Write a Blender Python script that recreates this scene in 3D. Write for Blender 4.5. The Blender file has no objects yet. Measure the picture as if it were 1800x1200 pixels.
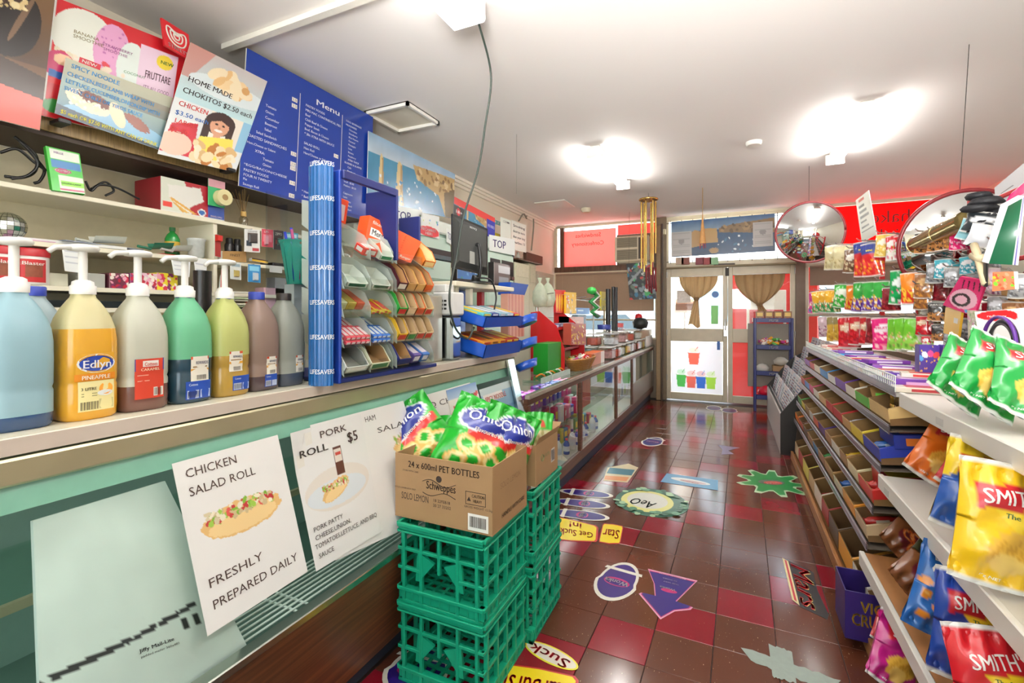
import bpy, bmesh, math, random
import numpy as np
from math import sin, cos, pi, radians
from mathutils import Vector, Matrix, Euler
random.seed(7)
SC = bpy.context.scene; COL = SC.collection
V = Vector
# ------------------------------------------------------------------ camera, world, lights, exposure
CAM_H = 1.34; FPX = 835.0; HOR = 551.0; YAW = math.atan(390/835.0)
cam = bpy.data.cameras.new('camera'); cam.sensor_width = 36; cam.lens = 36*FPX/1800
cam.shift_y = -(600-HOR)/1800; cam.clip_start = .05
co = bpy.data.objects.new('camera', cam); COL.objects.link(co)
co.location = (0, 0, CAM_H); co.rotation_euler = (pi/2, 0, YAW); SC.camera = co
SC.view_settings.view_transform = 'Standard'; SC.view_settings.look = 'None'
SC.view_settings.gamma = 1; SC.view_settings.exposure = 0.17
SC.view_settings.use_curve_mapping = False
SC.cycles.use_denoising = True; SC.cycles.max_bounces = 8; SC.cycles.transparent_max_bounces = 24
SC.cycles.diffuse_bounces = 4; SC.cycles.glossy_bounces = 4; SC.cycles.transmission_bounces = 6
SC.cycles.sample_clamp_indirect = 6; SC.cycles.caustics_reflective = False; SC.cycles.caustics_refractive = False
W = bpy.data.worlds.new('world'); SC.world = W; W.use_nodes = True
_n = W.node_tree.nodes; _l = W.node_tree.links
_bg = _n['Background']; _bg.inputs[1].default_value = 4.2
_tc = _n.new('ShaderNodeTexCoord'); _sep = _n.new('ShaderNodeSeparateXYZ'); _rm = _n.new('ShaderNodeValToRGB')
_l.new(_tc.outputs['Generated'], _sep.inputs[0]); _l.new(_sep.outputs[2], _rm.inputs[0]); _l.new(_rm.outputs[0], _bg.inputs[0])
_rm.color_ramp.elements[0].position = 0.0; _rm.color_ramp.elements[0].color = (.95, .97, 1, 1)
_rm.color_ramp.elements[1].position = 0.7; _rm.color_ramp.elements[1].color = (.62, .80, 1, 1)
def sun(rot, e):
    l = bpy.data.lights.new('sun', 'SUN'); l.energy = e; l.angle = .02; l.color = (1, .97, .92)
    o = bpy.data.objects.new('sun', l); o.rotation_euler = rot; COL.objects.link(o)
sun((radians(38), 0, radians(-20)), 34.0)
def area(loc, size, e, rot=(0, 0, 0), col=(1, .985, .95), spread=180):
    l = bpy.data.lights.new('area_light', 'AREA'); l.shape = 'RECTANGLE'; l.size = size[0]; l.size_y = size[1]
    l.energy = e; l.color = col; l.spread = radians(spread)
    o = bpy.data.objects.new('area_light', l); o.location = loc; o.rotation_euler = rot; COL.objects.link(o)
# fluorescent battens: (x, y centre); the bulbs' light, downward and back up to the ceiling
CEIL = 2.85
BATTENS = [(-1.16, 1.4), (-1.13, 4.78), (.86, 4.72), (.9, 1.4), (-1.2, -1.6), (.9, -1.6)]
for _x, _y in BATTENS:
    area((_x, _y, CEIL-.12), (.14, 1.15), 5 if _y < 2 else 9)
    area((_x, _y, CEIL-.16), (.14, 1.15), 14 if _y > 2 else 8, (pi, 0, 0))

area((0, -2.3, 1.5), (3.6, 1.7), 60, (radians(172), 0, 0), (.97, .98, 1))      # added fill lamp, unseen behind the camera, facing up to the ceiling
area((.1, -.6, 1.8), (.7, .7), 80, (radians(119), 0, 0), (1, .99, .97), 95)      # added fill lamp near the camera, aimed forward to brighten the ceiling
area((-1.5, .9, .995), (.2, 3.2), 3, (0, 0, 0), (.9, 1, .95))      # added lamp, unseen, brightens the inside of the chilled counter
area((-1.45, 4.8, .80), (.15, 4.0), 14)                             # unseen strip lamp, added so the showcase stock is lit

# ------------------------------------------------------------------ photograph geometry -> room coordinates
_c, _s = cos(YAW), sin(YAW)
def ray(u, v):
    x = (u-900)/FPX; return (_c*x-_s, _s*x+_c, (HOR-v)/FPX)
def onX(u, v, X): r = ray(u, v); t = X/r[0]; return V((X, t*r[1], CAM_H+t*r[2]))
def onY(u, v, Y): r = ray(u, v); t = Y/r[1]; return V((t*r[0], Y, CAM_H+t*r[2]))
def onZ(u, v, Z): r = ray(u, v); t = (Z-CAM_H)/r[2]; return V((t*r[0], t*r[1], Z))
def dep(p): return -_s*p[0]+_c*p[1]

# ------------------------------------------------------------------ materials
def lin(h):
    if isinstance(h, (tuple, list)): return tuple(h[:3])
    h = h.lstrip('#'); h = ''.join(x*2 for x in h) if len(h) == 3 else h; o = []
    for i in (0, 2, 4):
        c = int(h[i:i+2], 16)/255; o.append(c/12.92 if c <= .04045 else ((c+.055)/1.055)**2.4)
    return tuple(o)
MATS = {}
def M(c, r=.5, metal=0., spec=.5, var=.06, alpha=None, sc=30., em=0, trans=0, bump=0, coat=0):
    """plain material with a little procedural variation of tone and roughness"""
    key = (c, r, metal, spec, var, alpha, sc, em, trans, bump, coat)
    if key in MATS: return MATS[key]
    m = bpy.data.materials.new('mat_%d' % len(MATS)); m.use_nodes = True; nt = m.node_tree; n = nt.nodes; l = nt.links
    b = n['Principled BSDF']; rgb = lin(c)
    b.inputs['Roughness'].default_value = r; b.inputs['Metallic'].default_value = metal
    b.inputs['Specular IOR Level'].default_value = spec; b.inputs['Coat Weight'].default_value = coat
    tc = n.new('ShaderNodeTexCoord'); nz = n.new('ShaderNodeTexNoise'); nz.inputs['Scale'].default_value = sc
    l.new(tc.outputs['Object'], nz.inputs['Vector'])
    mx = n.new('ShaderNodeMix'); mx.data_type = 'RGBA'
    mx.inputs[6].default_value = (*[max(0, x*(1-var)) for x in rgb], 1)
    mx.inputs[7].default_value = (*[min(1, x*(1+var)) for x in rgb], 1)
    l.new(nz.outputs['Fac'], mx.inputs[0]); l.new(mx.outputs[2], b.inputs['Base Color'])
    if em: b.inputs['Emission Color'].default_value = (*rgb, 1); b.inputs['Emission Strength'].default_value = em
    if bump:
        bp = n.new('ShaderNodeBump'); bp.inputs['Strength'].default_value = bump; bp.inputs['Distance'].default_value = .004
        l.new(nz.outputs['Fac'], bp.inputs['Height']); l.new(bp.outputs[0], b.inputs['Normal'])
    if alpha is not None: b.inputs['Alpha'].default_value = alpha
    if trans:                      # thin sheet that lets light through
        tr = n.new('ShaderNodeBsdfTranslucent'); l.new(mx.outputs[2], tr.inputs[0])
        ms = n.new('ShaderNodeMixShader'); ms.inputs[0].default_value = trans
        l.new(b.outputs[0], ms.inputs[1]); l.new(tr.outputs[0], ms.inputs[2]); l.new(ms.outputs[0], n['Material Output'].inputs[0])
    MATS[key] = m; return m
def glass(tint=(1, 1, 1), refl=.0, rough=.02, key='g'):
    k = ('glass', tint, refl, rough)
    if k in MATS: return MATS[k]
    m = bpy.data.materials.new('clear_pane'); m.use_nodes = True; n = m.node_tree.nodes; l = m.node_tree.links
    n.remove(n['Principled BSDF']); t = n.new('ShaderNodeBsdfTransparent'); t.inputs[0].default_value = (*tint, 1)
    g = n.new('ShaderNodeBsdfGlossy'); g.inputs['Roughness'].default_value = rough
    f = n.new('ShaderNodeFresnel'); f.inputs[0].default_value = 1.45
    a = n.new('ShaderNodeMath'); a.operation = 'ADD'; a.use_clamp = True; a.inputs[1].default_value = refl; l.new(f.outputs[0], a.inputs[0])
    ge = n.new('ShaderNodeNewGeometry'); iv = n.new('ShaderNodeMath'); iv.operation = 'SUBTRACT'; iv.inputs[0].default_value = 1; l.new(ge.outputs['Backfacing'], iv.inputs[1])
    ml = n.new('ShaderNodeMath'); ml.operation = 'MULTIPLY'; l.new(a.outputs[0], ml.inputs[0]); l.new(iv.outputs[0], ml.inputs[1]); a = ml
    x = n.new('ShaderNodeMixShader'); l.new(a.outputs[0], x.inputs[0]); l.new(t.outputs[0], x.inputs[1]); l.new(g.outputs[0], x.inputs[2])
    l.new(x.outputs[0], n['Material Output'].inputs[0]); MATS[k] = m; return m
def PAINT(r=.45, metal=0, coat=0, trans=0):
    """printed surface: colour comes from the mesh's own painted colours"""
    k = ('paint', r, metal, coat, trans)
    if k in MATS: return MATS[k]
    m = bpy.data.materials.new('printed'); m.use_nodes = True; n = m.node_tree.nodes; l = m.node_tree.links
    b = n['Principled BSDF']; a = n.new('ShaderNodeAttribute'); a.attribute_name = 'Col'
    l.new(a.outputs['Color'], b.inputs['Base Color']); b.inputs['Roughness'].default_value = r; b.inputs['Metallic'].default_value = metal
    b.inputs['Coat Weight'].default_value = coat; b.inputs['Coat Roughness'].default_value = .15
    if trans:
        tr = n.new('ShaderNodeBsdfTranslucent'); l.new(a.outputs['Color'], tr.inputs[0])
        ms = n.new('ShaderNodeMixShader'); ms.inputs[0].default_value = trans
        l.new(b.outputs[0], ms.inputs[1]); l.new(tr.outputs[0], ms.inputs[2]); l.new(ms.outputs[0], n['Material Output'].inputs[0])
    MATS[k] = m; return m
def wood(c1, c2, sc=(2, 30, 2), r=.4, key=''):
    k = ('wood', c1, c2, sc, r)
    if k in MATS: return MATS[k]
    m = bpy.data.materials.new('wood_grain'); m.use_nodes = True; n = m.node_tree.nodes; l = m.node_tree.links
    b = n['Principled BSDF']; b.inputs['Roughness'].default_value = r
    tc = n.new('ShaderNodeTexCoord'); mp = n.new('ShaderNodeMapping'); mp.inputs['Scale'].default_value = sc
    nz = n.new('ShaderNodeTexNoise'); nz.inputs['Scale'].default_value = 3; nz.inputs['Detail'].default_value = 6; nz.inputs['Distortion'].default_value = .6
    l.new(tc.outputs['Object'], mp.inputs[0]); l.new(mp.outputs[0], nz.inputs['Vector'])
    rp = n.new('ShaderNodeValToRGB'); rp.color_ramp.elements[0].position = .3; rp.color_ramp.elements[1].position = .7
    rp.color_ramp.elements[0].color = (*lin(c1), 1); rp.color_ramp.elements[1].color = (*lin(c2), 1)
    l.new(nz.outputs['Fac'], rp.inputs[0]); l.new(rp.outputs[0], b.inputs['Base Color']); MATS[k] = m; return m
def scuffed(c, c2='#d8c49a', r=.2, amt=.66, name='scuffed'):
    """vinyl tile: base colour with pale scratches and uneven polish"""
    k = ('scuff', c, c2, r, amt)
    if k in MATS: return MATS[k]
    m = bpy.data.materials.new(name); m.use_nodes = True; n = m.node_tree.nodes; l = m.node_tree.links
    b = n['Principled BSDF']; b.inputs['Specular IOR Level'].default_value = .6
    g = n.new('ShaderNodeNewGeometry')
    mp = n.new('ShaderNodeMapping'); mp.inputs['Scale'].default_value = (52, 17, 1); mp.inputs['Rotation'].default_value = (0, 0, .9)
    l.new(g.outputs['Position'], mp.inputs[0])
    nz = n.new('ShaderNodeTexNoise'); nz.inputs['Scale'].default_value = 4.2; nz.inputs['Detail'].default_value = 4; l.new(mp.outputs[0], nz.inputs['Vector'])
    rp = n.new('ShaderNodeValToRGB'); rp.color_ramp.elements[0].position = amt+.035; rp.color_ramp.elements[1].position = amt+.06
    l.new(nz.outputs['Fac'], rp.inputs[0])
    n2 = n.new('ShaderNodeTexNoise'); n2.inputs['Scale'].default_value = 5; n2.inputs['Detail'].default_value = 3; l.new(g.outputs['Position'], n2.inputs['Vector'])
    m1 = n.new('ShaderNodeMix'); m1.data_type = 'RGBA'; rgb = lin(c)
    m1.inputs[6].default_value = (*[x*.9 for x in rgb], 1); m1.inputs[7].default_value = (*[min(1, x*1.12) for x in rgb], 1)
    l.new(n2.outputs['Fac'], m1.inputs[0])
    mx = n.new('ShaderNodeMix'); mx.data_type = 'RGBA'; l.new(rp.outputs[0], mx.inputs[0]); l.new(m1.outputs[2], mx.inputs[6]); mx.inputs[7].default_value = (*lin(c2), 1)
    l.new(mx.outputs[2], b.inputs['Base Color'])
    mr = n.new('ShaderNodeMapRange'); mr.inputs[3].default_value = r-.03; mr.inputs[4].default_value = r+.06; l.new(n2.outputs['Fac'], mr.inputs[0]); l.new(mr.outputs[0], b.inputs['Roughness'])
    MATS[k] = m; return m

# ------------------------------------------------------------------ mesh builder
_TX = {}
def text_mesh(s, bold=False):
    """outline of a word as flat triangles, cap height about .73, starting at x=0 (from Blender's own font)"""
    k = (s, bold)
    if k in _TX: return _TX[k]
    cu = bpy.data.curves.new('t', 'FONT'); cu.body = s; cu.resolution_u = 2; cu.size = 1
    o = bpy.data.objects.new('t', cu); me = o.to_mesh()
    vs = [(v.co.x, v.co.y) for v in me.vertices]; fs = [tuple(p.vertices) for p in me.polygons]
    if bold: n_ = len(vs); vs += [(x+.03, y) for x, y in vs]; fs += [tuple(i+n_ for i in f) for f in fs]
    w = max([x for x, y in vs], default=.5); o.to_mesh_clear(); bpy.data.objects.remove(o); bpy.data.curves.remove(cu)
    _TX[k] = (vs, fs, w); return _TX[k]
class MB:
    def __init__(s): s.v = []; s.f = []; s.m = []; s.c = {}; s.sm = []; s.mats = []; s.T = None
    def add(s, vs, fs, mat, smooth=False, cols=None):
        if mat not in s.mats: s.mats.append(mat)
        mi = s.mats.index(mat); b = len(s.v)
        if s.T is not None: vs = [s.T @ V(p) for p in vs]
        s.v += [tuple(p) for p in vs]
        for f in fs: s.f.append(tuple(i+b for i in f)); s.m.append(mi); s.sm.append(smooth)
        if cols is not None:
            for i, c in enumerate(cols): s.c[b+i] = c
        return s
    def box(s, a, b, mat, bev=0, cols=None):
        x0, x1 = sorted((a[0], b[0])); y0, y1 = sorted((a[1], b[1])); z0, z1 = sorted((a[2], b[2]))
        if not bev:
            vs = [(x, y, z) for x in (x0, x1) for y in (y0, y1) for z in (z0, z1)]
            return s.add(vs, [(0, 1, 3, 2), (4, 6, 7, 5), (0, 4, 5, 1), (2, 3, 7, 6), (0, 2, 6, 4), (1, 5, 7, 3)], mat)
        e = min(bev, (x1-x0)*.49, (y1-y0)*.49, (z1-z0)*.49); vs = []; idx = {}
        for i, x in enumerate((x0, x1)):
            for j, y in enumerate((y0, y1)):
                for k, z in enumerate((z0, z1)):
                    dx, dy, dz = e*(1-2*i), e*(1-2*j), e*(1-2*k)
                    for ax, p in enumerate(((x, y+dy, z+dz), (x+dx, y, z+dz), (x+dx, y+dy, z))):
                        idx[(i, j, k, ax)] = len(vs); vs.append(p)
        fs = []; I = idx
        for i in (0, 1):
            fs += [(I[i,0,0,0], I[i,1,0,0], I[i,1,1,0], I[i,0,1,0]), (I[0,i,0,1], I[1,i,0,1], I[1,i,1,1], I[0,i,1,1]), (I[0,0,i,2], I[1,0,i,2], I[1,1,i,2], I[0,1,i,2])]
            for j in (0, 1):
                fs += [(I[i,j,0,0], I[i,j,1,0], I[i,j,1,1], I[i,j,0,1]), (I[i,0,j,0], I[i,1,j,0], I[i,1,j,2], I[i,0,j,2]), (I[0,i,j,1], I[1,i,j,1], I[1,i,j,2], I[0,i,j,2])]
                for k in (0, 1): fs.append((I[i,j,k,0], I[i,j,k,1], I[i,j,k,2]))
        return s.add(vs, fs, mat)
    def cyl(s, p0, p1, r, mat, r1=None, n=14, cap=True, smooth=True):
        p0, p1 = V(p0), V(p1); r1 = r if r1 is None else r1; d = (p1-p0).normalized()
        a = d.orthogonal().normalized(); b = d.cross(a); vs = []
        for p, q in ((p0, r), (p1, r1)):
            for i in range(n): t = 2*pi*i/n; vs.append(p+a*cos(t)*q+b*sin(t)*q)
        fs = [(i, (i+1) % n, n+(i+1) % n, n+i) for i in range(n)]
        s.add(vs, fs, mat, smooth)
        if cap:
            s.add(vs, [tuple(range(n-1, -1, -1)), tuple(range(n, 2*n))], mat)
        return s
    def tube(s, pts, r, mat, n=6):
        pts = [V(p) for p in pts]; vs = []; prev = None
        for i, p in enumerate(pts):
            d = (pts[min(i+1, len(pts)-1)]-pts[max(i-1, 0)]).normalized()
            a = d.orthogonal().normalized() if prev is None else (prev-d*prev.dot(d)).normalized()
            prev = a; b = d.cross(a)
            for k in range(n): t = 2*pi*k/n; vs.append(p+(a*cos(t)+b*sin(t))*r)
        fs = [(i*n+k, i*n+(k+1) % n, (i+1)*n+(k+1) % n, (i+1)*n+k) for i in range(len(pts)-1) for k in range(n)]
        fs += [tuple(range(n-1, -1, -1)), tuple(range(len(vs)-n, len(vs)))]
        return s.add(vs, fs, mat, True)
    def lathe(s, prof, mat, n=20, c=(0, 0, 0), sx=1, sy=1, sq=2.0, cols=None, cap=True):
        """revolve (radius, z); sq>2 makes the section squarer"""
        vs = []
        for r, z in prof:
            for i in range(n):
                t = 2*pi*i/n; cx, sn = cos(t), sin(t); q = (abs(cx)**sq+abs(sn)**sq)**(-1/sq)
                vs.append((c[0]+r*sx*cx*q, c[1]+r*sy*sn*q, c[2]+z))
        k = len(prof); fs = [(j*n+i, j*n+(i+1) % n, (j+1)*n+(i+1) % n, (j+1)*n+i) for j in range(k-1) for i in range(n)]
        s.add(vs, fs, mat, True)
        if cap: s.add(vs[:n]+vs[-n:], [tuple(range(n-1, -1, -1)), tuple(range(n, 2*n))], mat)
        return s
    def sheet(s, fn, nu, nv, mat, colfn=None, smooth=True, W=1., H=1.):
        """surface from fn(x, y) over [0,W]x[0,H]; colfn paints it"""
        xs = np.linspace(0, W, nu); ys = np.linspace(0, H, nv); vs = [fn(x, y) for y in ys for x in xs]
        cols = None
        if colfn:
            X, Y = np.meshgrid(xs, ys); cols = colfn(X, Y).reshape(-1, 3).tolist()
        fs = [(j*nu+i, j*nu+i+1, (j+1)*nu+i+1, (j+1)*nu+i) for j in range(nv-1) for i in range(nu-1)]
        return s.add(vs, fs, mat, smooth, cols)
    def poly(s, pts, mat, fn=None, th=0, dirn=None):
        """flat polygon (list of 3D points); th extrudes along dirn"""
        pts = [fn(*p) if fn else V(p) for p in pts]; n = len(pts)
        if not th: return s.add(pts, [tuple(range(n))], mat)
        d = V(dirn).normalized()*th; q = [p+d for p in pts]
        return s.add(pts+q, [tuple(range(n)), tuple(range(2*n-1, n-1, -1))]+[(i, n+i, n+(i+1) % n, (i+1) % n) for i in range(n)], mat)
    def text(s, t, x, y, h, mat, fn, al='l', bold=False, w=None, slant=0, sub=0):
        """word with cap height h at (x, y) on the surface fn(x, y) -> 3D (y grows downward)"""
        vs, fs, tw = text_mesh(t, bold)
        if not vs: return s
        for _ in range(sub):       # finer triangles so the word follows a curved surface
            vs = list(vs); mid = {}; nf = []
            def m_(i, j):
                k = (min(i, j), max(i, j))
                if k not in mid: mid[k] = len(vs); vs.append(((vs[i][0]+vs[j][0])/2, (vs[i][1]+vs[j][1])/2))
                return mid[k]
            for f in fs:
                for q in range(1, len(f)-1): a, b, c = f[0], f[q], f[q+1]; ab, bc, ca = m_(a, b), m_(b, c), m_(c, a); nf += [(a, ab, ca), (ab, b, bc), (ca, bc, c), (ab, bc, ca)]
            fs = nf
        k = h/.73; kx = (w/tw) if w else k; x0 = x-(tw*kx*(.5 if al == 'c' else 1 if al == 'r' else 0))
        return s.add([fn(x0+a*kx+slant*b*k, y-b*k) for a, b in vs], fs, mat)
    def obj(s, name, parent=None, label=None, cat=None, group=None, kind=None, loc=None, org=True):
        me = bpy.data.meshes.new(name); vs = s.v
        if parent is None and loc is None and org and vs:      # origin at the base of the thing
            a = np.array(vs); loc = ((a[:, 0].min()+a[:, 0].max())/2, (a[:, 1].min()+a[:, 1].max())/2, a[:, 2].min())
            a = a-np.array(loc); vs = a.tolist()
        elif parent is not None and parent.get('_w'):
            a = np.array(vs)-np.array(parent['_w']); vs = a.tolist()
        me.from_pydata(vs, [], s.f)
        for m in s.mats: me.materials.append(m)
        me.polygons.foreach_set('material_index', s.m); me.polygons.foreach_set('use_smooth', s.sm)
        if s.c:
            at = me.color_attributes.new('Col', 'FLOAT_COLOR', 'POINT'); arr = np.ones((len(s.v), 4), dtype=np.float32)
            ks = list(s.c.keys()); arr[ks, :3] = np.array([s.c[k] for k in ks], dtype=np.float32); at.data.foreach_set('color', arr.ravel())
        me.update(); o = bpy.data.objects.new(name, me); COL.objects.link(o)
        if parent is not None: o.parent = parent
        elif loc is not None: o.location = loc
        return tag(o, label, cat, group, kind)
def tag(o, label=None, cat=None, group=None, kind=None):
    if label: o['label'] = label
    if cat: o['category'] = cat
    if group: o['group'] = group
    if kind: o['kind'] = kind
    return o
def thing(name, label, cat, loc=(0, 0, 0), rz=0, group=None, world=False):
    """Empty at the base; world=True: its parts are given in room coordinates"""
    o = bpy.data.objects.new(name, None); COL.objects.link(o); o.location = loc; o.rotation_euler = (0, 0, rz)
    o.empty_display_size = .05
    if world: o['_w'] = tuple(loc)
    return tag(o, label, cat, group)
def copy_tree(o, loc=None, rot=None, label=None, group=None, parent=None):
    c = o.copy(); COL.objects.link(c)
    if parent is not None: c.parent = parent
    for ch in list(o.children): copy_tree(ch, parent=c)
    if loc is not None: c.location = loc
    if rot is not None: c.rotation_euler = rot
    if label: c['label'] = label
    if group: c['group'] = group
    return c
_FIRST = {}
def place(proto, loc, rot, label, group=None, scale=None):
    """first call moves the prototype itself, later ones copy it"""
    if proto.name not in _FIRST: _FIRST[proto.name] = 1; o = proto; o.location = loc; o.rotation_euler = rot; o['label'] = label
    else: o = copy_tree(proto, loc, rot, label)
    if group: o['group'] = group
    if scale: o.scale = scale if isinstance(scale, (tuple, list)) else (scale,)*3
    return o

ORD = 'first second third fourth fifth sixth seventh eighth ninth tenth eleventh twelfth thirteenth fourteenth fifteenth sixteenth seventeenth eighteenth nineteenth twentieth twenty-first twenty-second'.split()
# ------------------------------------------------------------------ painting on grids (flat print)
def hnoise(X, Y, s, seed=0):
    a = np.sin(X*s*1.3+seed*1.7+2.1*np.sin(Y*s*.9+seed))+np.sin(Y*s*1.7+seed*2.3+1.8*np.sin(X*s*1.1-seed*.6))
    a = a+.6*np.sin(X*s*3.1+Y*s*2.3+seed*3.1+1.5*np.sin(X*s*2.2-Y*s*1.9+seed)); return a/2.6
class Cv:
    def __init__(s, X, Y, base): s.X = X; s.Y = Y; s.C = np.zeros(X.shape+(3,)); s.C[:] = lin(base)
    def put(s, m, c, a=1.): s.C[m] = s.C[m]*(1-a)+np.array(lin(c))*a; return s
    def rect(s, x0, y0, x1, y1, c, a=1.): return s.put((s.X >= x0) & (s.X <= x1) & (s.Y >= y0) & (s.Y <= y1), c, a)
    def ell(s, cx, cy, rx, ry, c, rot=0, a=1., rough=0, seed=0):
        dx, dy = s.X-cx, s.Y-cy; x = dx*cos(rot)+dy*sin(rot); y = -dx*sin(rot)+dy*cos(rot); d = (x/rx)**2+(y/ry)**2
        if rough: d = d+rough*hnoise(s.X, s.Y, 6/min(rx, ry), seed)
        return s.put(d < 1, c, a)
    def ring(s, cx, cy, rx, ry, t, c):
        d = np.sqrt(((s.X-cx)/rx)**2+((s.Y-cy)/ry)**2); return s.put((d < 1) & (d > 1-t), c)
    def poly(s, pts, c, a=1.):
        m = np.zeros(s.X.shape, bool); n = len(pts)
        for i in range(n):
            x0, y0 = pts[i]; x1, y1 = pts[(i+1) % n]
            if y0 == y1: continue
            k = (y0 > s.Y) != (y1 > s.Y); m ^= k & (s.X < (x1-x0)*(s.Y-y0)/(y1-y0)+x0)
        return s.put(m, c, a)
    def grad(s, y0, y1, c0, c1):
        t = np.clip((s.Y-y0)/(y1-y0), 0, 1)[..., None]; m = (s.Y >= y0) & (s.Y <= y1)
        s.C[m] = (np.array(lin(c0))*(1-t)+np.array(lin(c1))*t)[m]; return s
    def specks(s, x0, y0, x1, y1, cols, n, r, seed=1):
        rd = random.Random(seed)
        for _ in range(n): s.ell(rd.uniform(x0, x1), rd.uniform(y0, y1), r*rd.uniform(.5, 1.4), r*rd.uniform(.4, 1), rd.choice(cols), rd.uniform(0, 3))
        return s
    def nz(s, sc, amt, seed=0): s.C *= (1+amt*hnoise(s.X, s.Y, sc, seed))[..., None]; s.C = np.clip(s.C, 0, 1); return s
def quadmap(TL, TR, BR, BL, off=0., curl=None):
    TL, TR, BR, BL = map(V, (TL, TR, BR, BL)); nrm = (TR-TL).cross(BL-TL).normalized()*-1
    Hh = ((BL-TL).length+(BR-TR).length)/2; A = ((TR-TL).length+(BR-BL).length)/2/Hh
    def fn(x, y, o=off):
        a = x/A; p = TL*(1-a)*(1-y)+TR*a*(1-y)+BR*a*y+BL*(1-a)*y
        return p+nrm*((curl(a, y) if curl else 0)+o)
    return fn, A, nrm
def poster(name, label, cat, q, paint, res=(60, 60), th=.002, texts=(), extra=None, back='#e8e4da', rough=.35, curl=None, parent=None, group=None, trans=0):
    """printed sheet or board: quad corners TL,TR,BR,BL; paint(Cv, A); texts (str, x, y, h, colour, align, bold)"""
    fn, A, nr = quadmap(*q, curl=curl); b = MB()
    def cf(X, Y): c = Cv(X, Y, '#ffffff'); paint(c, A); return c.C
    b.sheet(fn, res[0], res[1], PAINT(rough, 0, .3, trans), cf, W=A)
    bm = M(back, .6, trans=trans) if trans else M(back, .6)
    b.sheet(lambda x, y: fn(x, y, -th), 8, 8, bm, W=A)
    for e in (0, 1):      # rims
        b.sheet(lambda x, y: fn(A*e, y, -x*th), 2, 8, bm); b.sheet(lambda x, y: fn(y*A, e, -x*th), 2, 8, bm)
    up = lambda x, y: fn(x, y, .0022 if curl else .0009)
    for t in texts:
        st, x, y, h, c = t[:5]; al = t[5] if len(t) > 5 else 'l'; bd = t[6] if len(t) > 6 else False
        b.text(st, x*A, y, h, M(c, .45, var=.02), up, al, bd, (t[7]*A if len(t) > 7 and t[7] else None), t[8] if len(t) > 8 else 0)
    if extra: extra(b, up, A)
    return b.obj(name, parent, label, cat, group)
def px4(X, *p, Xb=None):
    """four photograph points TL,TR,BR,BL on the plane x=X (bottom edge on x=Xb)"""
    Xb = X if Xb is None else Xb; return [onX(*p[0], X), onX(*p[1], X), onX(*p[2], Xb), onX(*p[3], Xb)]
# ------------------------------------------------------------------ the shop shell
XL, XR, YB, YN = -2.82, 2.75, 7.8, -2.4
m_wall = M('#e8dfcb', .6, var=.04, sc=3); m_ceil = M('#efeae6', .75, var=.03, sc=1.2); m_frame = M('#c9bea4', .42, var=.12, sc=9)
m_brown = wood('#4a3020', '#6b4a33', (8, 8, 1.5)); m_glass = glass((.97, .99, .98)); m_dark = M('#2b2622', .6)
m_white = M('#ece8df', .4); m_steel = M('#b9b9b6', .28, 1, var=.1, sc=14); m_chrome = M('#d8dade', .12, 1); m_black = M('#141414', .35)
def struct(name, b, parent=None, label=None): return b.obj(name, parent, label, kind=None if parent else 'structure', org=False)
b = MB(); b.box((XL-.1, YN, -.12), (XR+.1, YB+.15, -.004), M('#2d201b', .5)); floor_o = struct('floor', b)
b = MB(); b.box((XL-.1, YN-.1, CEIL), (XR+.1, YB+.15, CEIL+.1), m_ceil); ceil_o = struct('ceiling', b)
b = MB(); b.box((XL-.1, YN, 0), (XL, YB+.1, CEIL), m_wall); struct('wall_left', b)
b = MB(); b.box((XR, YN, 0), (XR+.1, YB+.1, CEIL), m_wall); struct('wall_right', b)
b = MB(); b.box((XL-.1, YN-.1, 0), (XR+.1, YN, .6), m_wall); b.box((XL-.1, YN-.1, 2.45), (XR+.1, YN, CEIL), m_wall); b.box((XL-.1, YN-.1, .6), (-1.85, YN, 2.45), m_wall); b.box((1.85, YN-.1, .6), (XR+.1, YN, 2.45), m_wall); struct('wall_rear', b)
w4 = tag(bpy.data.objects.new('added_rear_window', None), kind='structure'); COL.objects.link(w4)  # made-up window out of view, added as a source for the rear fill lamp
b = MB(); b.box((-1.85, YN-.06, .6), (1.85, YN-.02, .66), m_frame); b.box((-1.85, YN-.06, 2.39), (1.85, YN-.02, 2.45), m_frame); b.box((-.03, YN-.06, .66), (.03, YN-.02, 2.39), m_frame); b.box((-1.85, YN-.06, .66), (-1.79, YN-.02, 2.39), m_frame); b.box((1.79, YN-.06, .66), (1.85, YN-.02, 2.39), m_frame); b.obj('window_frame', w4)
b = MB(); b.box((-1.79, YN-.045, .66), (1.79, YN-.04, 2.39), m_glass); b.obj('pane', w4)
# cornice along the left wall, batten across the ceiling
b = MB()
for i, (d, h) in enumerate(((.08, .03), (.055, .03), (.03, .03))): b.box((XL, 3.0, CEIL-.001-h*(i+1)), (XL+d, YB-.12, CEIL-.001-h*i), M('#efe8d8', .5))
struct('trim_1', b)
b = MB(); b.box((-2.6, 1.72, CEIL-.03), (-1.3, 1.76, CEIL-.001), M('#f0ece0', .5)); struct('trim_2', b)
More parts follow.
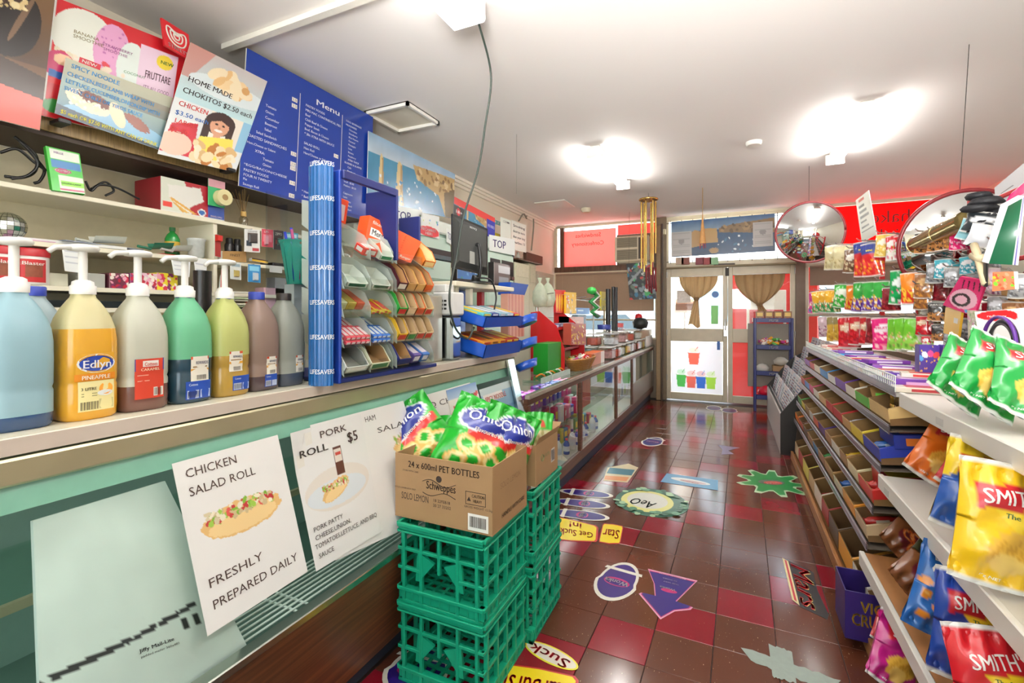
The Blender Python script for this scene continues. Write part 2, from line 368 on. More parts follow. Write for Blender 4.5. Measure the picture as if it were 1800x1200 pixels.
# shopfront: everything in the plane Y = YB
def P(u, v): return onY(u, v, YB)
xa, xb_, xd0, xd1, xd2 = XL, P(1155, 500).x, P(1172, 600).x, P(1279, 600).x, P(1398, 600).x
xr0 = P(1415, 500).x
zdoor = P(1240, 467).z; zred = P(1030, 468).z; zsill = .93; zt0 = P(1290, 464).z; zrr = P(1500, 457).z
b = MB()
b.box((XL, YB, 0), (xb_, YB+.08, zsill), M('#8a7a66', .6)); b.box((XL, YB-.02, zred-.09), (xb_, YB+.06, zred), m_brown)
b.box((xb_, YB-.05, 0), (xd0, YB+.08, CEIL), M('#7a6a52', .5, sc=12, var=.2)); b.box((xd2, YB-.05, 0), (xr0, YB+.08, CEIL), M('#6e5a48', .5, sc=12, var=.2))
b.box((xd0, YB-.02, zdoor), (xd2, YB+.08, zdoor+.05), m_frame); b.box((XL, YB, CEIL-.04), (XR, YB+.08, CEIL), m_frame)
b.box((xr0, YB, 0), (XR, YB+.08, .80), M('#8a7a66', .6)); b.box((xr0, YB-.02, zrr-.03), (XR, YB+.06, zrr+.03), m_white)
b.box((XL, YB-.03, zred), (XL+.05, YB+.04, CEIL-.04), m_frame); b.box((P(988, 430).x-.03, YB-.03, zred), (P(988, 430).x+.04, YB+.04, CEIL-.04), m_brown)
struct('wall_back', b)
def window(name, x0, x1, z0, z1, mull=(), trans=(), fr=.03, mat=m_frame):
    b = MB(); y0, y1 = YB-.01, YB+.05
    b.box((x0, y0, z0), (x1, y1, z0+fr), mat, .004); b.box((x0, y0, z1-fr), (x1, y1, z1), mat, .004)
    b.box((x0, y0, z0+fr), (x0+fr, y1, z1-fr), mat, .004); b.box((x1-fr, y0, z0+fr), (x1, y1, z1-fr), mat, .004)
    for m in mull: b.box((m-fr/2, y0, z0+fr), (m+fr/2, y1, z1-fr), mat, .004)
    for t in trans: b.box((x0+fr, y0, t-fr/2), (x1-fr, y1, t+fr/2), mat, .004)
    o = tag(bpy.data.objects.new(name, None), kind='structure'); COL.objects.link(o); o.location = (0, 0, 0)
    b.obj('window_frame', o); g = MB(); g.box((x0+fr, YB+.015, z0+fr), (x1-fr, YB+.021, z1-fr), m_glass); g.obj('pane', o); return o
w1 = window('window_1', XL, xb_, zsill, zred-.09, mull=(P(1062, 500).x,), trans=(P(1100, 562).z,))
w2 = window('window_2', xd0, xd2, zt0+.03, CEIL-.04)
w3 = window('window_3', xr0, XR, .80, zrr-.03, trans=(P(1450, 553).z,), fr=.045, mat=M('#cfc4b0', .4))
for i in range(11):            # rusty security bars behind the transom
    x = xd0+.06+i*(xd2-xd0-.12)/10; g = MB(); g.cyl((x, YB-.015, zt0+.03), (x, YB-.015, CEIL-.06), .005, M('#4a3f38', .7), n=6); g.obj('security_bar', w2)
for z in (zt0+.07, CEIL-.1): g = MB(); g.cyl((xd0, YB-.018, z), (xd2, YB-.018, z), .005, M('#4a3f38', .7), n=6); g.obj('security_bar', w2)
def door(name, x0, x1, panes, low_col):
    o = tag(bpy.data.objects.new(name, None), kind='structure'); COL.objects.link(o)
    y0, y1 = YB-.03, YB+.02; z1 = zdoor-.004; st = .065
    zb, zm0, zm1 = .09, P(1220, 600).z, P(1220, 577).z; zt = P(1220, 486).z
    b = MB(); b.box((x0, y0, .012), (x0+st, y1, z1), m_frame, .006); b.box((x1-st, y0, .012), (x1, y1, z1), m_frame, .006); b.obj('stile', o)
    for a, c, n in ((.012, zb+.03, 'bottom_rail'), (zm0, zm1, 'middle_rail'), (zt, z1, 'top_rail')):
        b = MB(); b.box((x0+st, y0+.004, a), (x1-st, y1-.004, c), m_frame, .005); b.obj(n, o)
    b = MB(); b.box((x0+st, YB-.008, zm1), (x1-st, YB-.003, zt), m_glass); b.obj('pane', o)
    b = MB(); b.box((x0+st, YB-.008, zb+.03), (x1-st, YB-.003, zm0), glass((1, 1, 1)) if low_col is None else low_col); b.obj('pane', o, 'pane in the lower half of the door')
    for z in (.3, 1.0, 1.9): h = MB(); h.cyl((x0+.006 if name == 'door_1' else x1-.006, y0-.008, z), (x0+.006 if name == 'door_1' else x1-.006, y0-.008, z+.09), .009, m_steel, n=8); h.obj('hinge', o)
    return o, (x0+st, x1-st, zb+.03, zm0, zm1, zt)
d1, D1 = door('door_1', xd0, xd1, 1, None); d2, D2 = door('door_2', xd1+.003, xd2, 1, None)
b = MB(); b.box((xd1-.055, YB-.055, 1.0), (xd1-.005, YB-.03, 1.16), m_steel, .004); b.cyl((xd1-.03, YB-.08, 1.09), (xd1-.03, YB-.08, 1.26), .01, m_steel, n=8); b.box((xd1-.036, YB-.08, 1.1), (xd1-.024, YB-.05, 1.12), m_steel); b.obj('handle', d1, 'steel pull handle and lock plate')
b = MB(); b.box((xd1-.03, YB-.05, 1.9), (xd1+.02, YB-.03, 2.02), M('#3b342c', .6), .004); b.cyl((xd1-.005, YB-.045, 1.6), (xd1-.005, YB-.045, 1.9), .006, m_frame, n=8); b.obj('bolt', d2, 'dark slide bolt')
b = MB(); b.box((xd1-.19, YB-.07, zdoor-.03), (xd1+.1, YB-.03, zdoor+.02), M('#5a5046', .6), .006); b.tube([(xd1-.1, YB-.06, zdoor-.02), (xd1+.02, YB-.12, zdoor-.03), (xd1+.12, YB-.05, zdoor-.01)], .006, m_dark); b.obj('door_closer', d2)
# cup artwork on white film, lower pane of the left door
def cups(c, A):
    c.C[:] = lin('#f4f6f6')
    def cup(x, y, w, h, col, straw):
        c.poly([(x-w*.5, y), (x+w*.5, y), (x+w*.36, y+h), (x-w*.36, y+h)], col); c.ell(x, y, w*.56, h*.09, '#f4f4ee'); c.ell(x, y-h*.16, w*.42, h*.2, straw, a=.55)
        c.poly([(x+w*.05, y-h*.1), (x+w*.12, y-h*.1), (x+w*.38, y-h*.42), (x+w*.31, y-h*.42)], col)
    cup(A*.45, .2, .22, .24, '#e8745c', '#f3ecc2')
    for x, k, s in ((.2, '#58b558', '#a4e0a4'), (.4, '#e0705e', '#f1b9a8'), (.59, '#3f74c4', '#e39a9a'), (.78, '#a9d850', '#d2eda0')): cup(A*x, .64+.02*(x > .3), .19, .25, k, s)
q = [V((D1[0]+.004, YB-.0105, D1[3]-.004)), V((D1[1]-.004, YB-.0105, D1[3]-.004)), V((D1[1]-.004, YB-.0105, D1[2]+.004)), V((D1[0]+.004, YB-.0105, D1[2]+.004))]
poster('drinks_poster', 'white poster of five slushy cups on the lower pane of the left door', 'poster', q, cups, (90, 90), .0015, trans=.55, back='#ffffff')
# red window films with shop lettering seen from behind
def red_film(name, label, x0, x1, z0, z1, texts, y=YB-.004, col='#f21d1d'):
    b = MB(); b.box((x0, y, z0), (x1, y+.002, z1), M(col, .4, trans=.75, var=.05, sc=2))
    for t, fx, fz, h in texts:
        b.text(t, fx, fz, h, M('#6e0c0c', .5), lambda x, yy: V((x1-(x-x0), y-.0008, z1-(yy))))
    b.obj(name, None, label, 'sign film')
red_film('sign_film', 'large bright red window film with reversed milk shakes lettering, right of the doors', xr0, 2.74, zrr+.03, CEIL-.045,
         [('Milk shakes', xr0+.1, .26, .17), ('and drinks', xr0+.16, .5, .17), ('Ice creams', xr0+.12, .72, .15)])
zr = zred
red_film('sign_film', 'faded pink-red window film left of the air conditioner', XL+.1, P(1083, 430).x, zr, CEIL-.1,
         [('Sandwiches', XL+.35, .12, .07), ('Confectionery', XL+.3, .26, .07)], col='#f0958e')
red_film('sign_film', 'pink-red window film above the air conditioner', P(1086, 430).x, xb_-.01, P(1100, 412).z, CEIL-.06, [], col='#f07a74')
b = MB(); b.box((P(1084, 430).x, YB+.0, zr), (xb_, YB+.02, P(1100, 412).z), M('#7b6a58', .6)); struct('wall_infill', b)
# venetian blinds
def blind(label, x0, x1, z0, z1, n, col, tilt=.5):
    t = thing('venetian_blind', label, 'blind', ((x0+x1)/2, YB-.06, z0), world=True)
    b = MB(); b.box((x0, YB-.075, z1-.03), (x1, YB-.045, z1), M(col, .5), .004); b.obj('head_rail', t)
    for i in range(n):
        z = z0+(z1-.04-z0)*i/(n-1); b = MB(); b.add([(x0, YB-.068, z-.0135), (x1, YB-.068, z-.0135), (x1, YB-.056, z+.0135), (x0, YB-.056, z+.0135)], [(0, 1, 2, 3)], M(col, .5, trans=.12)); b.obj('slat', t)
    b = MB()
    for x in (x0+.12, x0+(x1-x0)*.4, x1-.2): b.cyl((x, YB-.059, z0), (x, YB-.059, z1), .0015, M('#d8ccb2', .6), n=4)
    b.obj('cord', t)
blind('brown slatted blind in the left shop window', XL+.04, xb_-.04, P(1080, 545).z, zred-.12, 26, '#8c735e')
blind('brown slatted blind at the top of the right shop window', xr0+.05, XR-.05, P(1450, 500).z, zrr-.06, 12, '#8b7564')
# things outside
b = MB(); b.box((-30, YB+.12, -.2), (30, 60, -.06), M('#cfcac2', .8, sc=2)); struct('pavement', b)
t = thing('shop_building', 'pale low building across the street', 'building', (0, 22, -.06), world=True)
b = MB(); b.box((-26, 22, -.06), (26, 26, 4.2), M('#e6e2da', .8, sc=1)); b.obj('wall', t)
for i in range(9):
    b = MB(); b.box((-16+i*3.6, 21.9, 1.0), (-13.6+i*3.6, 22, 2.4), M('#7f97a8', .2)); b.obj('window', t)
b = MB(); b.box((-26, 20.6, 3.0), (26, 22, 3.15), M('#b5c9d6', .6)); b.obj('awning', t)
def car(x, y, col, label):
    t = thing('car', label, 'car', (x, y, -.06))
    b = MB(); pr = [(-2.1, .25), (-2.15, .6), (-2.0, .85), (-1.2, .95), (-.6, 1.42), (.9, 1.45), (1.5, 1.0), (2.1, .9), (2.2, .3)]
    b.poly([(px, -.85, pz) for px, pz in pr], M(col, .25, coat=.5), th=1.7, dirn=(0, 1, 0)); b.obj('body', t)
    b = MB(); b.poly([(-1.0, -.86, 1.0), (-.55, -.86, 1.35), (.82, -.86, 1.38), (1.25, -.86, 1.0)], M('#26323a', .1), th=1.72, dirn=(0, 1, 0)); b.obj('side_window', t)
    for wx in (-1.4, 1.35):
        for wy in (-.88, .72):
            b = MB(); b.cyl((wx, wy, .31), (wx, wy+.16, .31), .31, M('#1c1c1c', .7), n=18); b.cyl((wx, wy-.005, .31), (wx, wy, .31), .17, m_steel, n=14); b.obj('wheel', t)
car(-3.2, 12.5, '#dfe6ea', 'pale silver car parked outside seen through the left door')
car(5.0, 13, '#c9d6e2', 'pale blue car parked outside seen through the right shop window')
t = thing('drinks_fridge', 'tall red drinks cabinet standing outside the right door', 'cabinet', (.5, 8.4, -.06), world=True)
b = MB(); b.box((-.06, 8.3, -.06), (1.15, 8.8, 2.05), M('#e2231c', .4), .03); b.obj('body', t)
b = MB(); b.box((.18, 8.28, 1.0), (.72, 8.3, 1.7), m_white, .008); b.obj('panel', t)
b = MB(); b.box((.22, 8.268, 1.1), (.68, 8.28, 1.4), M('#c22a2a', .4), .004); b.text('ICE COLD', .25, -1.21, .07, m_white, lambda x, y: V((x, 8.266, -y))); b.obj('notice', t)
t = thing('sandwich_board', 'white board with picture outside the left door', 'sign', (-.7, 9.0, -.06), world=True)
b = MB(); b.box((-.98, 9.0, 1.35), (-.62, 9.03, 1.95), m_white, .006); b.obj('panel', t)
b = MB(); b.box((-.95, 8.99, 1.4), (-.65, 9.0, 1.6), M('#7a5a48', .5), .003); b.obj('picture', t)
b = MB(); b.cyl((-.8, 9.02, -.06), (-.8, 9.02, 1.36), .02, m_steel); b.obj('post', t)

# ------------------------------------------------------------------ vinyl floor tiles
TS = .2290; A0 = radians(-.74); O0 = onZ(1057.6, 1080.4, 0); ex = V((cos(A0), sin(A0), 0)); ey = V((-sin(A0), cos(A0), 0))
m_tr = scuffed('#7d1522', '#e6c9a6', .13, .69, 'vinyl_red'); m_tb = scuffed('#573021', '#d9bd8e', .13, .665, 'vinyl_brown')
def tile_mesh(mat):
    b = MB(); g = .0012; b.box((g, g, 0), (TS-g, TS-g, .004), mat, .0012)
    me = bpy.data.meshes.new('tile'); me.from_pydata(b.v, [], b.f); me.materials.append(mat); me.update(); return me
tmr, tmb = tile_mesh(m_tr), tile_mesh(m_tb)
FZ = .001
for i in range(-4, 7):
    for j in range(-3, 29):
        r = -j; red = (i+r) % 5 == 0
        p = O0+ex*(i*TS)+ey*((j-1)*TS)
        if not (-1.42 < p.x < .78 and .75 < p.y < 7.5): continue
        o = bpy.data.objects.new('tile', tmr if red else tmb); COL.objects.link(o); o.parent = floor_o
        o.location = (p.x, p.y, -.0035+random.uniform(0, .0004)); o.rotation_euler = (0, 0, A0)
# ------------------------------------------------------------------ ceiling fittings
for k, (x, y) in enumerate(BATTENS):
    lab = ['twin fluorescent batten over the counter with the hanging cable', 'twin fluorescent batten above the far counter near the red films', 'twin fluorescent batten above the aisle by the convex mirrors', 'twin fluorescent batten above the white shelves', 'twin fluorescent batten behind the camera on the counter side', 'twin fluorescent batten behind the camera on the shelf side'][k]
    t = thing('fluorescent_light', lab, 'ceiling light', (x, y, CEIL-.12), group=None)
    b = MB(); b.box((-.045, -.6, .075), (.045, .6, .119), m_white, .005); b.obj('batten_body', t)
    for s in (-1, 1): b = MB(); b.box((-.075, s*.6-.012, .01), (.075, s*.6+.012, .1), m_white, .004); b.obj('end_cap', t)
    for s in (-.035, .035): b = MB(); b.cyl((s, -.585, .035), (s, .585, .035), .014, M('#ffffff', .3, em=9, var=0)); b.obj('tube', t, 'lit white tube')
    if k == 0:
        b = MB(); b.box((-.09, -.6, -.005), (.09, .6, .118), M('#ffffff', .3, em=2.2, var=0, alpha=.6), .01); b.obj('diffuser', t, 'glowing white diffuser')
b = MB(); c0 = onZ(708, 204, CEIL); b.poly([c0+V(p) for p in ((-.2, -.2, -.001), (.2, -.2, -.001), (.2, .2, -.001), (-.2, .2, -.001))], m_wall, th=.006, dirn=(0, 0, -1)); 
for a in ((-.2, -.2, .2, -.18), (-.2, .18, .2, .2), (-.2, -.2, -.18, .2), (.18, -.2, .2, .2)): b.box((c0.x+a[0], c0.y+a[1], CEIL-.03), (c0.x+a[2], c0.y+a[3], CEIL-.001), m_white)
b.obj('access_hatch', None, 'square white hatch in the ceiling above the menu board', 'hatch')
c0 = onZ(975, 359, CEIL); b = MB(); b.box((c0.x-.22, c0.y-.22, CEIL-.012), (c0.x+.22, c0.y+.22, CEIL-.001), m_white, .004); b.obj('access_hatch', None, 'flat square hatch in the ceiling near the far left corner', 'hatch')
c0 = onZ(1325, 249, CEIL); b = MB(); b.lathe([(.055, -.035), (.065, -.02), (.065, -.001)], m_white, c=(c0.x, c0.y, CEIL)); b.obj('smoke_alarm', None, 'round white smoke alarm in the middle of the ceiling', 'smoke alarm')
c0 = onZ(1030, 366, CEIL); b = MB(); b.lathe([(.05, -.06), (.07, -.03), (.07, -.001)], M('#ddd3b8', .5), c=(c0.x, c0.y, CEIL)); b.obj('smoke_alarm', None, 'cream sensor on the ceiling near the red window films', 'smoke alarm')
# air conditioner
a0, a1 = onY(1080, 460, YB-.35), onY(1134, 413, YB-.35)
t = thing('air_conditioner', 'beige window air conditioner set in the shopfront', 'air conditioner', ((a0.x+a1.x)/2, YB-.2, a0.z), world=True)
b = MB(); b.box((a0.x, YB-.35, a0.z), (a1.x+.06, YB-.03, a1.z), M('#d8ccb0', .5), .012); b.obj('housing', t)
for z0, z1 in ((.06, .47), (.55, .95)):
    hz = a1.z-a0.z; b = MB(); b.box((a0.x+.04, YB-.356, a0.z+hz*z0), (a1.x-.12, YB-.351, a0.z+hz*z1), M('#6d6555', .7))
    for i in range(7): z = a0.z+hz*(z0+(z1-z0)*(i+.5)/7); b.box((a0.x+.04, YB-.36, z-.004), (a1.x-.12, YB-.353, z+.004), M('#a59a80', .5))
    b.obj('grille', t)
b = MB(); b.box((a1.x-.1, YB-.357, a0.z+.03), (a1.x+.02, YB-.351, a1.z-.03), M('#4c463b', .6)); b.obj('control_panel', t)
# ------------------------------------------------------------------ chilled display counter on the left
GY0, GY1 = -.9, 2.64; CT = 1.10
def gX(z): return -1.243+.228*(.975-z)
def onG(u, v, off=.003):
    X = -1.2
    for _ in range(8): p = onX(u, v, X); X = gX(p.z)+off
    return onX(u, v, X)
fr = thing('display_fridge', 'long chilled counter with slanted glass front and wood-grain base', 'display fridge', (-1.5, 1, 0), world=True)
m_lam = M('#cfc0b2', .35, var=.08, sc=6); m_alu = M('#c9bf9c', .3, .6, var=.22, sc=5); m_teal = M('#9fd2bd', .5)
b = MB(); b.box((-2.0, GY0, CT-.032), (-1.262, GY1+.12, CT), M('#dcd6c0', .3, var=.05, sc=4), .004); b.obj('worktop', fr)
b = MB(); b.box((-1.262, GY0, CT-.033), (-1.256, GY1+.12, CT-.001), m_lam); b.obj('worktop_edge', fr)
b = MB(); b.box((-1.30, GY0, 1.008), (-1.252, GY1, 1.062), m_alu, .005); b.obj('metal_strip', fr)
zs = .47
b = MB(); b.poly([(gX(1.0), GY0, 1.0), (gX(1.0), GY1, 1.0), (gX(zs), GY1, zs), (gX(zs), GY0, zs)], glass((.93, 1, .97), .12)); b.obj('glass_front', fr)
b = MB(); b.poly([(-1.27, GY0, 1.007), (-1.27, GY1, 1.007), (-1.262, GY1, .955), (-1.262, GY0, .955)], m_teal, th=.01, dirn=(-1, 0, 0)); b.obj('frosted_band', fr, 'pale green band along the top of the glass')
b = MB(); b.box((gX(zs)-.03, GY0, zs-.02), (gX(zs)+.012, GY1, zs+.004), M('#b9bdb4', .25, 1), .003); b.obj('sill', fr)
m_wp = wood('#4b2a1a', '#7a4a2e', (14, .8, 22), .32)
b = MB(); x0, x1 = gX(zs)+.004, -1.2; b.poly([(x0, GY0, zs-.02), (x0, GY1, zs-.02), (x1, GY1, .08), (x1, GY0, .08)], m_wp, th=.02, dirn=(-1, 0, 0)); b.obj('base_panel', fr)
b = MB(); b.box((-1.3, GY0, 0.002), (-1.24, GY1, .08), M('#2b3340', .6)); b.obj('kickboard', fr)
b = MB(); b.box((-2.0, GY0, .1), (-1.95, GY1, 1.068), M('#8fa89c', .5)); b.box((-1.95, GY0, .1), (-1.25, GY1, .3), M('#6a8076', .5)); b.obj('cabinet_back', fr)
b = MB(); b.box((-1.95, GY0, .64), (-1.56, GY1, .648), glass((.9, 1, .96), .06)); b.obj('glass_shelf', fr)
b = MB(); b.box((-1.56, GY0, .632), (-1.545, GY1, .655), m_alu); b.obj('shelf_edge', fr)
# end frame: brushed steel following the slope
b = MB(); b.poly([(-1.256, GY1, 1.06), (gX(zs)+.02, GY1, zs), (-1.19, GY1, .01), (-2.0, GY1, .01), (-2.0, GY1, 1.06)], m_steel, th=.03, dirn=(0, 1, 0)); b.obj('end_panel', fr)
b = MB(); b.poly([(-1.25, GY1-.05, 1.06), (-1.25, GY1+.035, 1.06), (gX(zs)+.025, GY1+.035, zs-.02), (gX(zs)+.025, GY1-.05, zs-.02)], M('#cfd6da', .2, 1, var=.1), th=.012, dirn=(1, 0, 0)); b.obj('end_trim', fr, 'bright steel edge strip')
# wire rack on the cabinet floor
rk = thing('wire_rack', 'white coated wire rack on the floor of the chilled counter', 'wire rack', (-1.3, 1.2, .44), world=True)
m_wire = M('#e4ece4', .4)
for k in range(10):
    x = gX(zs)-.05-k*.022; b = MB(); b.tube([(x, .35, .452), (x, 2.45, .452)], .0035, m_wire, 5); b.obj('rod', rk)
for y in (.36, 1.02, 1.06, 1.7, 2.42): b = MB(); b.tube([(gX(zs)-.04, y, .446), (-1.45, y, .446)], .0045, m_wire, 5); b.obj('rod', rk)
# padded envelope behind the glass
def env(c, A):
    c.C[:] = lin('#e6efe9'); c.nz(9, .05, 2)
    c.poly([(A*.0, .69), (A*.8, .575), (A*.8, .6), (A*.0, .72)], '#3b3a3c'); c.specks(0, .57, A*.8, .72, ['#e6efe9'], 60, .008, 3)
    for i in range(12): c.rect(A*(.66+i*.011), .63, A*(.66+i*.011)+A*.005, .69, '#333')
q = [onG(58, 915, -.05), onG(290, 845, -.05), onG(452, 1170, -.05), onG(74, 1330, -.05)]
poster('padded_envelope', 'large white padded envelope behind the glass of the chilled counter', 'envelope', q, env, (80, 90), .012, texts=[('Jiffy Mail-Lite', .42, .72, .018, '#2b2b2b', 'l', True), ('padded mailer 360x480', .42, .745, .011, '#444')], back='#dfe9e2', curl=lambda a, y: .02*sin(a*pi)*sin(y*pi))
# food posters taped on the glass
def roll(c, x, y, s, seed, long=1.0, rot=-.1):
    c.ell(x, y+.02*s, .30*s*long, .115*s, '#e2b878', rot, rough=.12, seed=seed); c.ell(x, y+.045*s, .26*s*long, .075*s, '#efcf94', rot, rough=.1, seed=seed+1)
    c.specks(x-.25*s*long, y-.08*s, x+.25*s*long, y+.0*s, ['#d8c9a6', '#f0e6cc', '#c9b489', '#b8383a', '#7fae3c', '#9bc24e', '#d4574e'], 90, .022*s, seed)
def p1(c, A): c.C[:] = lin('#f0eeea'); c.nz(4, .015, 1); roll(c, A*.5, .42, .9, 5, rot=0)
poster('food_poster', 'white chicken salad roll poster taped on the chilled counter glass', 'poster', [onG(302, 815, .006), onG(488, 764, .006), onG(541, 1004, .006), onG(365, 1118, .006)], p1, (150, 190), .001,
       texts=[('CHICKEN', .08, .105, .055, '#4b3a34'), ('SALAD ROLL', .08, .215, .055, '#4b3a34'), ('FRESHLY', .08, .76, .055, '#4b3a34', 'l', False, .5), ('PREPARED DAILY', .08, .885, .055, '#4b3a34', 'l', False, .84)])
def p2(c, A):
    c.C[:] = lin('#ecebe8'); c.ell(A*.5, .5, .33, .16, '#e7e0d6'); c.ell(A*.48, .53, .3, .1, '#dfe6ea'); roll(c, A*.45, .5, .55, 9, .9, -.35)
    c.rect(A*.5, .2, A*.62, .42, '#5a342a'); c.rect(A*.51, .22, A*.61, .32, '#e6d9cc'); c.rect(A*.52, .24, A*.6, .27, '#b03a30')
poster('food_poster', 'white ham salad roll poster partly behind the pork roll poster', 'poster', [onG(545, 747, .004), onG(709, 704, .004), onG(765, 905, .004), onG(590, 985, .004)],
       lambda c, A: (c.C.__setitem__(Ellipsis, lin('#efedea')), roll(c, A*.95, .33, .8, 12)), (70, 80), .001, texts=[('HAM', .5, .09, .045, '#4b4540'), ('SALAD', .6, .2, .045, '#4b4540', 'l', False, .42), ('FRESHLY', .8, .8, .045, '#4b4540')])
poster('food_poster', 'white five dollar pork roll poster with a curled corner', 'poster', [onG(506, 762, .008), onG(634, 727, .008), onG(671, 934, .008), onG(556, 1004, .008)], p2, (130, 160), .001,
       texts=[('PORK', .36, .1, .055, '#4b3a34', 'l', False, .38), ('ROLL', .06, .2, .055, '#3b322e', 'l', True, .38), ('$5', .72, .2, .085, '#4b3a34', 'l', True), ('PORK PATTY', .06, .74, .035, '#3b332f', 'l', False, .4), ('CHEESE,UNION,', .06, .8, .035, '#3b332f', 'l', False, .5), ('TOMATOES,LETTUCE, AND BBQ', .04, .86, .035, '#3b332f', 'l', False, .92), ('SAUCE', .06, .93, .035, '#3b332f')],
       curl=lambda a, y: .012*max(0, .3-a-y)*3)
poster('food_poster', 'white barbecue chicken poster behind the onion ring bags', 'poster', [onG(720, 702, .005), onG(826, 672, .005), onG(880, 860, .005), onG(775, 905, .005)],
       lambda c, A: (c.C.__setitem__(Ellipsis, lin('#ebe9e4')), roll(c, A*.6, .5, .7, 21)), (50, 60), .001, texts=[('BBQ CHICKEN', .06, .12, .05, '#4b4540', 'l', False, .95)])
def p5(c, A):
    c.C[:] = lin('#e9e6da'); c.grad(0, .12, '#5f86b8', '#a9c0d6'); c.ell(A*.4, .45, .35, .2, '#c9a86a', rough=.4); c.specks(A*.1, .2, A*.8, .7, ['#b33a2e', '#d8c48a', '#6f9a4a', '#efe3c2'], 60, .03, 8); c.poly([(0, .3), (A, .1), (A, .16), (0, .36)], '#c8302c')
poster('food_poster', 'colourful wrap poster with red ribbon at the top of the chilled counter', 'poster', [onG(784, 686, .008), onG(836, 671, .008), onG(868, 800, .008), onG(815, 830, .008)], p5, (50, 60), .001, texts=[('B', .72, .24, .12, '#1f9a44', 'l', True)])
def noodle(c, A):
    c.grad(0, 1, '#7fa9c4', '#4f7d97'); c.rect(0, 0, A, .1, '#b7c9c6'); c.rect(A*.05, .1, A*.6, .2, '#e8e2d8')
    for i, y in enumerate((.32, .42, .52)): c.rect(0, y, A, y+.035, '#3b6ea6', .6)
    c.ell(A*.4, .75, .34, .16, '#e8d9bd', -.15, rough=.2); c.specks(A*.2, .55, A*.7, .85, ['#5b3322', '#8b4a30', '#d9c59a', '#c24a3a', '#e9e2cf'], 80, .035, 5)
poster('food_poster', 'blue spicy noodle poster at the far end of the chilled counter glass', 'poster', [onG(842, 685, .007), onG(899, 667, .007), onG(938, 780, .007), onG(880, 812, .007)], noodle, (60, 60), .001, texts=[('SPICY NOODLE', .08, .19, .07, '#c43a33', 'l', True, .6)])

# ------------------------------------------------------------------ second counter: glass showcase towards the shopfront
c2 = thing('showcase_counter', 'low glass-fronted showcase counter running to the shopfront', 'showcase', (-1.5, 5.2, 0), world=True)
CX = -1.15; C2 = .85; Y0, Y1 = 2.69, YB-.06
m_cb = wood('#4d3022', '#6d4836', (3, .8, 20), .35)
b = MB(); b.box((-1.8, Y0, C2-.012), (CX+.012, Y1, C2), glass((.88, .97, .93), .08)); b.obj('glass_top', c2)
b = MB(); b.box((CX-.02, Y0, C2-.04), (CX+.014, Y1, C2-.012), M('#c9c2b2', .3, .6, var=.2, sc=10), .003); b.obj('top_edge', c2)
b = MB(); b.box((CX-.03, Y0, .77), (CX, Y1, C2-.04), m_cb, .003); b.obj('top_rail', c2)
b = MB(); b.box((CX-.03, Y0, .12), (CX, Y1, .2), m_cb, .003); b.obj('bottom_rail', c2)
b = MB(); b.box((CX-.06, Y0, .002), (CX-.05, Y1, .12), M('#262f45', .5)); b.obj('kickboard', c2)
ys = [Y0, 3.81, 5.14, 6.03, Y1-.02]
for y in ys: b = MB(); b.box((CX-.028, y, .2), (CX+.001, y+.05, .77), m_cb, .003); b.obj('post', c2)
for k in range(3): b = MB(); b.box((CX-.018, ys[k]+.05, .2), (CX-.013, ys[k+1], .77), glass((.9, .95, .95), .10)); b.obj('glass_pane', c2)
b = MB(); b.box((CX-.018, ys[3]+.05, .45), (CX-.013, ys[4], .77), glass((.9, .95, .95), .10)); b.obj('glass_pane', c2)
b = MB(); b.box((CX-.022, ys[3]+.05, .2), (CX-.004, ys[4], .45), M('#8d8377', .35, .2, var=.1), .003); b.obj('lower_panel', c2, 'grey-brown panel under the last pane')
b = MB(); b.box((-1.82, Y0, .05), (-1.8, Y1, C2), M('#8a8278', .6)); b.box((-1.8, Y0, .16), (CX-.03, Y1, .18), M('#b9b2a4', .5)); b.obj('cabinet_back', c2)
for z in (.36, .58): b = MB(); b.box((-1.8, Y0+.02, z), (-1.36, 6.0, z+.006), glass((.88, .97, .93), .06)); b.obj('glass_shelf', c2)
b = MB(); b.box((-1.8, Y1-.03, .2), (CX, Y1, .77), M('#a69c8a', .5)); b.obj('end_panel', c2)
# slushy poster standing inside the showcase
poster('drinks_poster', 'white slushy poster behind the third pane of the showcase', 'poster', [V((-1.2, 5.16, .75)), V((-1.2, 6.0, .75)), V((-1.2, 6.0, .33)), V((-1.2, 5.16, .33))],
       cups, (60, 40), .003)
poster('price_card', 'plain red card inside the showcase beside the slushy poster', 'card', [V((-1.22, 3.92, .75)), V((-1.22, 4.35, .75)), V((-1.22, 4.35, .5)), V((-1.22, 3.92, .5))], lambda c, A: c.C.__setitem__(Ellipsis, lin('#d8543f')), (6, 6), .003)
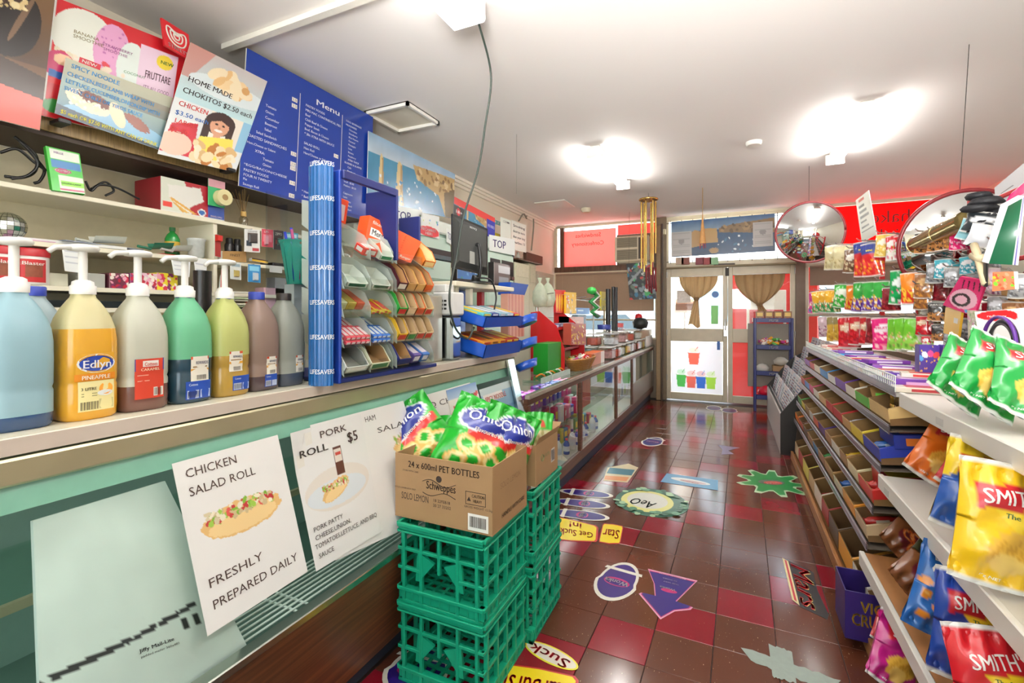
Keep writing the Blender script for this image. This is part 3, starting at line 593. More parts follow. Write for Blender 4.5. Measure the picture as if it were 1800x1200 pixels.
# packets and bottles on the showcase shelves
rd = random.Random(4)
def pkt(name, label, cat, group, w, d, h, c, c2, lid=None):
    b = MB(); b.box((-d/2, -w/2, 0), (d/2, w/2, h), M(c, .4, var=.12, sc=40), .006); b.box((d/2, -w*.32, h*.35), (d/2+.001, w*.32, h*.75), M(c2, .4)); return b.obj(name, None, label, cat, group, loc=(0, 0, 0))
for z, nm, yy0, yy1 in ((.586, 'top', 2.78, 4.3), (.366, 'middle', 2.8, 4.6), (.18, 'bottom', 2.8, 5.0)):
    cols = {'top': ['#2f7d4a', '#c9d64a', '#8a2f96', '#a13a8f', '#5a2a8a', '#23409a', '#c23a7a'], 'middle': ['#d83a6a', '#f0e8ea', '#c92f4a', '#e58aa8', '#3a62b8'], 'bottom': ['#3a7fae', '#c8405a', '#e6d9c2', '#4aa06a', '#6a3a86', '#d8d24a']}[nm]
    protos = [pkt('carton' if nm != 'middle' else 'box', 'x', 'packet', 'packets on the %s showcase shelf, %s' % (nm, n), rd.uniform(.06, .1), .05, rd.uniform(.1, .16), c, rd.choice(['#f3efe2', '#f2d03a', '#e9e9ef'])) for c, n in zip(cols, ['green', 'lime', 'purple', 'magenta', 'violet', 'blue', 'pink'] if nm == 'top' else ['crimson', 'white', 'red', 'rose', 'blue'] if nm == 'middle' else ['teal', 'rose', 'cream', 'green', 'purple', 'yellow'])]
    y = yy0; i = 0
    while y < yy1:
        k = i % len(protos) if nm != 'top' else min(len(protos)-1, int((y-yy0)/(yy1-yy0)*len(protos)*1.01))
        for row, xx in enumerate((-1.42, -1.5)):
            p = protos[k]; place(p, (xx+rd.uniform(-.01, .01), y, z), (0, 0, rd.uniform(-.15, .15)), '%s packet standing on the %s shelf of the glass showcase' % (p['group'].split(', ')[1], nm))
        y += .112; i += 1
def bottle(name, label, cat, h, r, col, cap, lab=None, n=16, tr=None):
    t = thing(name, label, cat)
    b = MB(); b.lathe([(r*.9, 0), (r, h*.04), (r, h*.62), (r*.7, h*.76), (r*.34, h*.84), (r*.34, h*.9)], M(col, .25, coat=.3) if not tr else glass(*tr), n); b.obj('body', t)
    b = MB(); b.lathe([(r*.42, h*.88), (r*.42, h)], M(cap, .35), n); b.obj('cap', t)
    if lab: b = MB(); b.lathe([(r*1.01, h*.2), (r*1.01, h*.52)], M(lab, .4), n, cap=False); b.obj('label', t)
    return t
b1 = bottle('bottle', 'x', 'bottle', .17, .03, '#ece8e4', '#2f4f9a', '#d8dbe6'); b2 = bottle('bottle', 'x', 'bottle', .13, .026, '#2f58a8', '#d83a4a', '#e6e6ee')
for i in range(12):
    pr = (b1, b2)[i % 2]; place(pr, (-1.27+rd.uniform(-.01, .02), 2.95+i*.16, .18), (0, 0, 0), ['white bottle with blue cap on the floor of the showcase', 'small blue bottle with red cap on the floor of the showcase'][i % 2], ['white bottles in the showcase', 'blue bottles in the showcase'][i % 2])

# ------------------------------------------------------------------ green milk crates
m_cr = M('#12a079', .38, var=.05, sc=8, trans=.15)
def crate(label, loc, rz=0, h=.29, w=.355, proto=[None]):
    if proto[0] is not None:
        o = copy_tree(proto[0], loc, (0, 0, rz), label); o.scale = (1, 1, h/.29); return o
    t = thing('milk_crate', label, 'crate', loc, rz); hw = w/2; H = .29
    for k in range(4):
        b = MB(); b.T = Matrix.Rotation(k*pi/2, 4, 'Z')
        y = -hw
        def bar(x0, x1, z0, z1, d=.012, yo=0): b.box((x0, y+yo, z0), (x1, y+yo+d, z1), m_cr, .002)
        bar(-hw, hw, .255, .262, .03, -.006); bar(-hw, hw, .276, .29, .012, -.008); bar(-hw, hw, .262, .276, .006)
        bar(-hw, hw, .0, .012, .02, 0); bar(-hw, hw, .045, .058, .026, -.006); bar(-hw, hw, .012, .045, .004, .004)
        bar(-hw, hw, .19, .202, .014, -.002)
        if k % 2: bar(-hw, hw, .12, .132, .014, -.002)
        else: bar(-hw, -.08, .12, .132, .014, -.002); bar(.08, hw, .12, .132, .014, -.002)
        for i in range(-2, 3):
            x = i*(hw/2.35); 
            if abs(i) == 2 or k % 2 or i: bar(x-.006, x+.006, .012, .262, .016, -.004)
        for i in range(-4, 5): bar(i*hw/4.6-.002, i*hw/4.6+.002, .012, .045, .012, 0)
        for i in range(-4, 5): bar(i*hw/4.6-.002, i*hw/4.6+.002, .262, .276, .012, 0)
        if k % 2 == 0:     # hand grip: sloping webs
            for sx in (-1, 1): b.poly([(sx*.09, y, .195), (sx*.02, y, .165), (sx*.085, y, .09), (sx*.1, y, .09)], m_cr, th=.01, dirn=(0, 1, 0))
            bar(-.006, .006, .132, .262, .016, -.004)
        b.obj('side', t)
    b = MB()
    for i in range(-4, 5): b.box((i*.04-.006, -hw+.01, .004), (i*.04+.006, hw-.01, .012), m_cr); b.box((-hw+.01, i*.04-.006, .006), (hw-.01, i*.04+.006, .014), m_cr)
    b.obj('base_grid', t); proto[0] = t; return t
for a, (x, y, rz, hh) in enumerate(((-.935, 1.575, 0, .29), (-.915, 1.945, .02, .31))):
    n = ('front', 'rear')[a]
    crate('green plastic milk crate on the floor, bottom of the %s stack' % n, (x, y, .003), rz, hh-.002)
    crate('green plastic milk crate, top of the %s stack' % n, (x, y, .003+hh), rz, hh-.002)
# ------------------------------------------------------------------ cartons
m_card = M('#a17f58', .7, var=.05, sc=12); m_card2 = M('#b6946a', .7, var=.05, sc=12)
def carton(name, label, loc, rz, w, d, h, flaps, prints=None, mat=None, cat='carton'):
    mat = mat or m_card; t = thing(name, label, cat, loc, rz); th = .004
    b = MB(); b.box((-w/2, -d/2, 0), (w/2, d/2, th), mat)
    for a in ((-w/2, -d/2, w/2, -d/2+th), (-w/2, d/2-th, w/2, d/2), (-w/2, -d/2+th, -w/2+th, d/2-th), (w/2-th, -d/2+th, w/2, d/2-th)): b.box((a[0], a[1], th), (a[2], a[3], h), mat, .001)
    b.obj('box_body', t)
    for (ax, sgn, ang, ln) in flaps:
        b = MB(); c, s_ = cos(ang)*ln, sin(ang)*ln
        if ax == 'x': X = sgn*w/2; pts = [(X, -d/2, h), (X, d/2, h), (X+sgn*c, d/2-.01, h+s_), (X+sgn*c, -d/2+.01, h+s_)]
        else: Y = sgn*d/2; pts = [(-w/2, Y, h), (w/2, Y, h), (w/2-.01, Y+sgn*c, h+s_), (-w/2+.01, Y+sgn*c, h+s_)]
        b.poly(pts, mat, th=.003, dirn=(0, 0, 1)); b.obj('flap', t)
    if prints:
        b = MB(); prints(b); b.obj('printing', t)
    return t
ink = M('#3a2c24', .6); Z1 = .003+.58+.002
def pr1(b):
    w, d, h = .41, .295, .235; f = lambda x, y: V((x-w/2-.02, -d/2-.0008, h-y)); g = lambda x, y: V((w/2+.0008, x-d/2, h-y))
    b.text('24 x 600ml PET BOTTLES', .08, .045, .024, ink, f, 'l', True, .3); b.text('Schweppes', .16, .112, .03, ink, f, 'l', True, .125)
    b.text('SOLO LEMON', .05, .165, .026, ink, f, 'l', False, .12); b.text('18 22FEB18', .19, .155, .011, ink, f); b.text('20 27 33202', .19, .173, .011, ink, f); b.text('GROSS WEIGHT 15.5kg', .32, .152, .008, ink, f)
    b.text('HOLD LOWER BOX FIRST', .02, .128, .006, ink, f); b.text('STORE WITH CARE', .055, .062, .006, ink, f)
    b.lathe([(.0001, 0), (.012, 0)], ink, 14) if 0 else b.poly([(.215+.012*cos(a*pi/8), .072+.012*sin(a*pi/8)) for a in range(16)], ink, f)
    pts = [(.145+.14*i/12, .088-.01*sin(i/12*pi*2.2)) for i in range(13)]; b.tube([f(*p) for p in pts], .0012, ink, 4)
    pts = [(.145+.14*i/12, .128+.008*sin(i/12*pi*2.2)) for i in range(13)]; b.tube([f(*p) for p in pts], .0012, ink, 4)
    for a in ((.325, .095, .405, .097), (.325, .138, .405, .14), (.325, .095, .327, .14), (.403, .095, .405, .14)): b.poly([(a[0], a[1]), (a[2], a[1]), (a[2], a[3]), (a[0], a[3])], ink, f)
    b.text('CAUTION', .35, .114, .011, ink, f, 'l', True, .05); b.text('HEAVY', .355, .131, .011, ink, f, 'l', True, .035); b.poly([(.331, .128), (.347, .128), (.339, .113)], ink, f)
    b.poly([(.335, .17), (.415, .17), (.415, .228), (.335, .228)], m_white, f)
    fb = lambda x, y: f(x, y)+V((0, -.0006, 0))
    x = .342
    rd2 = random.Random(3)
    while x < .406: ww = rd2.choice((.001, .0018, .0028)); b.poly([(x, .179), (x+ww, .179), (x+ww, .216), (x, .216)], ink, fb); x += ww+rd2.choice((.0012, .002))
    b.text('SOLO LEMON', .06, .095, .022, M('#8a6c4b', .7), g, 'l', False, .17); b.text('HANDLE WITH CARE', .07, .2, .017, ink, g, 'l', True, .2)
bx1 = carton('cardboard_carton', 'open brown carton printed 24 x 600ml PET BOTTLES on the front crates', (-.945, 1.575, Z1), .0, .41, .295, .235, [], pr1)
Z2 = .003+.62+.002
def pr2(b):
    w, d, h = .36, .27, .17; g = lambda x, y: V((w/2+.0008, x-d/2, h-y))
    b.poly([(.18, .06), (.225, .06), (.225, .12), (.18, .12)], m_white, g); x = .184
    while x < .22: b.poly([(x, .066), (x+.0016, .066), (x+.0016, .114), (x, .114)], ink, lambda x, y: g(x, y)+V((.0006, 0, 0))); x += .0035
    b.text('NUT BUTTER', .09, .075, .014, M('#5a7a4a', .6), g, 'l', False, .07); b.tube([g(.075+.014*cos(a*pi/8), .07+.014*sin(a*pi/8)) for a in range(17)], .0012, M('#5a7a4a', .6), 4)
bx2 = carton('cardboard_carton', 'open brown carton of prawn crackers on the rear crates', (-.92, 1.95, Z2), .0, .36, .27, .17, [('y', 1, .3, .08), ('x', 1, 1.2, .03)], pr2)
# ------------------------------------------------------------------ syrup jugs along the counter
def jug_surf(th, z, prof, sq=3.4, off=0.):
    r = np.interp(z, [p[1] for p in prof], [p[0] for p in prof])+off
    cx, sn = cos(th), sin(th); q = (abs(cx)**sq+abs(sn)**sq)**(-1/sq); return V((r*cx*q*1.04, r*sn*q, z))
def jug(label, y, x=-1.375, body='#dfe3dc', liquid='#7a5a52', lvl=.07, cap='pump', collar='#f2f0ea', labels=(), k=1.0, ring=None, dirn=-1, rz=0):
    prof = [(.048, 0), (.053, .006), (.0545, .03), (.0545, .075), (.0525, .082), (.0545, .09), (.055, .14), (.0545, .18), (.052, .205), (.0455, .23), (.037, .250), (.028, .266), (.021, .277), (.0185, .290)]
    t = thing('syrup_jug', label, 'jug', (x, y, CT+.0005), rz, 'syrup jugs on the counter')
    def part(z0, z1, mat, nm, lab=None):
        pr = [(float(np.interp(z0, [p[1] for p in prof], [p[0] for p in prof])), z0)]+[p for p in prof if z0 < p[1] < z1]+[(float(np.interp(z1, [p[1] for p in prof], [p[0] for p in prof])), z1)]
        b = MB(); b.lathe(pr, mat, 36, sx=1.04, sq=3.4, cap=(nm == 'syrup')); b.obj(nm, t, lab)
    part(0, lvl, M(liquid, .22, var=.05, sc=10, coat=.4), 'syrup'); part(lvl, .29, M(body, .3, trans=.3, var=.06, sc=12), 'jug_body')
    if ring: b = MB(); b.lathe([(.021, .282), (.022, .284), (.021, .289)], M(ring, .4), 20); b.obj('seal_ring', t)
    if cap == 'pump':
        mc = M(collar, .35, var=.03); b = MB(); b.lathe([(.024, .284), (.0245, .303), (.021, .305), (.020, .313), (.013, .317)], mc, 24); b.obj('collar', t)
        b = MB(); b.cyl((0, 0, .315), (0, 0, .385), .0085, mc, n=14); b.obj('pump_stem', t)
        b = MB(); b.lathe([(.006, .382), (.028, .385), (.031, .391), (.028, .397), (.012, .400), (.0001, .401)], mc, 24); b.obj('pump_head', t)
        b = MB(); a = dirn; b.tube([(0, 0, .39), (.01, .03*a, .39), (.012, .055*a, .386), (.013, .066*a, .376)], .006, mc, 8); b.obj('spout', t)
    else:
        b = MB(); b.lathe([(.0235, .284), (.024, .305), (.022, .308), (.0001, .309)], M(cap, .4), 24); b.obj('cap', t)
    for (y0, y1, z0, z1, col, txt) in labels:
        b = MB(); def_s = lambda yy, zz, o=.0008: V((float(jug_surf(math.atan2(yy, .0545), zz, prof, off=o).x), yy, zz))
        b.sheet(lambda u, w: def_s(y0+(y1-y0)*u, z1-(z1-z0)*w), 8, 8, M(col, .35, var=.04))
        for tx in txt:
            if tx[0] == 'bar':
                u = tx[1]
                while u < tx[3]: w_ = .012 if int(u*977) % 2 else .022; b.poly([(u, tx[2]), (u+w_, tx[2]), (u+w_, tx[4]), (u, tx[4])], M('#2a2422', .5), lambda a, c: def_s(y0+(y1-y0)*a, z1-(z1-z0)*c, .0016)); u += .04
            elif tx[0] == 'box': b.poly([(tx[1], tx[2]), (tx[3], tx[2]), (tx[3], tx[4]), (tx[1], tx[4])], M(tx[5], .4), lambda a, c: def_s(y0+(y1-y0)*a, z1-(z1-z0)*c, .0012))
            elif tx[0] == 'oval': b.poly([(tx[1]+tx[3]*cos(i*pi/10), tx[2]+tx[4]*sin(i*pi/10)) for i in range(20)], M(tx[5], .4), lambda a, c: def_s(y0+(y1-y0)*a, z1-(z1-z0)*c, tx[6] if len(tx) > 6 else .0014))
            else:
                st, u, w_, hh, cc = tx[:5]; W_ = (tx[5] if len(tx) > 5 else None)
                b.text(st, u, w_, hh, M(cc, .4), lambda a, c: def_s(y0+(y1-y0)*a, z1-(z1-z0)*c, .002), 'l', True, W_)
        b.obj('label', t)
    return t
bw = '#efe9da'
rew = lambda z: (-.018, .03, z, z+.066, bw, [('box', 0, 0, 1, .12, '#c8502e'), ('box', .0, .5, 1, .62, '#e0a23a'), ('REWARDS', .25, .32, .13, '#26305a', .7), ('bar', .3, .76, .85, .95), ('box', .1, .4, .9, .45, '#8a6a3a')])
blu = lambda: (-.03, .036, .01, .058, '#2348a0', [('Cottees', .1, .25, .14, '#dfe6f4', .35), ('box', .05, .5, .5, .95, '#c9d3ea'), ('box', .56, .5, .97, .95, '#b9c6e2'), ('bar', .08, .55, .48, .9)])
jug('pale blue syrup jug, leftmost in the row, with a white pump', .462, -1.372, '#a9ccd6', '#28466e', .03, labels=[])
jug('pineapple syrup jug full of yellow syrup with a white pump', .578, -1.37, '#e6dfae', '#d9a02c', .205, labels=[(-.036, .036, .104, .15, '#d9a02c', [('oval', .52, .5, .50, .46, '#f2f4f6', .0010), ('oval', .52, .5, .45, .38, '#1f3f9a', .0016), ('Edlyn', .14, .72, .4, '#f6f6f8', .76)]), (-.038, .038, .088, .104, '#e08a22', [('PINEAPPLE', .15, .8, .6, '#fbf2dc', .7)]),
    (-.032, .036, .02, .087, '#efe3a4', [('3 LITRE', .06, .3, .1, '#2c2a22', .42), ('bar', .06, .68, .5, .95), ('oval', .75, .28, .2, .2, '#f0a23a'), ('oval', .72, .42, .22, .1, '#e9ece8', .0017), ('box', .55, .62, .97, .95, '#cfc58c'), ('box', .08, .4, .5, .42, '#6a6240'), ('box', .08, .48, .5, .5, '#6a6240')])])
jug('caramel syrup jug nearly empty with a red label and drips', .690, -1.37, '#dcdccb', '#6b473e', .062, labels=[(-.034, .03, .03, .128, '#c8402c', [('box', 0, 0, 1, .3, '#2a3a8c'), ('box', .25, .05, .8, .2, '#f0ece4'), ('Cottees', .3, .18, .1, '#c22a2a', .45), ('CARAMEL', .18, .3, .07, '#f6e9c8', .66), ('box', .08, .4, .45, .42, '#e8b8a4'), ('box', .08, .47, .5, .49, '#e8b8a4'), ('box', .08, .54, .48, .56, '#e8b8a4'), ('box', .62, .73, .97, .95, '#f2efe6'), ('bar', .65, .75, .93, .93)])], dirn=-1)
jug('green lime syrup jug with dark blue-green syrup and letter L on the shoulder', .804, -1.37, '#79c99c', '#1e3c4c', .118, ring='#233a8c', labels=[blu(), rew(.058)])
jug('yellow-green syrup jug with golden syrup between the green and brown jugs', .917, -1.37, '#cfd484', '#a8863a', .118, ring='#233a8c', labels=[(-.014, .04, .016, .058, '#2348a0', blu()[5]), (-.024, .016, .072, .13, bw, rew(0)[5])])
jug('brown chocolate syrup jug with a dark blue cap', 1.025, -1.375, '#9c8478', '#4b3c40', .045, cap='#2a3c9a', labels=[(-.014, .03, .012, .05, '#2348a0', blu()[5]), (-.008, .028, .05, .105, bw, rew(0)[5])])
jug('greyish syrup jug with a black cap beside the blue rack column', 1.13, -1.38, '#a3a79c', '#3a4250', .042, cap='#2b2420', labels=[(.0, .03, .045, .1, bw, rew(0)[5])])
jug('blue-capped jug behind the blue and pineapple jugs', .575, -1.60, '#a9bcc0', '#7fa0a8', .1, cap='#2a3c9a')
# ------------------------------------------------------------------ tiered confectionery rack
m_blue = M('#1d3fa0', .35, var=.06); m_navy = M('#1a2566', .4); m_rib = M('#175c9c', .25, .0, var=.1, coat=.4); m_clr = glass((.93, .96, .94), .05)
dr = thing('confectionery_rack', 'tiered confectionery rack with a ribbed blue column and clear trays', 'display rack', (-1.4, 1.45, CT), world=True)
b = MB(); cx, cy = -1.262, 1.185
pts = []
for i in range(41):
    a = pi+pi*i/40; rr = .048+(.0016 if i % 4 < 2 else 0); pts.append((cx+rr*cos(a), cy+rr*.75*sin(a)))
b.poly([(x, y, CT) for x, y in pts], m_rib, th=.735, dirn=(0, 0, 1)); b.obj('column', dr, 'ribbed blue half-round column')
for i in range(7):
    b = MB(); z = CT+.02+i*.115; f = lambda x, y, z=z: V((cx+.0512*cos(pi*(1.34+x*7.6)), cy+.0385*sin(pi*(1.34+x*7.6)), z-y+.02))
    b.text('LIFESAVERS', .006, 0, .016, M('#e9edf2', .4), f, 'l', True, .084, sub=1); b.obj('lettering', dr)
for (y, x0, x1, z1) in ((1.215, -1.495, -1.2, 1.83), (1.50, -1.6, -1.2, 1.83), (1.785, -1.6, -1.29, 1.785)):
    b = MB(); b.box((-1.29, y, CT), (-1.215, y+.012, z1), m_blue, .003) if y < 1.3 or y > 1.6 else b.box((x1-.16, y, 1.55), (x1, y+.012, z1), m_navy, .003)
    if y > 1.6: b = MB(); b.box((-1.42, y, CT), (-1.3, y+.012, z1), m_navy, .003)
    b.obj('side_board', dr)
b = MB(); b.box((-1.215, 1.22, 1.80), (-1.2, 1.5, 1.83), m_navy, .003); b.obj('top_bar', dr)
b = MB(); b.box((-1.6, 1.22, CT+.001), (-1.215, 1.8, CT+.018), m_navy, .003); b.obj('base', dr)
b = MB(); b.box((-1.6, 1.23, CT+.02), (-1.59, 1.79, 1.8), glass((.8, .84, .88), .03)); b.obj('back_board', dr)
ROWZ = [1.125, 1.222, 1.325, 1.425, 1.535]; TX = -1.205; SL = .62
def trayp(y, d, zr, h=0): return V((TX-d, y, zr+d*SL+h))
for r, zr in enumerate(ROWZ):
    for c, (ya, yb) in enumerate(((1.225, 1.485), (1.505, 1.76))):
        D = .2 if c == 0 else .17; fo = lambda y, d, h: trayp(y, d, zr, h)
        b = MB(); b.poly([fo(ya, 0, 0), fo(yb, 0, 0), fo(yb, D, 0), fo(ya, D, 0)], m_clr, th=.003, dirn=(0, 0, 1)); 
        b.poly([fo(ya, 0, 0), fo(yb, 0, 0), fo(yb, 0, .045), fo(ya, 0, .045)], m_clr, th=.003, dirn=(-1, 0, 0))
        for y in (ya, (ya+yb)/2, yb-.003):
            if y == (ya+yb)/2 and c: continue
            pl = [fo(y, 0, 0), fo(y, D, 0), fo(y, D, .05), fo(y, .1, .07), fo(y, .03, .075), fo(y, 0, .045)]
            if y == ya and c == 0: pl = [fo(y, 0, 0), fo(y, D, 0), fo(y, D, .09), fo(y, .12, .12), fo(y, .07, .115), fo(y, .03, .08)]
            b.poly(pl, M('#d5dfd6', .2, alpha=.42, var=.02), th=.003, dirn=(0, 1, 0))
        tr = b.obj('tray', dr)
        b = MB(); b.box((TX-.002, ya, zr-.012), (TX+.008, yb, zr+.012), M('#3f8fcc' if c == 0 else '#a9bccb', .3, var=.15, sc=25, coat=.3), .004)
        for k in range(3): b.box((TX+.0085, ya+.04+k*.08, zr-.007), (TX+.0088, ya+.08+k*.08, zr+.006), M('#dfe8ee', .4))
        b.obj('price_strip', tr, 'blue price strip' if c == 0 else 'silver price strip')
TA = math.atan(SL)
def on_tray(o, y, d, r, h=.004, rz=0): o.location = trayp(y, d, ROWZ[r], h); o.rotation_euler = (0, TA, rz); return o
def small_box(name, label, cat, w, d, h, col, col2=None, group=None, text=None, open_=False, inner='#a9855a', tcol='#f4f0e4'):
    """w along y, d along x (depth), origin at front bottom centre"""
    b = MB(); m = M(col, .4, var=.08, sc=30)
    if not open_:
        b.box((-d, -w/2, 0), (0, w/2, h), m, .002)
        if col2: b.box((-d*.8, -w*.5-.0005, h*.25), (-d*.2, -w*.5, h*.75), M(col2, .4)); b.box((0, -w*.35, h*.25), (.0006, w*.35, h*.8), M(col2, .4)); b.box((-d*.85, -w*.36, h), (-d*.15, w*.36, h+.0006), M(col2, .4))
    else:
        t_ = .003; mi = M(inner, .7)
        b.box((-d, -w/2, 0), (0, w/2, t_), mi); b.box((-d, -w/2, t_), (-d+t_, w/2, h*1.15), mi)
        for s in (-1, 1): b.poly([(0, s*w/2, t_), (-d, s*w/2, t_), (-d, s*w/2, h*1.15), (-d*.35, s*w/2, h), (0, s*w/2, h*.55)], m, th=t_, dirn=(0, -s, 0)); b.poly([(-.001, s*(w/2-t_-.0003), t_), (-d+t_, s*(w/2-t_-.0003), t_), (-d+t_, s*(w/2-t_-.0003), h*1.1), (-d*.35, s*(w/2-t_-.0003), h*.95), (-.001, s*(w/2-t_-.0003), h*.5)], mi)
        b.box((-t_, -w/2, t_), (0, w/2, h*.5), m)
        if col2: b.box((0, -w*.4, h*.1), (.0006, w*.4, h*.42), M(col2, .4))
    if text: b.text(text, -w*.4, -h*.3, h*.3, M(tcol, .4), lambda x, y: V((.0014, x, -y)), 'l', True, w*.8)
    return b.obj(name, None, label, cat, group, loc=(0, 0, 0))
def tb(*a, y=0, d=.0, r=0, **k): return on_tray(small_box(*a, **k), y, d, r)
pk = small_box('gum_packet', 'x', 'packet', .022, .072, .014, '#c9404f', '#f2dfe0')
n = 0
for i in range(5):
    for j in range(3):
        o = place(pk, (0, 0, 0), (0, 0, 0), 'pink and white striped gum packet in the second tray from the bottom', 'pink gum packets'); on_tray(o, 1.247+i*.024, .004+(j % 2)*.078, 1, .006+(.016 if j == 2 else 0)); 
pk2 = small_box('gum_packet', 'x', 'packet', .022, .072, .014, '#2f6fc8', '#e6eef6')
for i in range(4):
    for j in range(3):
        o = place(pk2, (0, 0, 0), (0, 0, 0), 'blue and white gum packet in the second tray from the bottom', 'blue gum packets'); on_tray(o, 1.382+i*.025, .004+(j % 2)*.078, 1, .006+(.016 if j == 2 else 0))
tb('display_box', 'brown open box between the pink and blue gum', 'box', .035, .15, .05, '#8a6a44', y=1.352+.01, d=.01, r=1, open_=True) if 0 else None
tb('display_box', 'clear-grey tub of papers in the bottom tray, leftmost', 'tub', .11, .15, .05, '#c9ccc4', '#e6e4dc', y=1.285, d=.006, r=0, open_=True, inner='#8a8c86')
tb('display_box', 'open white and green box in the bottom tray beside the tub', 'box', .105, .16, .055, '#dfe0c4', '#3a6a3a', y=1.405, d=.006, r=0, open_=True)
tb('display_box', 'open navy box at the left of the lower silver tray', 'box', .08, .16, .06, '#23286e', y=1.55, d=.006, r=0, open_=True, inner='#c49a66')
for i, (c, n_) in enumerate((('#5a4a8a', 'violet'), ('#3a6ab0', 'blue'))): tb('display_box', '%s foil packet at the right of the lower silver tray' % n_, 'packet', .05, .1, .04, c, '#e4dce8', y=1.63+i*.06, d=.008, r=0)
for i, (c, n_) in enumerate((('#e0b22c', 'yellow'), ('#c9a982', 'tan'), ('#cfae88', 'pale brown'), ('#d8c09a', 'cream'))):
    tb('display_box', 'open %s carton of tobacco papers in the second silver tray, %s' % (n_, ('leftmost', 'second', 'third', 'rightmost')[i]), 'box', .055, .14, .07, c, '#c8402c' if i != 1 else '#3a8a3a', y=1.535+i*.06, d=.006, r=1, open_=True, inner='#d8b98a')
    tb('display_box', 'open %s carton in the middle silver tray, %s' % (('green', 'tan', 'orange', 'buff')[i], ('leftmost', 'second', 'third', 'rightmost')[i]), 'box', .055, .14, .07, ('#2f9a3c', '#cfae88', '#d8652a', '#d9c08a')[i], ('#c8322c', '#e6c9a0', '#c9502a', '#c8402c')[i], y=1.535+i*.06, d=.006, r=2, open_=True, inner='#d8b98a')
for i, (c, n_) in enumerate((('#4a1420', 'maroon'), ('#c99a5a', 'tan'), ('#d8a55c', 'golden'), ('#d8652a', 'orange'))):
    tb('display_box', 'open %s carton in the fourth silver tray from the bottom' % n_, 'box', .056, .15, .07, c, '#e6dccb' if i == 0 else None, y=1.535+i*.06, d=.006, r=3, open_=True, inner='#c99a66')
lo = small_box('lolly_stick', 'x', 'sweet', .02, .09, .012, '#e0c43a', '#d84a3a')
for i in range(5): o = place(lo, (0, 0, 0), (0, 0, 0), 'yellow and red sweet in the middle blue tray', 'sweets in the middle blue tray'); on_tray(o, 1.38+i*.023, .01, 2, .006+.004*(i % 2))
for i, c in enumerate(('#c8d0a0', '#b8a84a', '#c05a3a')): tb('display_box', '%s bagged sweets in the middle blue tray behind the clear flap' % ('pale green', 'olive', 'rust')[i], 'packet', .04, .1, .03, c, y=1.25+i*.045, d=.04, r=2)
for i in range(2): tb('display_box', 'clear bin with a dark green card in the fourth blue tray, %s' % ('left', 'right')[i], 'bin', .1, .1, .035, '#cfd8cc', '#1f5a3c', y=1.29+i*.125, d=.006, r=3, open_=True, inner='#d6dcd2')
tb('display_box', 'small red box in the top blue tray', 'box', .07, .05, .03, '#d8392c', '#f0e6e0', y=1.37, d=.02, r=4)
tb('display_box', 'clear bin with green card at the right of the top blue tray', 'bin', .07, .09, .04, '#cfd8cc', '#1f7a4c', y=1.445, d=.006, r=4, open_=True, inner='#d6dcd2')
def bigorange(b):
    b.box((-.2, -.09, 0), (0, .09, .05), M('#e8521f', .35, var=.05), .003)
om = M('#e8521f', .35, var=.05)
t = thing('tobacco_carton', 'large orange menthol carton leaning in the top silver tray', 'carton', (-1.3, 1.62, 1.56), world=True)
A_, B_, C_, D_ = onX(650, 378, -1.30), onX(741, 425, -1.22), onX(722, 462, -1.21), onX(640, 432, -1.28)
b = MB(); b.poly([A_, B_, C_, D_], om, th=.05, dirn=(-1, 0, 0)); b.obj('box_body', t)
fn, Aq, nn = quadmap(A_, B_, C_, D_); pf = lambda x, y: fn(x, y, .001)
b = MB(); b.poly([pf(*p) for p in ((.1, .35), (Aq*.55, .35), (Aq*.55, .62), (.1, .62))], m_white); b.text('Menthol', .14, .57, .2, M('#222', .5), lambda x, y: fn(x, y, .002), 'l', True, Aq*.36)
b.text('filters', .12, .22, .12, m_white, lambda x, y: fn(x, y, .002)); b.text('Ranger', Aq*.72, .93, .1, m_white, lambda x, y: fn(x, y, .002), 'l', True, Aq*.24); b.obj('printing', t)
b = MB()
for i in range(9): b.box(pf(Aq*.68+.0, .06+i*.1)+V((0, -.003, -.003)), pf(Aq*.7, .1+i*.1)+V((.001, .003, .003)), M('#4a2a20', .5))
b.obj('perforation', t)
tb('display_box', 'open orange and yellow carton at the right of the top silver tray', 'box', .08, .12, .06, '#e07a2a', '#f0d08a', y=1.72, d=.004, r=4, open_=True, inner='#e8cf98')
t = small_box('tobacco_carton', 'open orange carton standing at the top of the blue tray column', 'carton', .13, .05, .11, '#e8521f', '#e9e4dc'); t.location = (-1.38, 1.36, 1.675); t.rotation_euler = (0, .15, .2)
b = MB(); b.box((-1.40, 1.25, 1.655), (-1.30, 1.48, 1.662), m_clr); b.obj('top_ledge', dr)

# ------------------------------------------------------------------ wall shelving behind the counter
SX = -2.5; m_sh = M('#e9e2cb', .45, var=.05, sc=5)
sv = thing('wall_shelving', 'cream painted wall shelving behind the counter', 'shelving', (-2.66, 1.1, 1.0), world=True)
SY0, SY1 = -.3, 2.86; S = [1.84, 1.627, 1.453, 1.365, 1.0]
for z in S: b = MB(); b.box((XL+.004, SY0, z-.02), (SX, SY1, z), m_sh, .002); b.obj('shelf', sv)
for y in (SY0, 1.62, SY1-.02): b = MB(); b.box((XL+.004, y, 1.0), (SX-.01, y+.02, 1.82 if y == 1.62 else 2.05), m_sh, .002); b.obj('divider', sv)
b = MB(); b.box((XL+.001, SY0, .98), (XL+.004, SY1, 2.05), M('#ddd3b4', .6)); b.obj('back_panel', sv)
bh = thing('overhead_cupboard', 'overhead cupboard with a wood-grain face behind the posters', 'cupboard', (-2.66, 1.1, 2.05), world=True)
b = MB(); b.box((XL+.004, SY0, 2.055), (SX-.012, SY1, CEIL-.25), M('#3a2c22', .6)); b.obj('cupboard_body', bh)
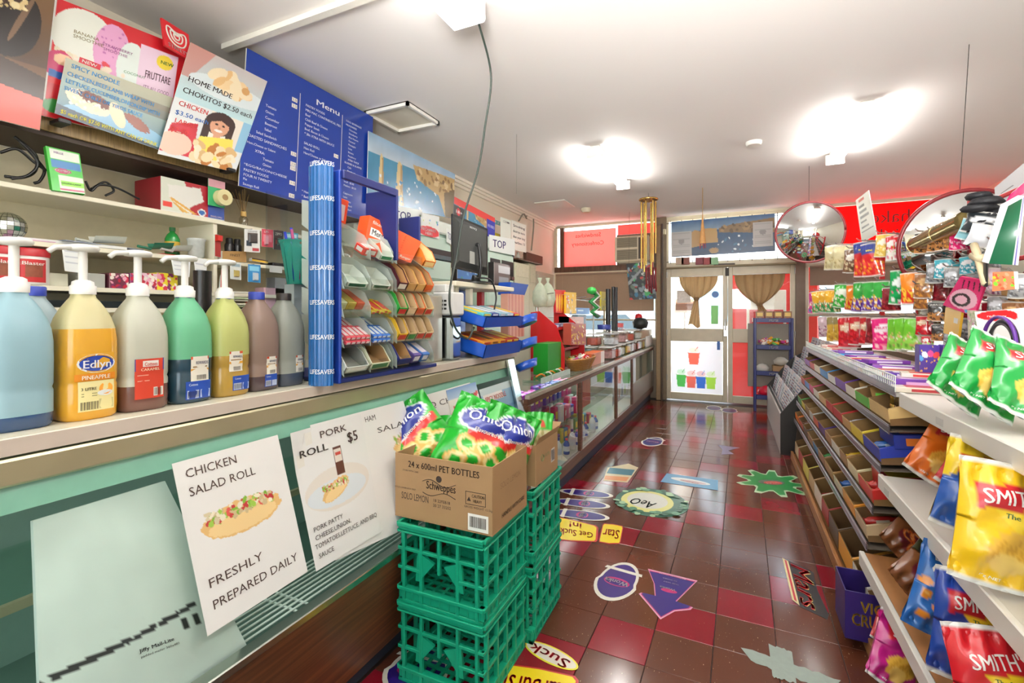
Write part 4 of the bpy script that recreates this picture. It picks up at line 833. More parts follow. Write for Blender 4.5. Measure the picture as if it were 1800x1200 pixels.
b = MB(); b.box((SX-.012, SY0, 2.075), (SX, SY1, 2.19), wood('#6f5a38', '#9a8050', (60, 60, 3), .45), .002); b.obj('face_board', bh, 'wood-grain face board')
b = MB(); b.box((SX-.012, SY0, 2.19), (SX, SY1, CEIL-.25), M('#4a3b2e', .5), .002); b.obj('face_panel', bh)
# ---- posters above
PX_ = -2.455
def street(c, A):
    c.C[:] = lin('#d81f26'); c.rect(0, 0, A, .015, '#f2f2ef'); c.rect(0, 0, .02, .9, '#f2f2ef')
    c.poly([(.02, 0), (A, 0), (A, .25), (.02, .12)], '#d3222c'); c.ell(A*.2, .26, .21, .25, '#eef0e4'); c.ell(A*.38, .30, .13, .26, '#e8a8d0'); c.specks(A*.3, .1, A*.48, .5, ['#c97ab5'], 20, .012, 1)
    c.ell(A*.52, .38, .11, .24, '#e9f3ec'); c.rect(A*.57, .12, A*.86, .68, '#f3d7ea'); c.ell(A*.76, .22, .07, .07, '#f2d83a'); c.specks(.05, .42, A*.5, .6, ['#f4e6cf', '#c8502f', '#e8dcc0', '#d83a4a'], 30, .03, 4)
    c.ell(.08, .55, .1, .12, '#c92f6a'); c.ell(.1, .5, .06, .05, '#f0c9a4'); c.rect(.02, .72, A, 1, '#c81f2a'); c.poly([(0.02, .6), (A, .72), (A, .78), (.02, .66)], '#2a62b0'); c.specks(.1, .62, A*.9, .8, ['#e8b23a', '#f2f2f2', '#b8402a', '#e9a0b8'], 40, .03, 9); c.ell(.09, .9, .09, .06, '#2f8a3a')
X1 = -2.47; q = [onX(95, -6, X1-.02), onX(345, 92, X1-.02), onX(322, 262, X1), onX(70, 202, X1)]
poster('ice_cream_poster', 'red ice cream board with pastel frozen drinks above the shelves', 'poster', q, street, (190, 130), .006, texts=[('BANANA', .13, .24, .03, '#7a6a3a'), ('SMOOTHIE', .13, .28, .03, '#7a6a3a'), ('STRAWBERRY', .31, .26, .026, '#8a3a7a'), ('SMOOTHIE', .32, .3, .026, '#8a3a7a'), ('COCONUT', .47, .44, .024, '#3a8a4a'), ('FRUTTARE', .62, .42, .075, '#5a3a4a', 'l', True, .2), ("IT'S ALL GOOD", .62, .53, .04, '#8a5a7a', 'l', False, .2), ('NEW', .725, .24, .035, '#2f7a3a', 'l', True)])
c0 = onX(311, 70, X1+.03); t = thing('brand_sign', 'small red square sign with a white heart swirl reading STREETS', 'sign', c0, world=True)
t['_w'] = tuple(c0); fS = lambda x, y, o=.0: c0+V((o, x*cos(.12)+y*sin(.12), -y*cos(.12)+x*sin(.12)*-1))
b = MB(); b.poly([fS(*p) for p in ((-.062, -.062), (.062, -.062), (.062, .062), (-.062, .062))], M('#d81f2a', .35), th=.012, dirn=(-1, 0, 0)); b.obj('board', t)
b = MB()
for s in (1., .62, .3):
    hp = [(s*.045*math.copysign(abs(sin(a))**1.0, sin(a))*(1 if 1 else 0), -s*(.036*cos(a)-.012*cos(2*a)-.005*cos(3*a))) for a in [i*2*pi/28 for i in range(29)]]
    b.tube([fS(x, y-.012, .001) for x, y in hp], .0035, m_white, 5)
b.text('STREETS', -.045, .052, .018, m_white, lambda x, y: fS(x, y, .001), 'l', True, .09); b.obj('emblem', t)
def wrap(c, A):
    c.grad(0, 1, '#b9c6b4', '#3f6f86'); c.rect(0, 0, A, .3, '#b7a98a', .5); c.rect(A*.6, .2, A, .45, '#6d5f57', .6); c.ell(A*.55, .86, .75, .2, '#88b4cf'); c.ell(A*.25, .62, .3, .16, '#e9dcc2', .2, rough=.1); c.ell(A*.3, .54, .22, .1, '#6b2f1f', .2, rough=.4)
    c.ell(A*.52, .66, .1, .22, '#ecd9b8', -.5); c.ell(A*.72, .68, .22, .09, '#8a4630', .4, rough=.3); c.specks(A*.1, .6, A*.35, .75, ['#cfe0b4', '#e9f0dc'], 30, .03, 3); c.poly([(0, .82), (A, .97), (A, 1), (0, 1)], '#3d4a55')
poster('food_poster', 'noodle and wrap poster with yellow price line, leaning on the red board', 'poster', [onX(116, 101, X1+.02), onX(304, 172, X1+.02), onX(279, 263, X1+.03), onX(96, 199, X1+.03)], wrap, (180, 110), .002,
       texts=[('SPICY NOODLE', .05, .14, .08, '#2d8fd0', 'l', True, .42), ('CHICKEN,BEEF,LAMB WRAP WITH', .03, .29, .075, '#2d8fd0', 'l', True, .8), ('LETTUCE,CUCUMBER,ONION,DIP WITH', .03, .42, .075, '#2d8fd0', 'l', True, .88), ('SWEET CHILLI OR YIROS SAUCE', .03, .55, .07, '#2d8fd0', 'l', True, .72), ('$5 each OR $7.50 WITH ANY CAN OF DRINK', .04, .96, .07, '#efe22a', 'l', True, .93)], extra=lambda b, f, A: (b.poly([f(*p) for p in ((A*.1, -.1), (A*.28, -.1), (A*.28, .0), (A*.1, .0))], M('#c8283a', .4)), b.text('NEW', A*.12, -.02, .06, m_white, lambda x, y: f(x, y)+V((.001, 0, 0)), 'l', True)))
def choki(c, A):
    c.grad(0, .5, '#cfc4c0', '#bfe0e4'); c.rect(0, .5, A, 1, '#e3e6e6'); c.poly([(0, 0), (.3*A, 0), (A*.1, .3), (0, .3)], '#c85a40', .6)
    c.ell(A*.6, .28, .34, .1, '#dfe9ea'); c.specks(A*.35, .13, A*.88, .27, ['#e9bd80', '#f2d3a0', '#d9a466', '#f6e3bd'], 26, .065, 6)
    c.rect(A*.45, .5, A*.9, .93, '#f0e6d8'); c.ell(A*.6, .6, .13, .11, '#3a2420'); c.rect(A*.6-.13, .6, A*.6-.07, .8, '#3a2420'); c.rect(A*.6+.07, .6, A*.6+.13, .8, '#3a2420'); c.ell(A*.6, .625, .08, .09, '#d9a080'); c.rect(A*.6-.03, .7, A*.6+.03, .76, '#d9a080'); [c.ell(A*.6+s_*.03, .61, .013, .008, '#2a1a16') for s_ in (-1, 1)]; c.ell(A*.6, .665, .035, .012, '#f4ece6'); c.ell(A*.6, .64, .01, .012, '#c08664'); c.poly([(A*.6-.08, .6), (A*.6-.05, .53), (A*.6+.06, .53), (A*.6+.08, .6), (A*.6, .565)], '#3a2420'); c.poly([(A*.4, .76), (A*.82, .7), (A*.9, .95), (A*.35, .97)], '#f2dc5c'); c.poly([(A*.05, .72), (A*.34, .66), (A*.4, .97), (A*.0, .97)], '#c9283a'); c.ell(A*.15, .88, .13, .1, '#e9c9b4'); c.specks(A*.35, .82, A*.92, .98, ['#eed9ae', '#d9b27a', '#b8742f', '#f2e6c9'], 40, .045, 8)
    c.rect(A*.88, .5, A, .8, '#8fc0dc')
poster('food_poster', 'home made chokitos poster of pastries and a smiling person in yellow', 'poster', [onX(335, 74, X1+.04), onX(470, 143, X1+.04), onX(414, 303, X1+.05), onX(277, 270, X1+.05)], choki, (130, 170), .002,
       texts=[('HOME MADE', .08, .33, .05, '#2d2a2a', 'l', True, .55), ('CHOKITOS $2.50 each', .06, .44, .05, '#2d2a2a', 'l', True, .9), ('CHICKEN', .06, .56, .045, '#d83a34', 'l', True, .35), ('$3.50 each', .05, .64, .04, '#2d6ab8', 'l', True, .4), ('LARGE', .07, .71, .04, '#d83a34', 'l', True), ('$2.50', .05, .79, .045, '#d83a34', 'l', True)])
b = MB(); sh = [(.0, -.12), (.05, -.13), (.08, -.09), (.07, -.03), (.04, .02), (.0, .1), (-.03, .12), (-.06, .05), (-.04, -.05)]
c1 = onX(455, 150, X1+.012); b.poly([c1+V((0, y, -z)) for y, z in sh], M('#e9ece8', .4, var=.1, sc=20), th=.004, dirn=(1, 0, 0)); b.obj('milkshake_cutout', None, 'white cut-out of a milkshake glass at the edge of the blue menu', 'cut-out')
c1 = onX(447, 222, X1+.012); b = MB(); b.poly([c1+V((0, .03*cos(i*pi/9), .03*sin(i*pi/9))) for i in range(18)], M('#e9e6dc', .5), th=.004, dirn=(1, 0, 0)); b.poly([c1+V((.0045, .018*cos(i*pi/9), .018*sin(i*pi/9))) for i in range(18)], M('#3a1c12', .4, var=.5, sc=90), th=.001, dirn=(1, 0, 0)); b.obj('biscuit_cutout', None, 'small round brown biscuit cut-out below the milkshake cut-out', 'cut-out')
for u, v, d in ((104, 217, 'left'), (398, 301, 'right')):
    p = onX(u, v, X1+.02); b = MB(); b.box((p.x-.03, p.y-.02, p.z-.008), (p.x+.05, p.y+.02, p.z+.01), m_black, .003); b.obj('shelf_clip', None, 'black clip under the %s poster' % ('noodle and wrap' if d == 'left' else 'home made chokitos'), 'clip')
def choc(c, A):
    c.C[:] = lin('#6b4a30'); c.grad(0, .55, '#7a5a3a', '#4a3220'); c.ell(A*.45, .26, A*.42, .28, '#1d1512'); c.ell(A*.62, .24, A*.04, .2, '#8a6a50', .3, a=.7); c.ell(A*.35, .1, A*.3, .1, '#c9b27a', rough=.5, seed=3); c.specks(A*.1, .02, A*.6, .17, ['#3a2416', '#e6d6a8', '#d8c08a'], 60, .03, 2)
    c.poly([(0, .5), (A, .62), (A, .78), (0, .72)], '#3b281d'); c.poly([(0, .72), (A, .78), (A, 1), (0, 1)], '#e8574a'); c.rect(0, .76, A*.25, .94, '#c93328'); c.ell(.02, .9, .05, .03, '#c9d83a')
poster('ice_cream_poster', 'brown poster of a black chocolate ice cream cone at the top left corner', 'poster', [onX(-60, -60, X1), onX(97, -5, X1), onX(70, 229, X1+.03), onX(-60, 196, X1+.03)], choc, (110, 140), .004)
# menu board
def menu(c, A): c.grad(0, 1, '#1c3f9e', '#16389a')
XM = -2.45; qm = [onX(434, 84, XM), onX(656, 206, XM), onX(650, 390, XM+.03), onX(420, 326, XM+.03)]
L1 = ['Tomato', 'Onion', 'Cucumber', 'Beetroot', 'Salad']; tx = [('Menu', .475, .155, .05, '#f2f4f8', 'l', True, .2)]
wt = '#e6ebf6'
for i, s in enumerate(L1): tx.append((s, .13, .36+i*.045, .02, wt))
tx += [('Salad Sandwich', .08, .585, .02, wt), ('TOASTED SANDWICHES', .02, .63, .022, wt, 'l', True, .26), ('Ham,Cheese or Salami', .03, .68, .018, wt), ('XTRA:', .08, .725, .02, wt, 'l', True), ('Tomato', .13, .765, .02, wt), ('Onion', .13, .805, .02, wt), ('*EGG/BACON/CHEESE', .02, .845, .018, wt, 'l', False, .27), ('PASTRY FOODS', .02, .885, .02, wt, 'l', True), ('FOUR N TWENTY', .02, .92, .02, wt, 'l', True), ('Pie', .02, .95, .018, wt), ('Sausage Roll', .02, .985, .018, wt)]
for i, (s, bd) in enumerate((('PASTRY FOODS', 1), ('MRS MAC CONTINENTAL PIES', 1), ('Beef', 0), ('Chilli Beef & Cheese', 0), ('Pepper Steak', 0), ('Beef, Bacon & Cheese', 0), ('* 20c XTRA WITH SAUCE', 1), ('', 0), ('SALAD ROLL', 1), ('Ham Roll', 0), ('Ham/Cheese or Salami', 0), ('    XTRA:', 1), ('        Tomato', 0), ('        Onion', 0), ('        Cucumber', 0), ('        Beetroot', 0), ('        Salad', 0), ('', 0), ('* Ham/Cheese Croissant', 0), ('* Barbeque Pork', 0))): tx.append((s.strip(), .40+.02*(len(s)-len(s.lstrip())), .21+i*.039, .02, wt, 'l', bool(bd)))
for i, (s, bd) in enumerate((('COLD BEVERAGES', 1), ('MILKSHAKES', 1), ('  Chocolate', 0), ('  Strawberry', 0), ('  Blue Heaven', 0), ('  Caramel', 0), ('  Pineapple', 0), ('  Lime', 0), ('  Banana', 0), ('  Raspberry', 0), ('  XTRA THICK', 1), ('SLUSHIES & SLURPEE', 1), ('  Cola', 0), ('  Raspberry', 0), ('  Blueberry', 0), ('  Tropical', 0), ('Small - $2.50', 1), ('Medium - $3.50', 1), ('', 0), ('Cappuccino', 0), ('Latte', 0), ('Cafe latte', 0), ('Short Black', 0), ('Long Black', 0))): tx.append((s.strip(), .735+.015*(len(s)-len(s.lstrip())), .17+i*.034, .017, wt, 'l', bool(bd)))
def mextra(b, f, A):
    for x in (.355, .70): b.poly([f(*p) for p in ((A*x, .13), (A*x+.005, .13), (A*x+.005, .92), (A*x, .92))], m_white)
    for x, y in ((.30, .19), (.30, .24), (.31, .62), (.31, .7), (.31, .735), (.31, .85), (.31, .95), (.64, .5), (.64, .66), (.64, .7)):
        b.poly([f(*p) for p in ((A*x, y), (A*x+.05, y), (A*x+.05, y+.032), (A*x, y+.032))], m_white)
        b.text('3.50', A*x+.006, y+.026, .02, M('#445', .5), lambda p, r: f(p, r)+V((.001, 0, 0)))
poster('menu_board', 'large blue menu board with white lettering hung above the shelves', 'menu board', qm, menu, (10, 10), .008, texts=tx, extra=mextra, rough=.16)
def apostles(c, A):
    c.grad(0, .4, '#8fb0cc', '#c9d3d6'); c.grad(.28, 1, '#4a8fb0', '#2f6f9a'); c.nz(7, .1, 3)
    for (x, w, y0, y1) in ((.12, .05, .3, .75), (.3, .08, .3, .8), (.33, .05, .8, .95)): c.poly([(A*x-w*.5, y0), (A*x, y0-.07), (A*x+w, y0), (A*x+w*1.5, y1), (A*x-w, y1)], '#d3bd8a'); c.poly([(A*x+w*.4, y0), (A*x+w, y0), (A*x+w*1.5, y1), (A*x+w*.6, y1)], '#a98a5c')
    c.poly([(A*.45, .2), (A, .12), (A, .95), (A*.88, 1), (A*.78, .6), (A*.5, .42)], '#b89a64'); c.specks(A*.5, .2, A, .5, ['#8a6b42', '#d3b98a', '#6f5536'], 50, .05, 2); c.specks(A*.1, .5, A*.75, .95, ['#dfeaf0', '#3a7fae'], 40, .03, 5); c.poly([(A*.85, .5), (A, .4), (A, 1), (A*.88, 1)], '#6b5a3c')
poster('landscape_poster', 'coastal rock stack landscape poster beside the blue menu board', 'poster', [onX(648, 230, -2.42), onX(800, 306, -2.42), onX(797, 384, -2.40), onX(645, 355, -2.40)], apostles, (180, 100), .006, rough=.25)
# ------------------------------------------------------------------ things on the wall shelves
def coil(pts_list, r, mat, name, label):
    t = thing(name, label, 'cable', pts_list[0][0], world=True)
    for p in pts_list: b = MB(); b.tube(p, r, mat, 6); b.obj('cable_run', t)
    return t
def spl(pts, n=10):
    P_ = [V(p) for p in pts]; P_ = [P_[0]*2-P_[1]]+P_+[P_[-1]*2-P_[-2]]; out = []
    for i in range(1, len(P_)-2):
        for k in range(n):
            t = k/n; a, b, c, d = P_[i-1:i+3]; out.append(.5*((2*b)+(c-a)*t+(2*a-5*b+4*c-d)*t*t+(3*b-a-3*c+d)*t**3))
    return out+[P_[-2]]
xs_ = -2.56
coil([spl([onX(*p, xs_) for p in ((25, 240), (62, 272), (62, 300), (40, 312), (8, 310))]), spl([onX(*p, xs_+.01) for p in ((35, 248), (66, 285), (50, 308), (20, 314))]), spl([onX(*p, xs_+.005) for p in ((0, 268), (30, 262), (60, 285), (82, 300))]), spl([onX(*p, xs_-.01) for p in ((66, 282), (78, 300), (70, 318), (60, 322))])], .006, m_black, 'cable_coil', 'black coiled cables on the top shelf at the far left')
coil([spl([onX(*p, xs_) for p in ((150, 318), (160, 335), (175, 325), (205, 330), (245, 350))]), spl([onX(*p, xs_-.02) for p in ((160, 332), (185, 320), (200, 335), (185, 344))])], .005, m_black, 'cable_coil', 'tangled black cable between the green card stand and the envelope box')
def onshelf(u, zi, X=-2.56): p = onX(u, 400, X); return V((X, p.y, S[zi]+.0008))
def facing_box(name, label, cat, u0, u1, v0, v1, z, X=-2.56, depth=.08, col='#ffffff', paint=None, texts=(), res=(30, 30), group=None, rz=0):
    """box on a shelf whose front face spans the given photograph columns; front face printed"""
    a, c = onX(u0, v1, X), onX(u1, v1, X); zt = onX((u0+u1)/2, v0, X).z; z0 = z+.0008; zt = max(zt, z0+.01)
    t = thing(name, label, cat, ((X-depth/2), (a.y+c.y)/2, z0), group=group, world=True)
    b = MB(); b.box((X-depth, a.y, z0), (X, c.y, zt), M(col, .5, var=.05), .002); b.obj('box_body', t)
    if paint: poster('printing', None, None, [V((X+.0025, a.y+.001, zt-.001)), V((X+.0025, c.y-.001, zt-.001)), V((X+.0025, c.y-.001, z0+.001)), V((X+.0025, a.y+.001, z0+.001))], paint, res, .0015, texts=texts, parent=t)
    return t
def green(c, A): c.C[:] = lin('#35b52a'); c.rect(A*.1, .04, A*.95, .25, '#e9efe2'); c.rect(A*.1, .27, A*.95, .45, '#3f7fb8'); c.rect(A*.1, .46, A*.95, .57, '#2fae2a'); c.ell(A*.4, .52, A*.25, .06, '#b01f5a'); c.rect(A*.25, .62, A*.98, .98, '#e6ecd8'); c.rect(A*.3, .74, A*.98, .86, '#8ad42f'); c.rect(A*.25, .93, A*.98, .96, '#b01f5a')
poster('card_stand', 'bright green phone card stand on the top shelf', 'card stand', [onX(80, 256, -2.53), onX(140, 270, -2.53), onX(150, 341, -2.49), onX(92, 334, -2.49)], green, (40, 50), .02, back='#2f9e28', texts=[('MILLE', .2, .13, .05, '#7a2a8a', 'l', True), ('COMBO', .16, .54, .05, '#f2f2f2', 'l', True, .45), ('CALLING CARDS', .3, .82, .04, '#2a5a2a', 'l', True, .6)])
def envl(c, A): c.C[:] = lin('#d9dccb'); c.poly([(A*.35, .0), (A*.72, .0), (A*.72, 1), (A*.45, 1)], '#a8202c'); c.rect(A*.72, 0, A, 1, '#2a4a9a'); c.poly([(A*.1, .2), (A*.6, .1), (A*.65, .5), (A*.35, .85), (A*.12, .6)], '#e6e3da'); [c.poly([(A*.15, .55+i*.0), (A*(.35+i*.06), .92), (A*(.32+i*.06), .96), (A*.12, .6)], k) for i, k in enumerate(('#d8a24a', '#e0b45a', '#e9e2d2', '#d8a24a'))]; c.rect(A*.02, .7, A*.16, .85, '#e0483c'); c.ell(A*.62, .85, .12, .11, '#f0f0f0'); c.ell(A*.62, .85, .09, .08, '#2a62a8'); c.rect(0, .95, A, 1, '#e6e6dc')
facing_box('envelope_box', 'red and white box of envelopes on the top shelf', 'box', 282, 394, 322, 388, S[0], -2.52, .22, '#8e1c26', envl, [('ENVELOPES', .76, .93, .06, '#f0d8e0', 'l', True, .2)], (60, 40))
p0 = onX(381, 340, -2.5); t = thing('tape_roll', 'roll of tape on a green hang card in front of the envelope box', 'tape', p0, world=True)
b = MB(); b.box((-2.505, p0.y-.045, p0.z-.07), (-2.5, p0.y+.045, p0.z+.07), M('#3aa86a', .5), .002); b.box((-2.5, p0.y-.045, p0.z+.03), (-2.4985, p0.y+.045, p0.z+.07), M('#d9a0a8', .5)); b.obj('hang_card', t)
b = MB(); b.cyl((-2.498, p0.y+.02, p0.z-.02), (-2.46, p0.y+.02, p0.z-.02), .042, M('#d9cf9a', .4), n=24); b.cyl((-2.46, p0.y+.02, p0.z-.02), (-2.4585, p0.y+.02, p0.z-.02), .016, M('#9a7a4a', .5)); b.obj('roll', t)
p0 = onshelf(428, 0); t = thing('reed_diffuser', 'small reed diffuser with a bunch of thin sticks on the top shelf', 'diffuser', p0)
b = MB(); b.lathe([(.022, 0), (.024, .045), (.012, .06), (.012, .075)], glass((.9, .9, .85), .05), 12); b.cyl((0, 0, .058), (0, 0, .085), .015, M('#c9a35a', .5)); b.obj('bottle', t)
rd = random.Random(8)
for i in range(12): b = MB(); b.cyl((0, 0, .05), (rd.uniform(-.05, .05), rd.uniform(-.05, .05), .2+rd.uniform(-.02, .02)), .0015, M('#a88a5a', .7), n=4); b.obj('reed', t)
p0 = onshelf(14, 1, -2.6); t = thing('mirror_ball', 'small silver mirror ball on the second shelf', 'mirror ball', p0)
b = MB(); mb_m = M('#d6dcd6', .08, 1, var=.3, sc=120)
for i in range(10):
    a0_, a1_ = -pi/2+pi*i/10, -pi/2+pi*(i+1)/10
    for j in range(18):
        c0_, c1_ = 2*pi*j/18, 2*pi*(j+.9)/18; R_ = .056
        b.add([(R_*cos(a)*cos(c), R_*cos(a)*sin(c), R_+R_*sin(a)) for a, c in ((a0_, c0_), (a0_, c1_), (a1_-.03, c1_), (a1_-.03, c0_))], [(0, 1, 2, 3)], mb_m)
tag(b.obj('mirror_facets', t), kind='stuff'); b = MB(); b.lathe([(.054*cos(-pi/2+pi*i/10), .056+.054*sin(-pi/2+pi*i/10)) for i in range(11)], M('#8a8f88', .2, 1), 18, cap=False); b.obj('ball_core', t)
t = bottle('bottle', 'green soft drink bottle on the second shelf', 'bottle', .155, .033, '#1c8a3a', '#136a2c', '#c9a83a'); t.location = onshelf(303, 1, -2.62)
# papers and scoops on shelf 2
for (u, du, col, nm, lb, rz_) in ((60, 60, '#e0a8c8', 'paper_sheet', 'pink sheet lying on the second shelf', .1), (120, 100, '#e6e6e2', 'paper_sheet', 'stack of grey papers lying at the edge of the second shelf', -.05), (165, 90, '#8a93a6', 'paper_sheet', 'blue-grey folded paper on the second shelf', .2), (285, 40, '#c0453c', 'paper_sheet', 'red sheet lying beside the green scoop', .3)):
    p = onshelf(u, 1, -2.6); w = du*.0018; b = MB(); b.T = Matrix.Translation((0, 0, 0)); b.poly([(-.08, -w, 0), (.08, -w, 0), (.08, w, .002), (-.08, w, 0)], M(col, .5), th=.003 if 'stack' not in lb else .012, dirn=(0, 0, 1)); o = b.obj(nm, None, lb, 'paper', loc=(0, 0, 0)); o.location = p+V((.0, 0, .001+.012*(u == 165))); o.rotation_euler = (0, 0, rz_)
def scoop(label, u, z, col, w=.05):
    p = onshelf(u, z, -2.55); b = MB(); m = M(col, .25, coat=.4); pts = []
    b.sheet(lambda x, y: V((.05*sin(x*pi)*.0+(y-.5)*.06, (x-.5)*w*2, .012+.03*abs(2*(y)-1)**2*(1)+.012*x)), 10, 8, m); b.cyl((.0, -w, .014), (0.01, -w-.06, .02), .007, m, n=8); o = b.obj('scoop', None, label, 'scoop', loc=(0, 0, 0)); o.location = p+V((0, 0, .01)); return o
scoop('shiny metal scoop lying on the second shelf', 190, 1, '#c9ccc0', .06); scoop('dark green plastic scoop near the green bottle', 283, 1, '#1f6a52', .045); scoop('clear grey plastic scoop beside the green scoop', 318, 1, '#b9beb6', .04)
p0 = onX(345, 432, -2.5); b = MB(); b.lathe([(.02, 0), (.036, .01), (.04, .09), (.045, .1), (.04, .105)], M('#e6e9e6', .2, trans=.4, var=.15, sc=60), 14); o = b.obj('cup_stack', None, 'stack of paper cups in clear wrap on the second shelf', 'cups', loc=(0, 0, 0)); o.location = onshelf(345, 1, -2.56)
# hanging papers and black cylinder
for u0, u1, v0, v1, n_ in ((108, 145, 430, 476, 'leftmost, behind the pineapple pump'), (300, 335, 452, 483, 'behind the lime pump'), (340, 364, 452, 500, 'beside the black cylinder')):
    poster('note_paper', 'white note paper hanging from the second shelf, %s' % n_, 'paper', [onX(u0, v0, SX+.004), onX(u1, v0+4, SX+.004), onX(u1-2, v1+4, SX+.012), onX(u0+6, v1, SX+.012)], lambda c, A: (c.C.__setitem__(Ellipsis, lin('#e9ebe9')), [c.rect(A*.1, .1+i*.11, A*.85, .12+i*.11, '#b9bcc4') for i in range(8)]), (16, 24), .001)
p0 = onX(356, 540, -2.1); b = MB(); b.cyl((-2.1, p0.y, 1.3), (-2.1, p0.y, onX(356, 476, -2.1).z), .035, M('#1a1716', .3), n=18)
t = thing('drinks_machine', 'tall black cylinder canister on a stand behind the jugs', 'canister', (-2.1, p0.y, .98), world=True); b.obj('canister', t); b = MB(); b.box((-2.2, p0.y-.1, .9), (-2.03, p0.y+.1, 1.3), m_steel, .01); b.obj('stand', t)
bc = thing('back_bench', 'low work bench along the wall below the shelving', 'bench', (-2.6, 1.2, 0), world=True)
b = MB(); b.box((XL+.004, -.3, .86), (-2.2, 4.2, .9), m_white, .004); b.obj('bench_top', bc); b = MB(); b.box((XL+.004, -.3, .002), (-2.25, 4.2, .86), M('#b9b09a', .5)); b.obj('bench_body', bc)
o = bpy.data.objects['drinks_machine']; 
# tubs on shelf 4/3
for u, w, lb in ((47, 0, 'red and white supplement tub behind the blue and pineapple jugs'), (2, 0, 'red and white tub at the left edge behind the blue jug')):
    p = onX(u, 498, -2.42); t = thing('supplement_tub', lb, 'tub', (-2.56, onX(u, 500, -2.56).y, S[2]+.0008))
    b = MB(); b.lathe([(.064, 0), (.066, .005), (.066, .115), (.062, .12)], M('#e6e0da', .35), 28); b.obj('tub_body', t)
    b = MB(); b.lathe([(.068, .112), (.069, .138), (.064, .144), (.0001, .144)], M('#b8242c', .35), 28); b.obj('lid', t)
    b = MB(); b.sheet(lambda x, y: V((.0668*cos(-1.3+x*1.9), .0668*sin(-1.3+x*1.9), .1-.09*y)), 14, 2, M('#c0282c', .4)); b.sheet(lambda x, y: V((.0672*cos(-.4+x*.8), .0672*sin(-.4+x*.8), .08-.05*y)), 10, 2, M('#8a4a34', .4, var=.4, sc=60)); b.text('FatBlaster', .15, .25, .16, m_white, lambda x, y: V((.0676*cos(-1.3+x*1.9), .0676*sin(-1.3+x*1.9), .1-.09*y)), 'l', True, .8); b.obj('label', t)
def floral(c, A): c.C[:] = lin('#e2c53a' if A > 1.1 else '#8a3a4a'); c.specks(0, 0, A, 1, ['#c8304a', '#e8a0b4', '#f2e6da', '#7a2a5a', '#d8c22f'], 40, .14, int(A*77))
def fl(base, seed): return lambda c, A: (c.C.__setitem__(Ellipsis, lin(base)), c.specks(0, 0, A, 1, ['#c8304a', '#e8a0b4', '#f2e6da', '#7a2a5a', '#b8243a'], 26, .14, seed))
for u0, u1, base, nm, sd in ((192, 226, '#6a3040', 'dark rose', 1), (228, 244, '#8a3a6a', 'plum', 2), (243, 276, '#e6c0cc', 'pink', 3), (275, 312, '#e3cf2e', 'yellow', 4)):
    facing_box('tissue_box', '%s floral tissue box on the shelf behind the jugs' % nm, 'box', u0, u1, 480, 509, S[2], -2.53, .1, base, fl(base, sd), (), (30, 30))
for u0, u1, n_ in ((80, 120, 'pale box of sachets behind the pineapple pump'), (140, 185, 'clear bag of bundled cutlery between the pineapple and caramel pumps')):
    facing_box('storage_box', n_, 'box', u0, u1, 480, 502, S[2], -2.53, .1, '#cfcdb8' if u0 < 100 else '#a9a9a0')
b = MB(); b.box((XL+.02, .62, S[3]+.001), (-2.5, 1.5, S[3]+.03), M('#1d2326', .3), .004); b.obj('flat_case', None, 'long flat black case on the lower shelf behind the jugs', 'case')
for k in range(9):
    y = 1.52+.0*k; b = MB(); b.box((-2.72, 1.70, S[3]+.001+k*.011), (-2.52+.01*(k % 3), 1.86, S[3]+.0105+k*.011), M(('#e6e2d2', '#b9c9a0', '#d8d4c2', '#a04a3a')[k % 4], .6), .001); b.obj('magazine', None, 'magazine in the pile behind the yellow-green jug, %s' % (['lowest', 'second', 'third', 'fourth', 'fifth', 'sixth', 'seventh', 'eighth', 'topmost'][k]), 'magazine', 'magazines behind the jugs')
# right part of shelves
t = thing('aerosol_can', 'pair one: black aerosol can with red band, left of the pair', 'can', onshelf(403, 1, -2.53)); b = MB(); b.lathe([(.023, 0), (.024, .09), (.02, .1), (.018, .102), (.018, .125), (.014, .13)], M('#1c1a1c', .25), 16); b.obj('can_body', t); b = MB(); b.lathe([(.0243, .04), (.0243, .055)], M('#b8242c', .4), 16, cap=False); b.obj('band', t); t['label'] = 'black aerosol can on the second shelf, left one'
copy_tree(t, onshelf(417, 1, -2.53), None, 'black aerosol can on the second shelf, right one')
facing_box('display_carton', 'torn brown cardboard carton under the aerosol cans', 'carton', 391, 433, 440, 460, S[1]-.0, -2.49, .02, '#a8804a') if 0 else None
def hangcard(label, u0, u1, v0, v1, X, paint, texts=(), cat='hang card', th=.004, res=(24, 30), name='hang_card', blister=None):
    q = [onX(u0, v0, X), onX(u1, v0+2, X), onX(u1, v1+2, X), onX(u0, v1, X)]
    t = thing(name, label, cat, (q[0]+q[2])/2, world=True); poster('card', None, None, q, paint, res, th, texts=texts, parent=t)
    fn, A, nr = quadmap(*q)
    if blister:
        x0, y0, x1, y1, col, dp = blister; b = MB(); p = [fn(A*x0, y0, .001), fn(A*x1, y0, .001), fn(A*x1, y1, .001), fn(A*x0, y1, .001)]; cc = sum(p, V())/4
        qv = [cc+(a-cc)*.8+nr*dp for a in p]; b.add(p+qv, [(4, 5, 6, 7)]+[(i, (i+1) % 4, 4+(i+1) % 4, 4+i) for i in range(4)], M(col, .3, coat=.3)); b.obj('blister', t)
    b = MB(); c_ = fn(A*.5, -.02); b.cyl(c_, c_+V((-.06, 0, 0)), .002, m_steel, n=5); b.obj('hook', t)
    return t
solid = lambda col, *r: (lambda c, A: (c.C.__setitem__(Ellipsis, lin(col)), [c.rect(A*x0, y0, A*x1, y1, k) for x0, y0, x1, y1, k in r]))
XH = SX+.05
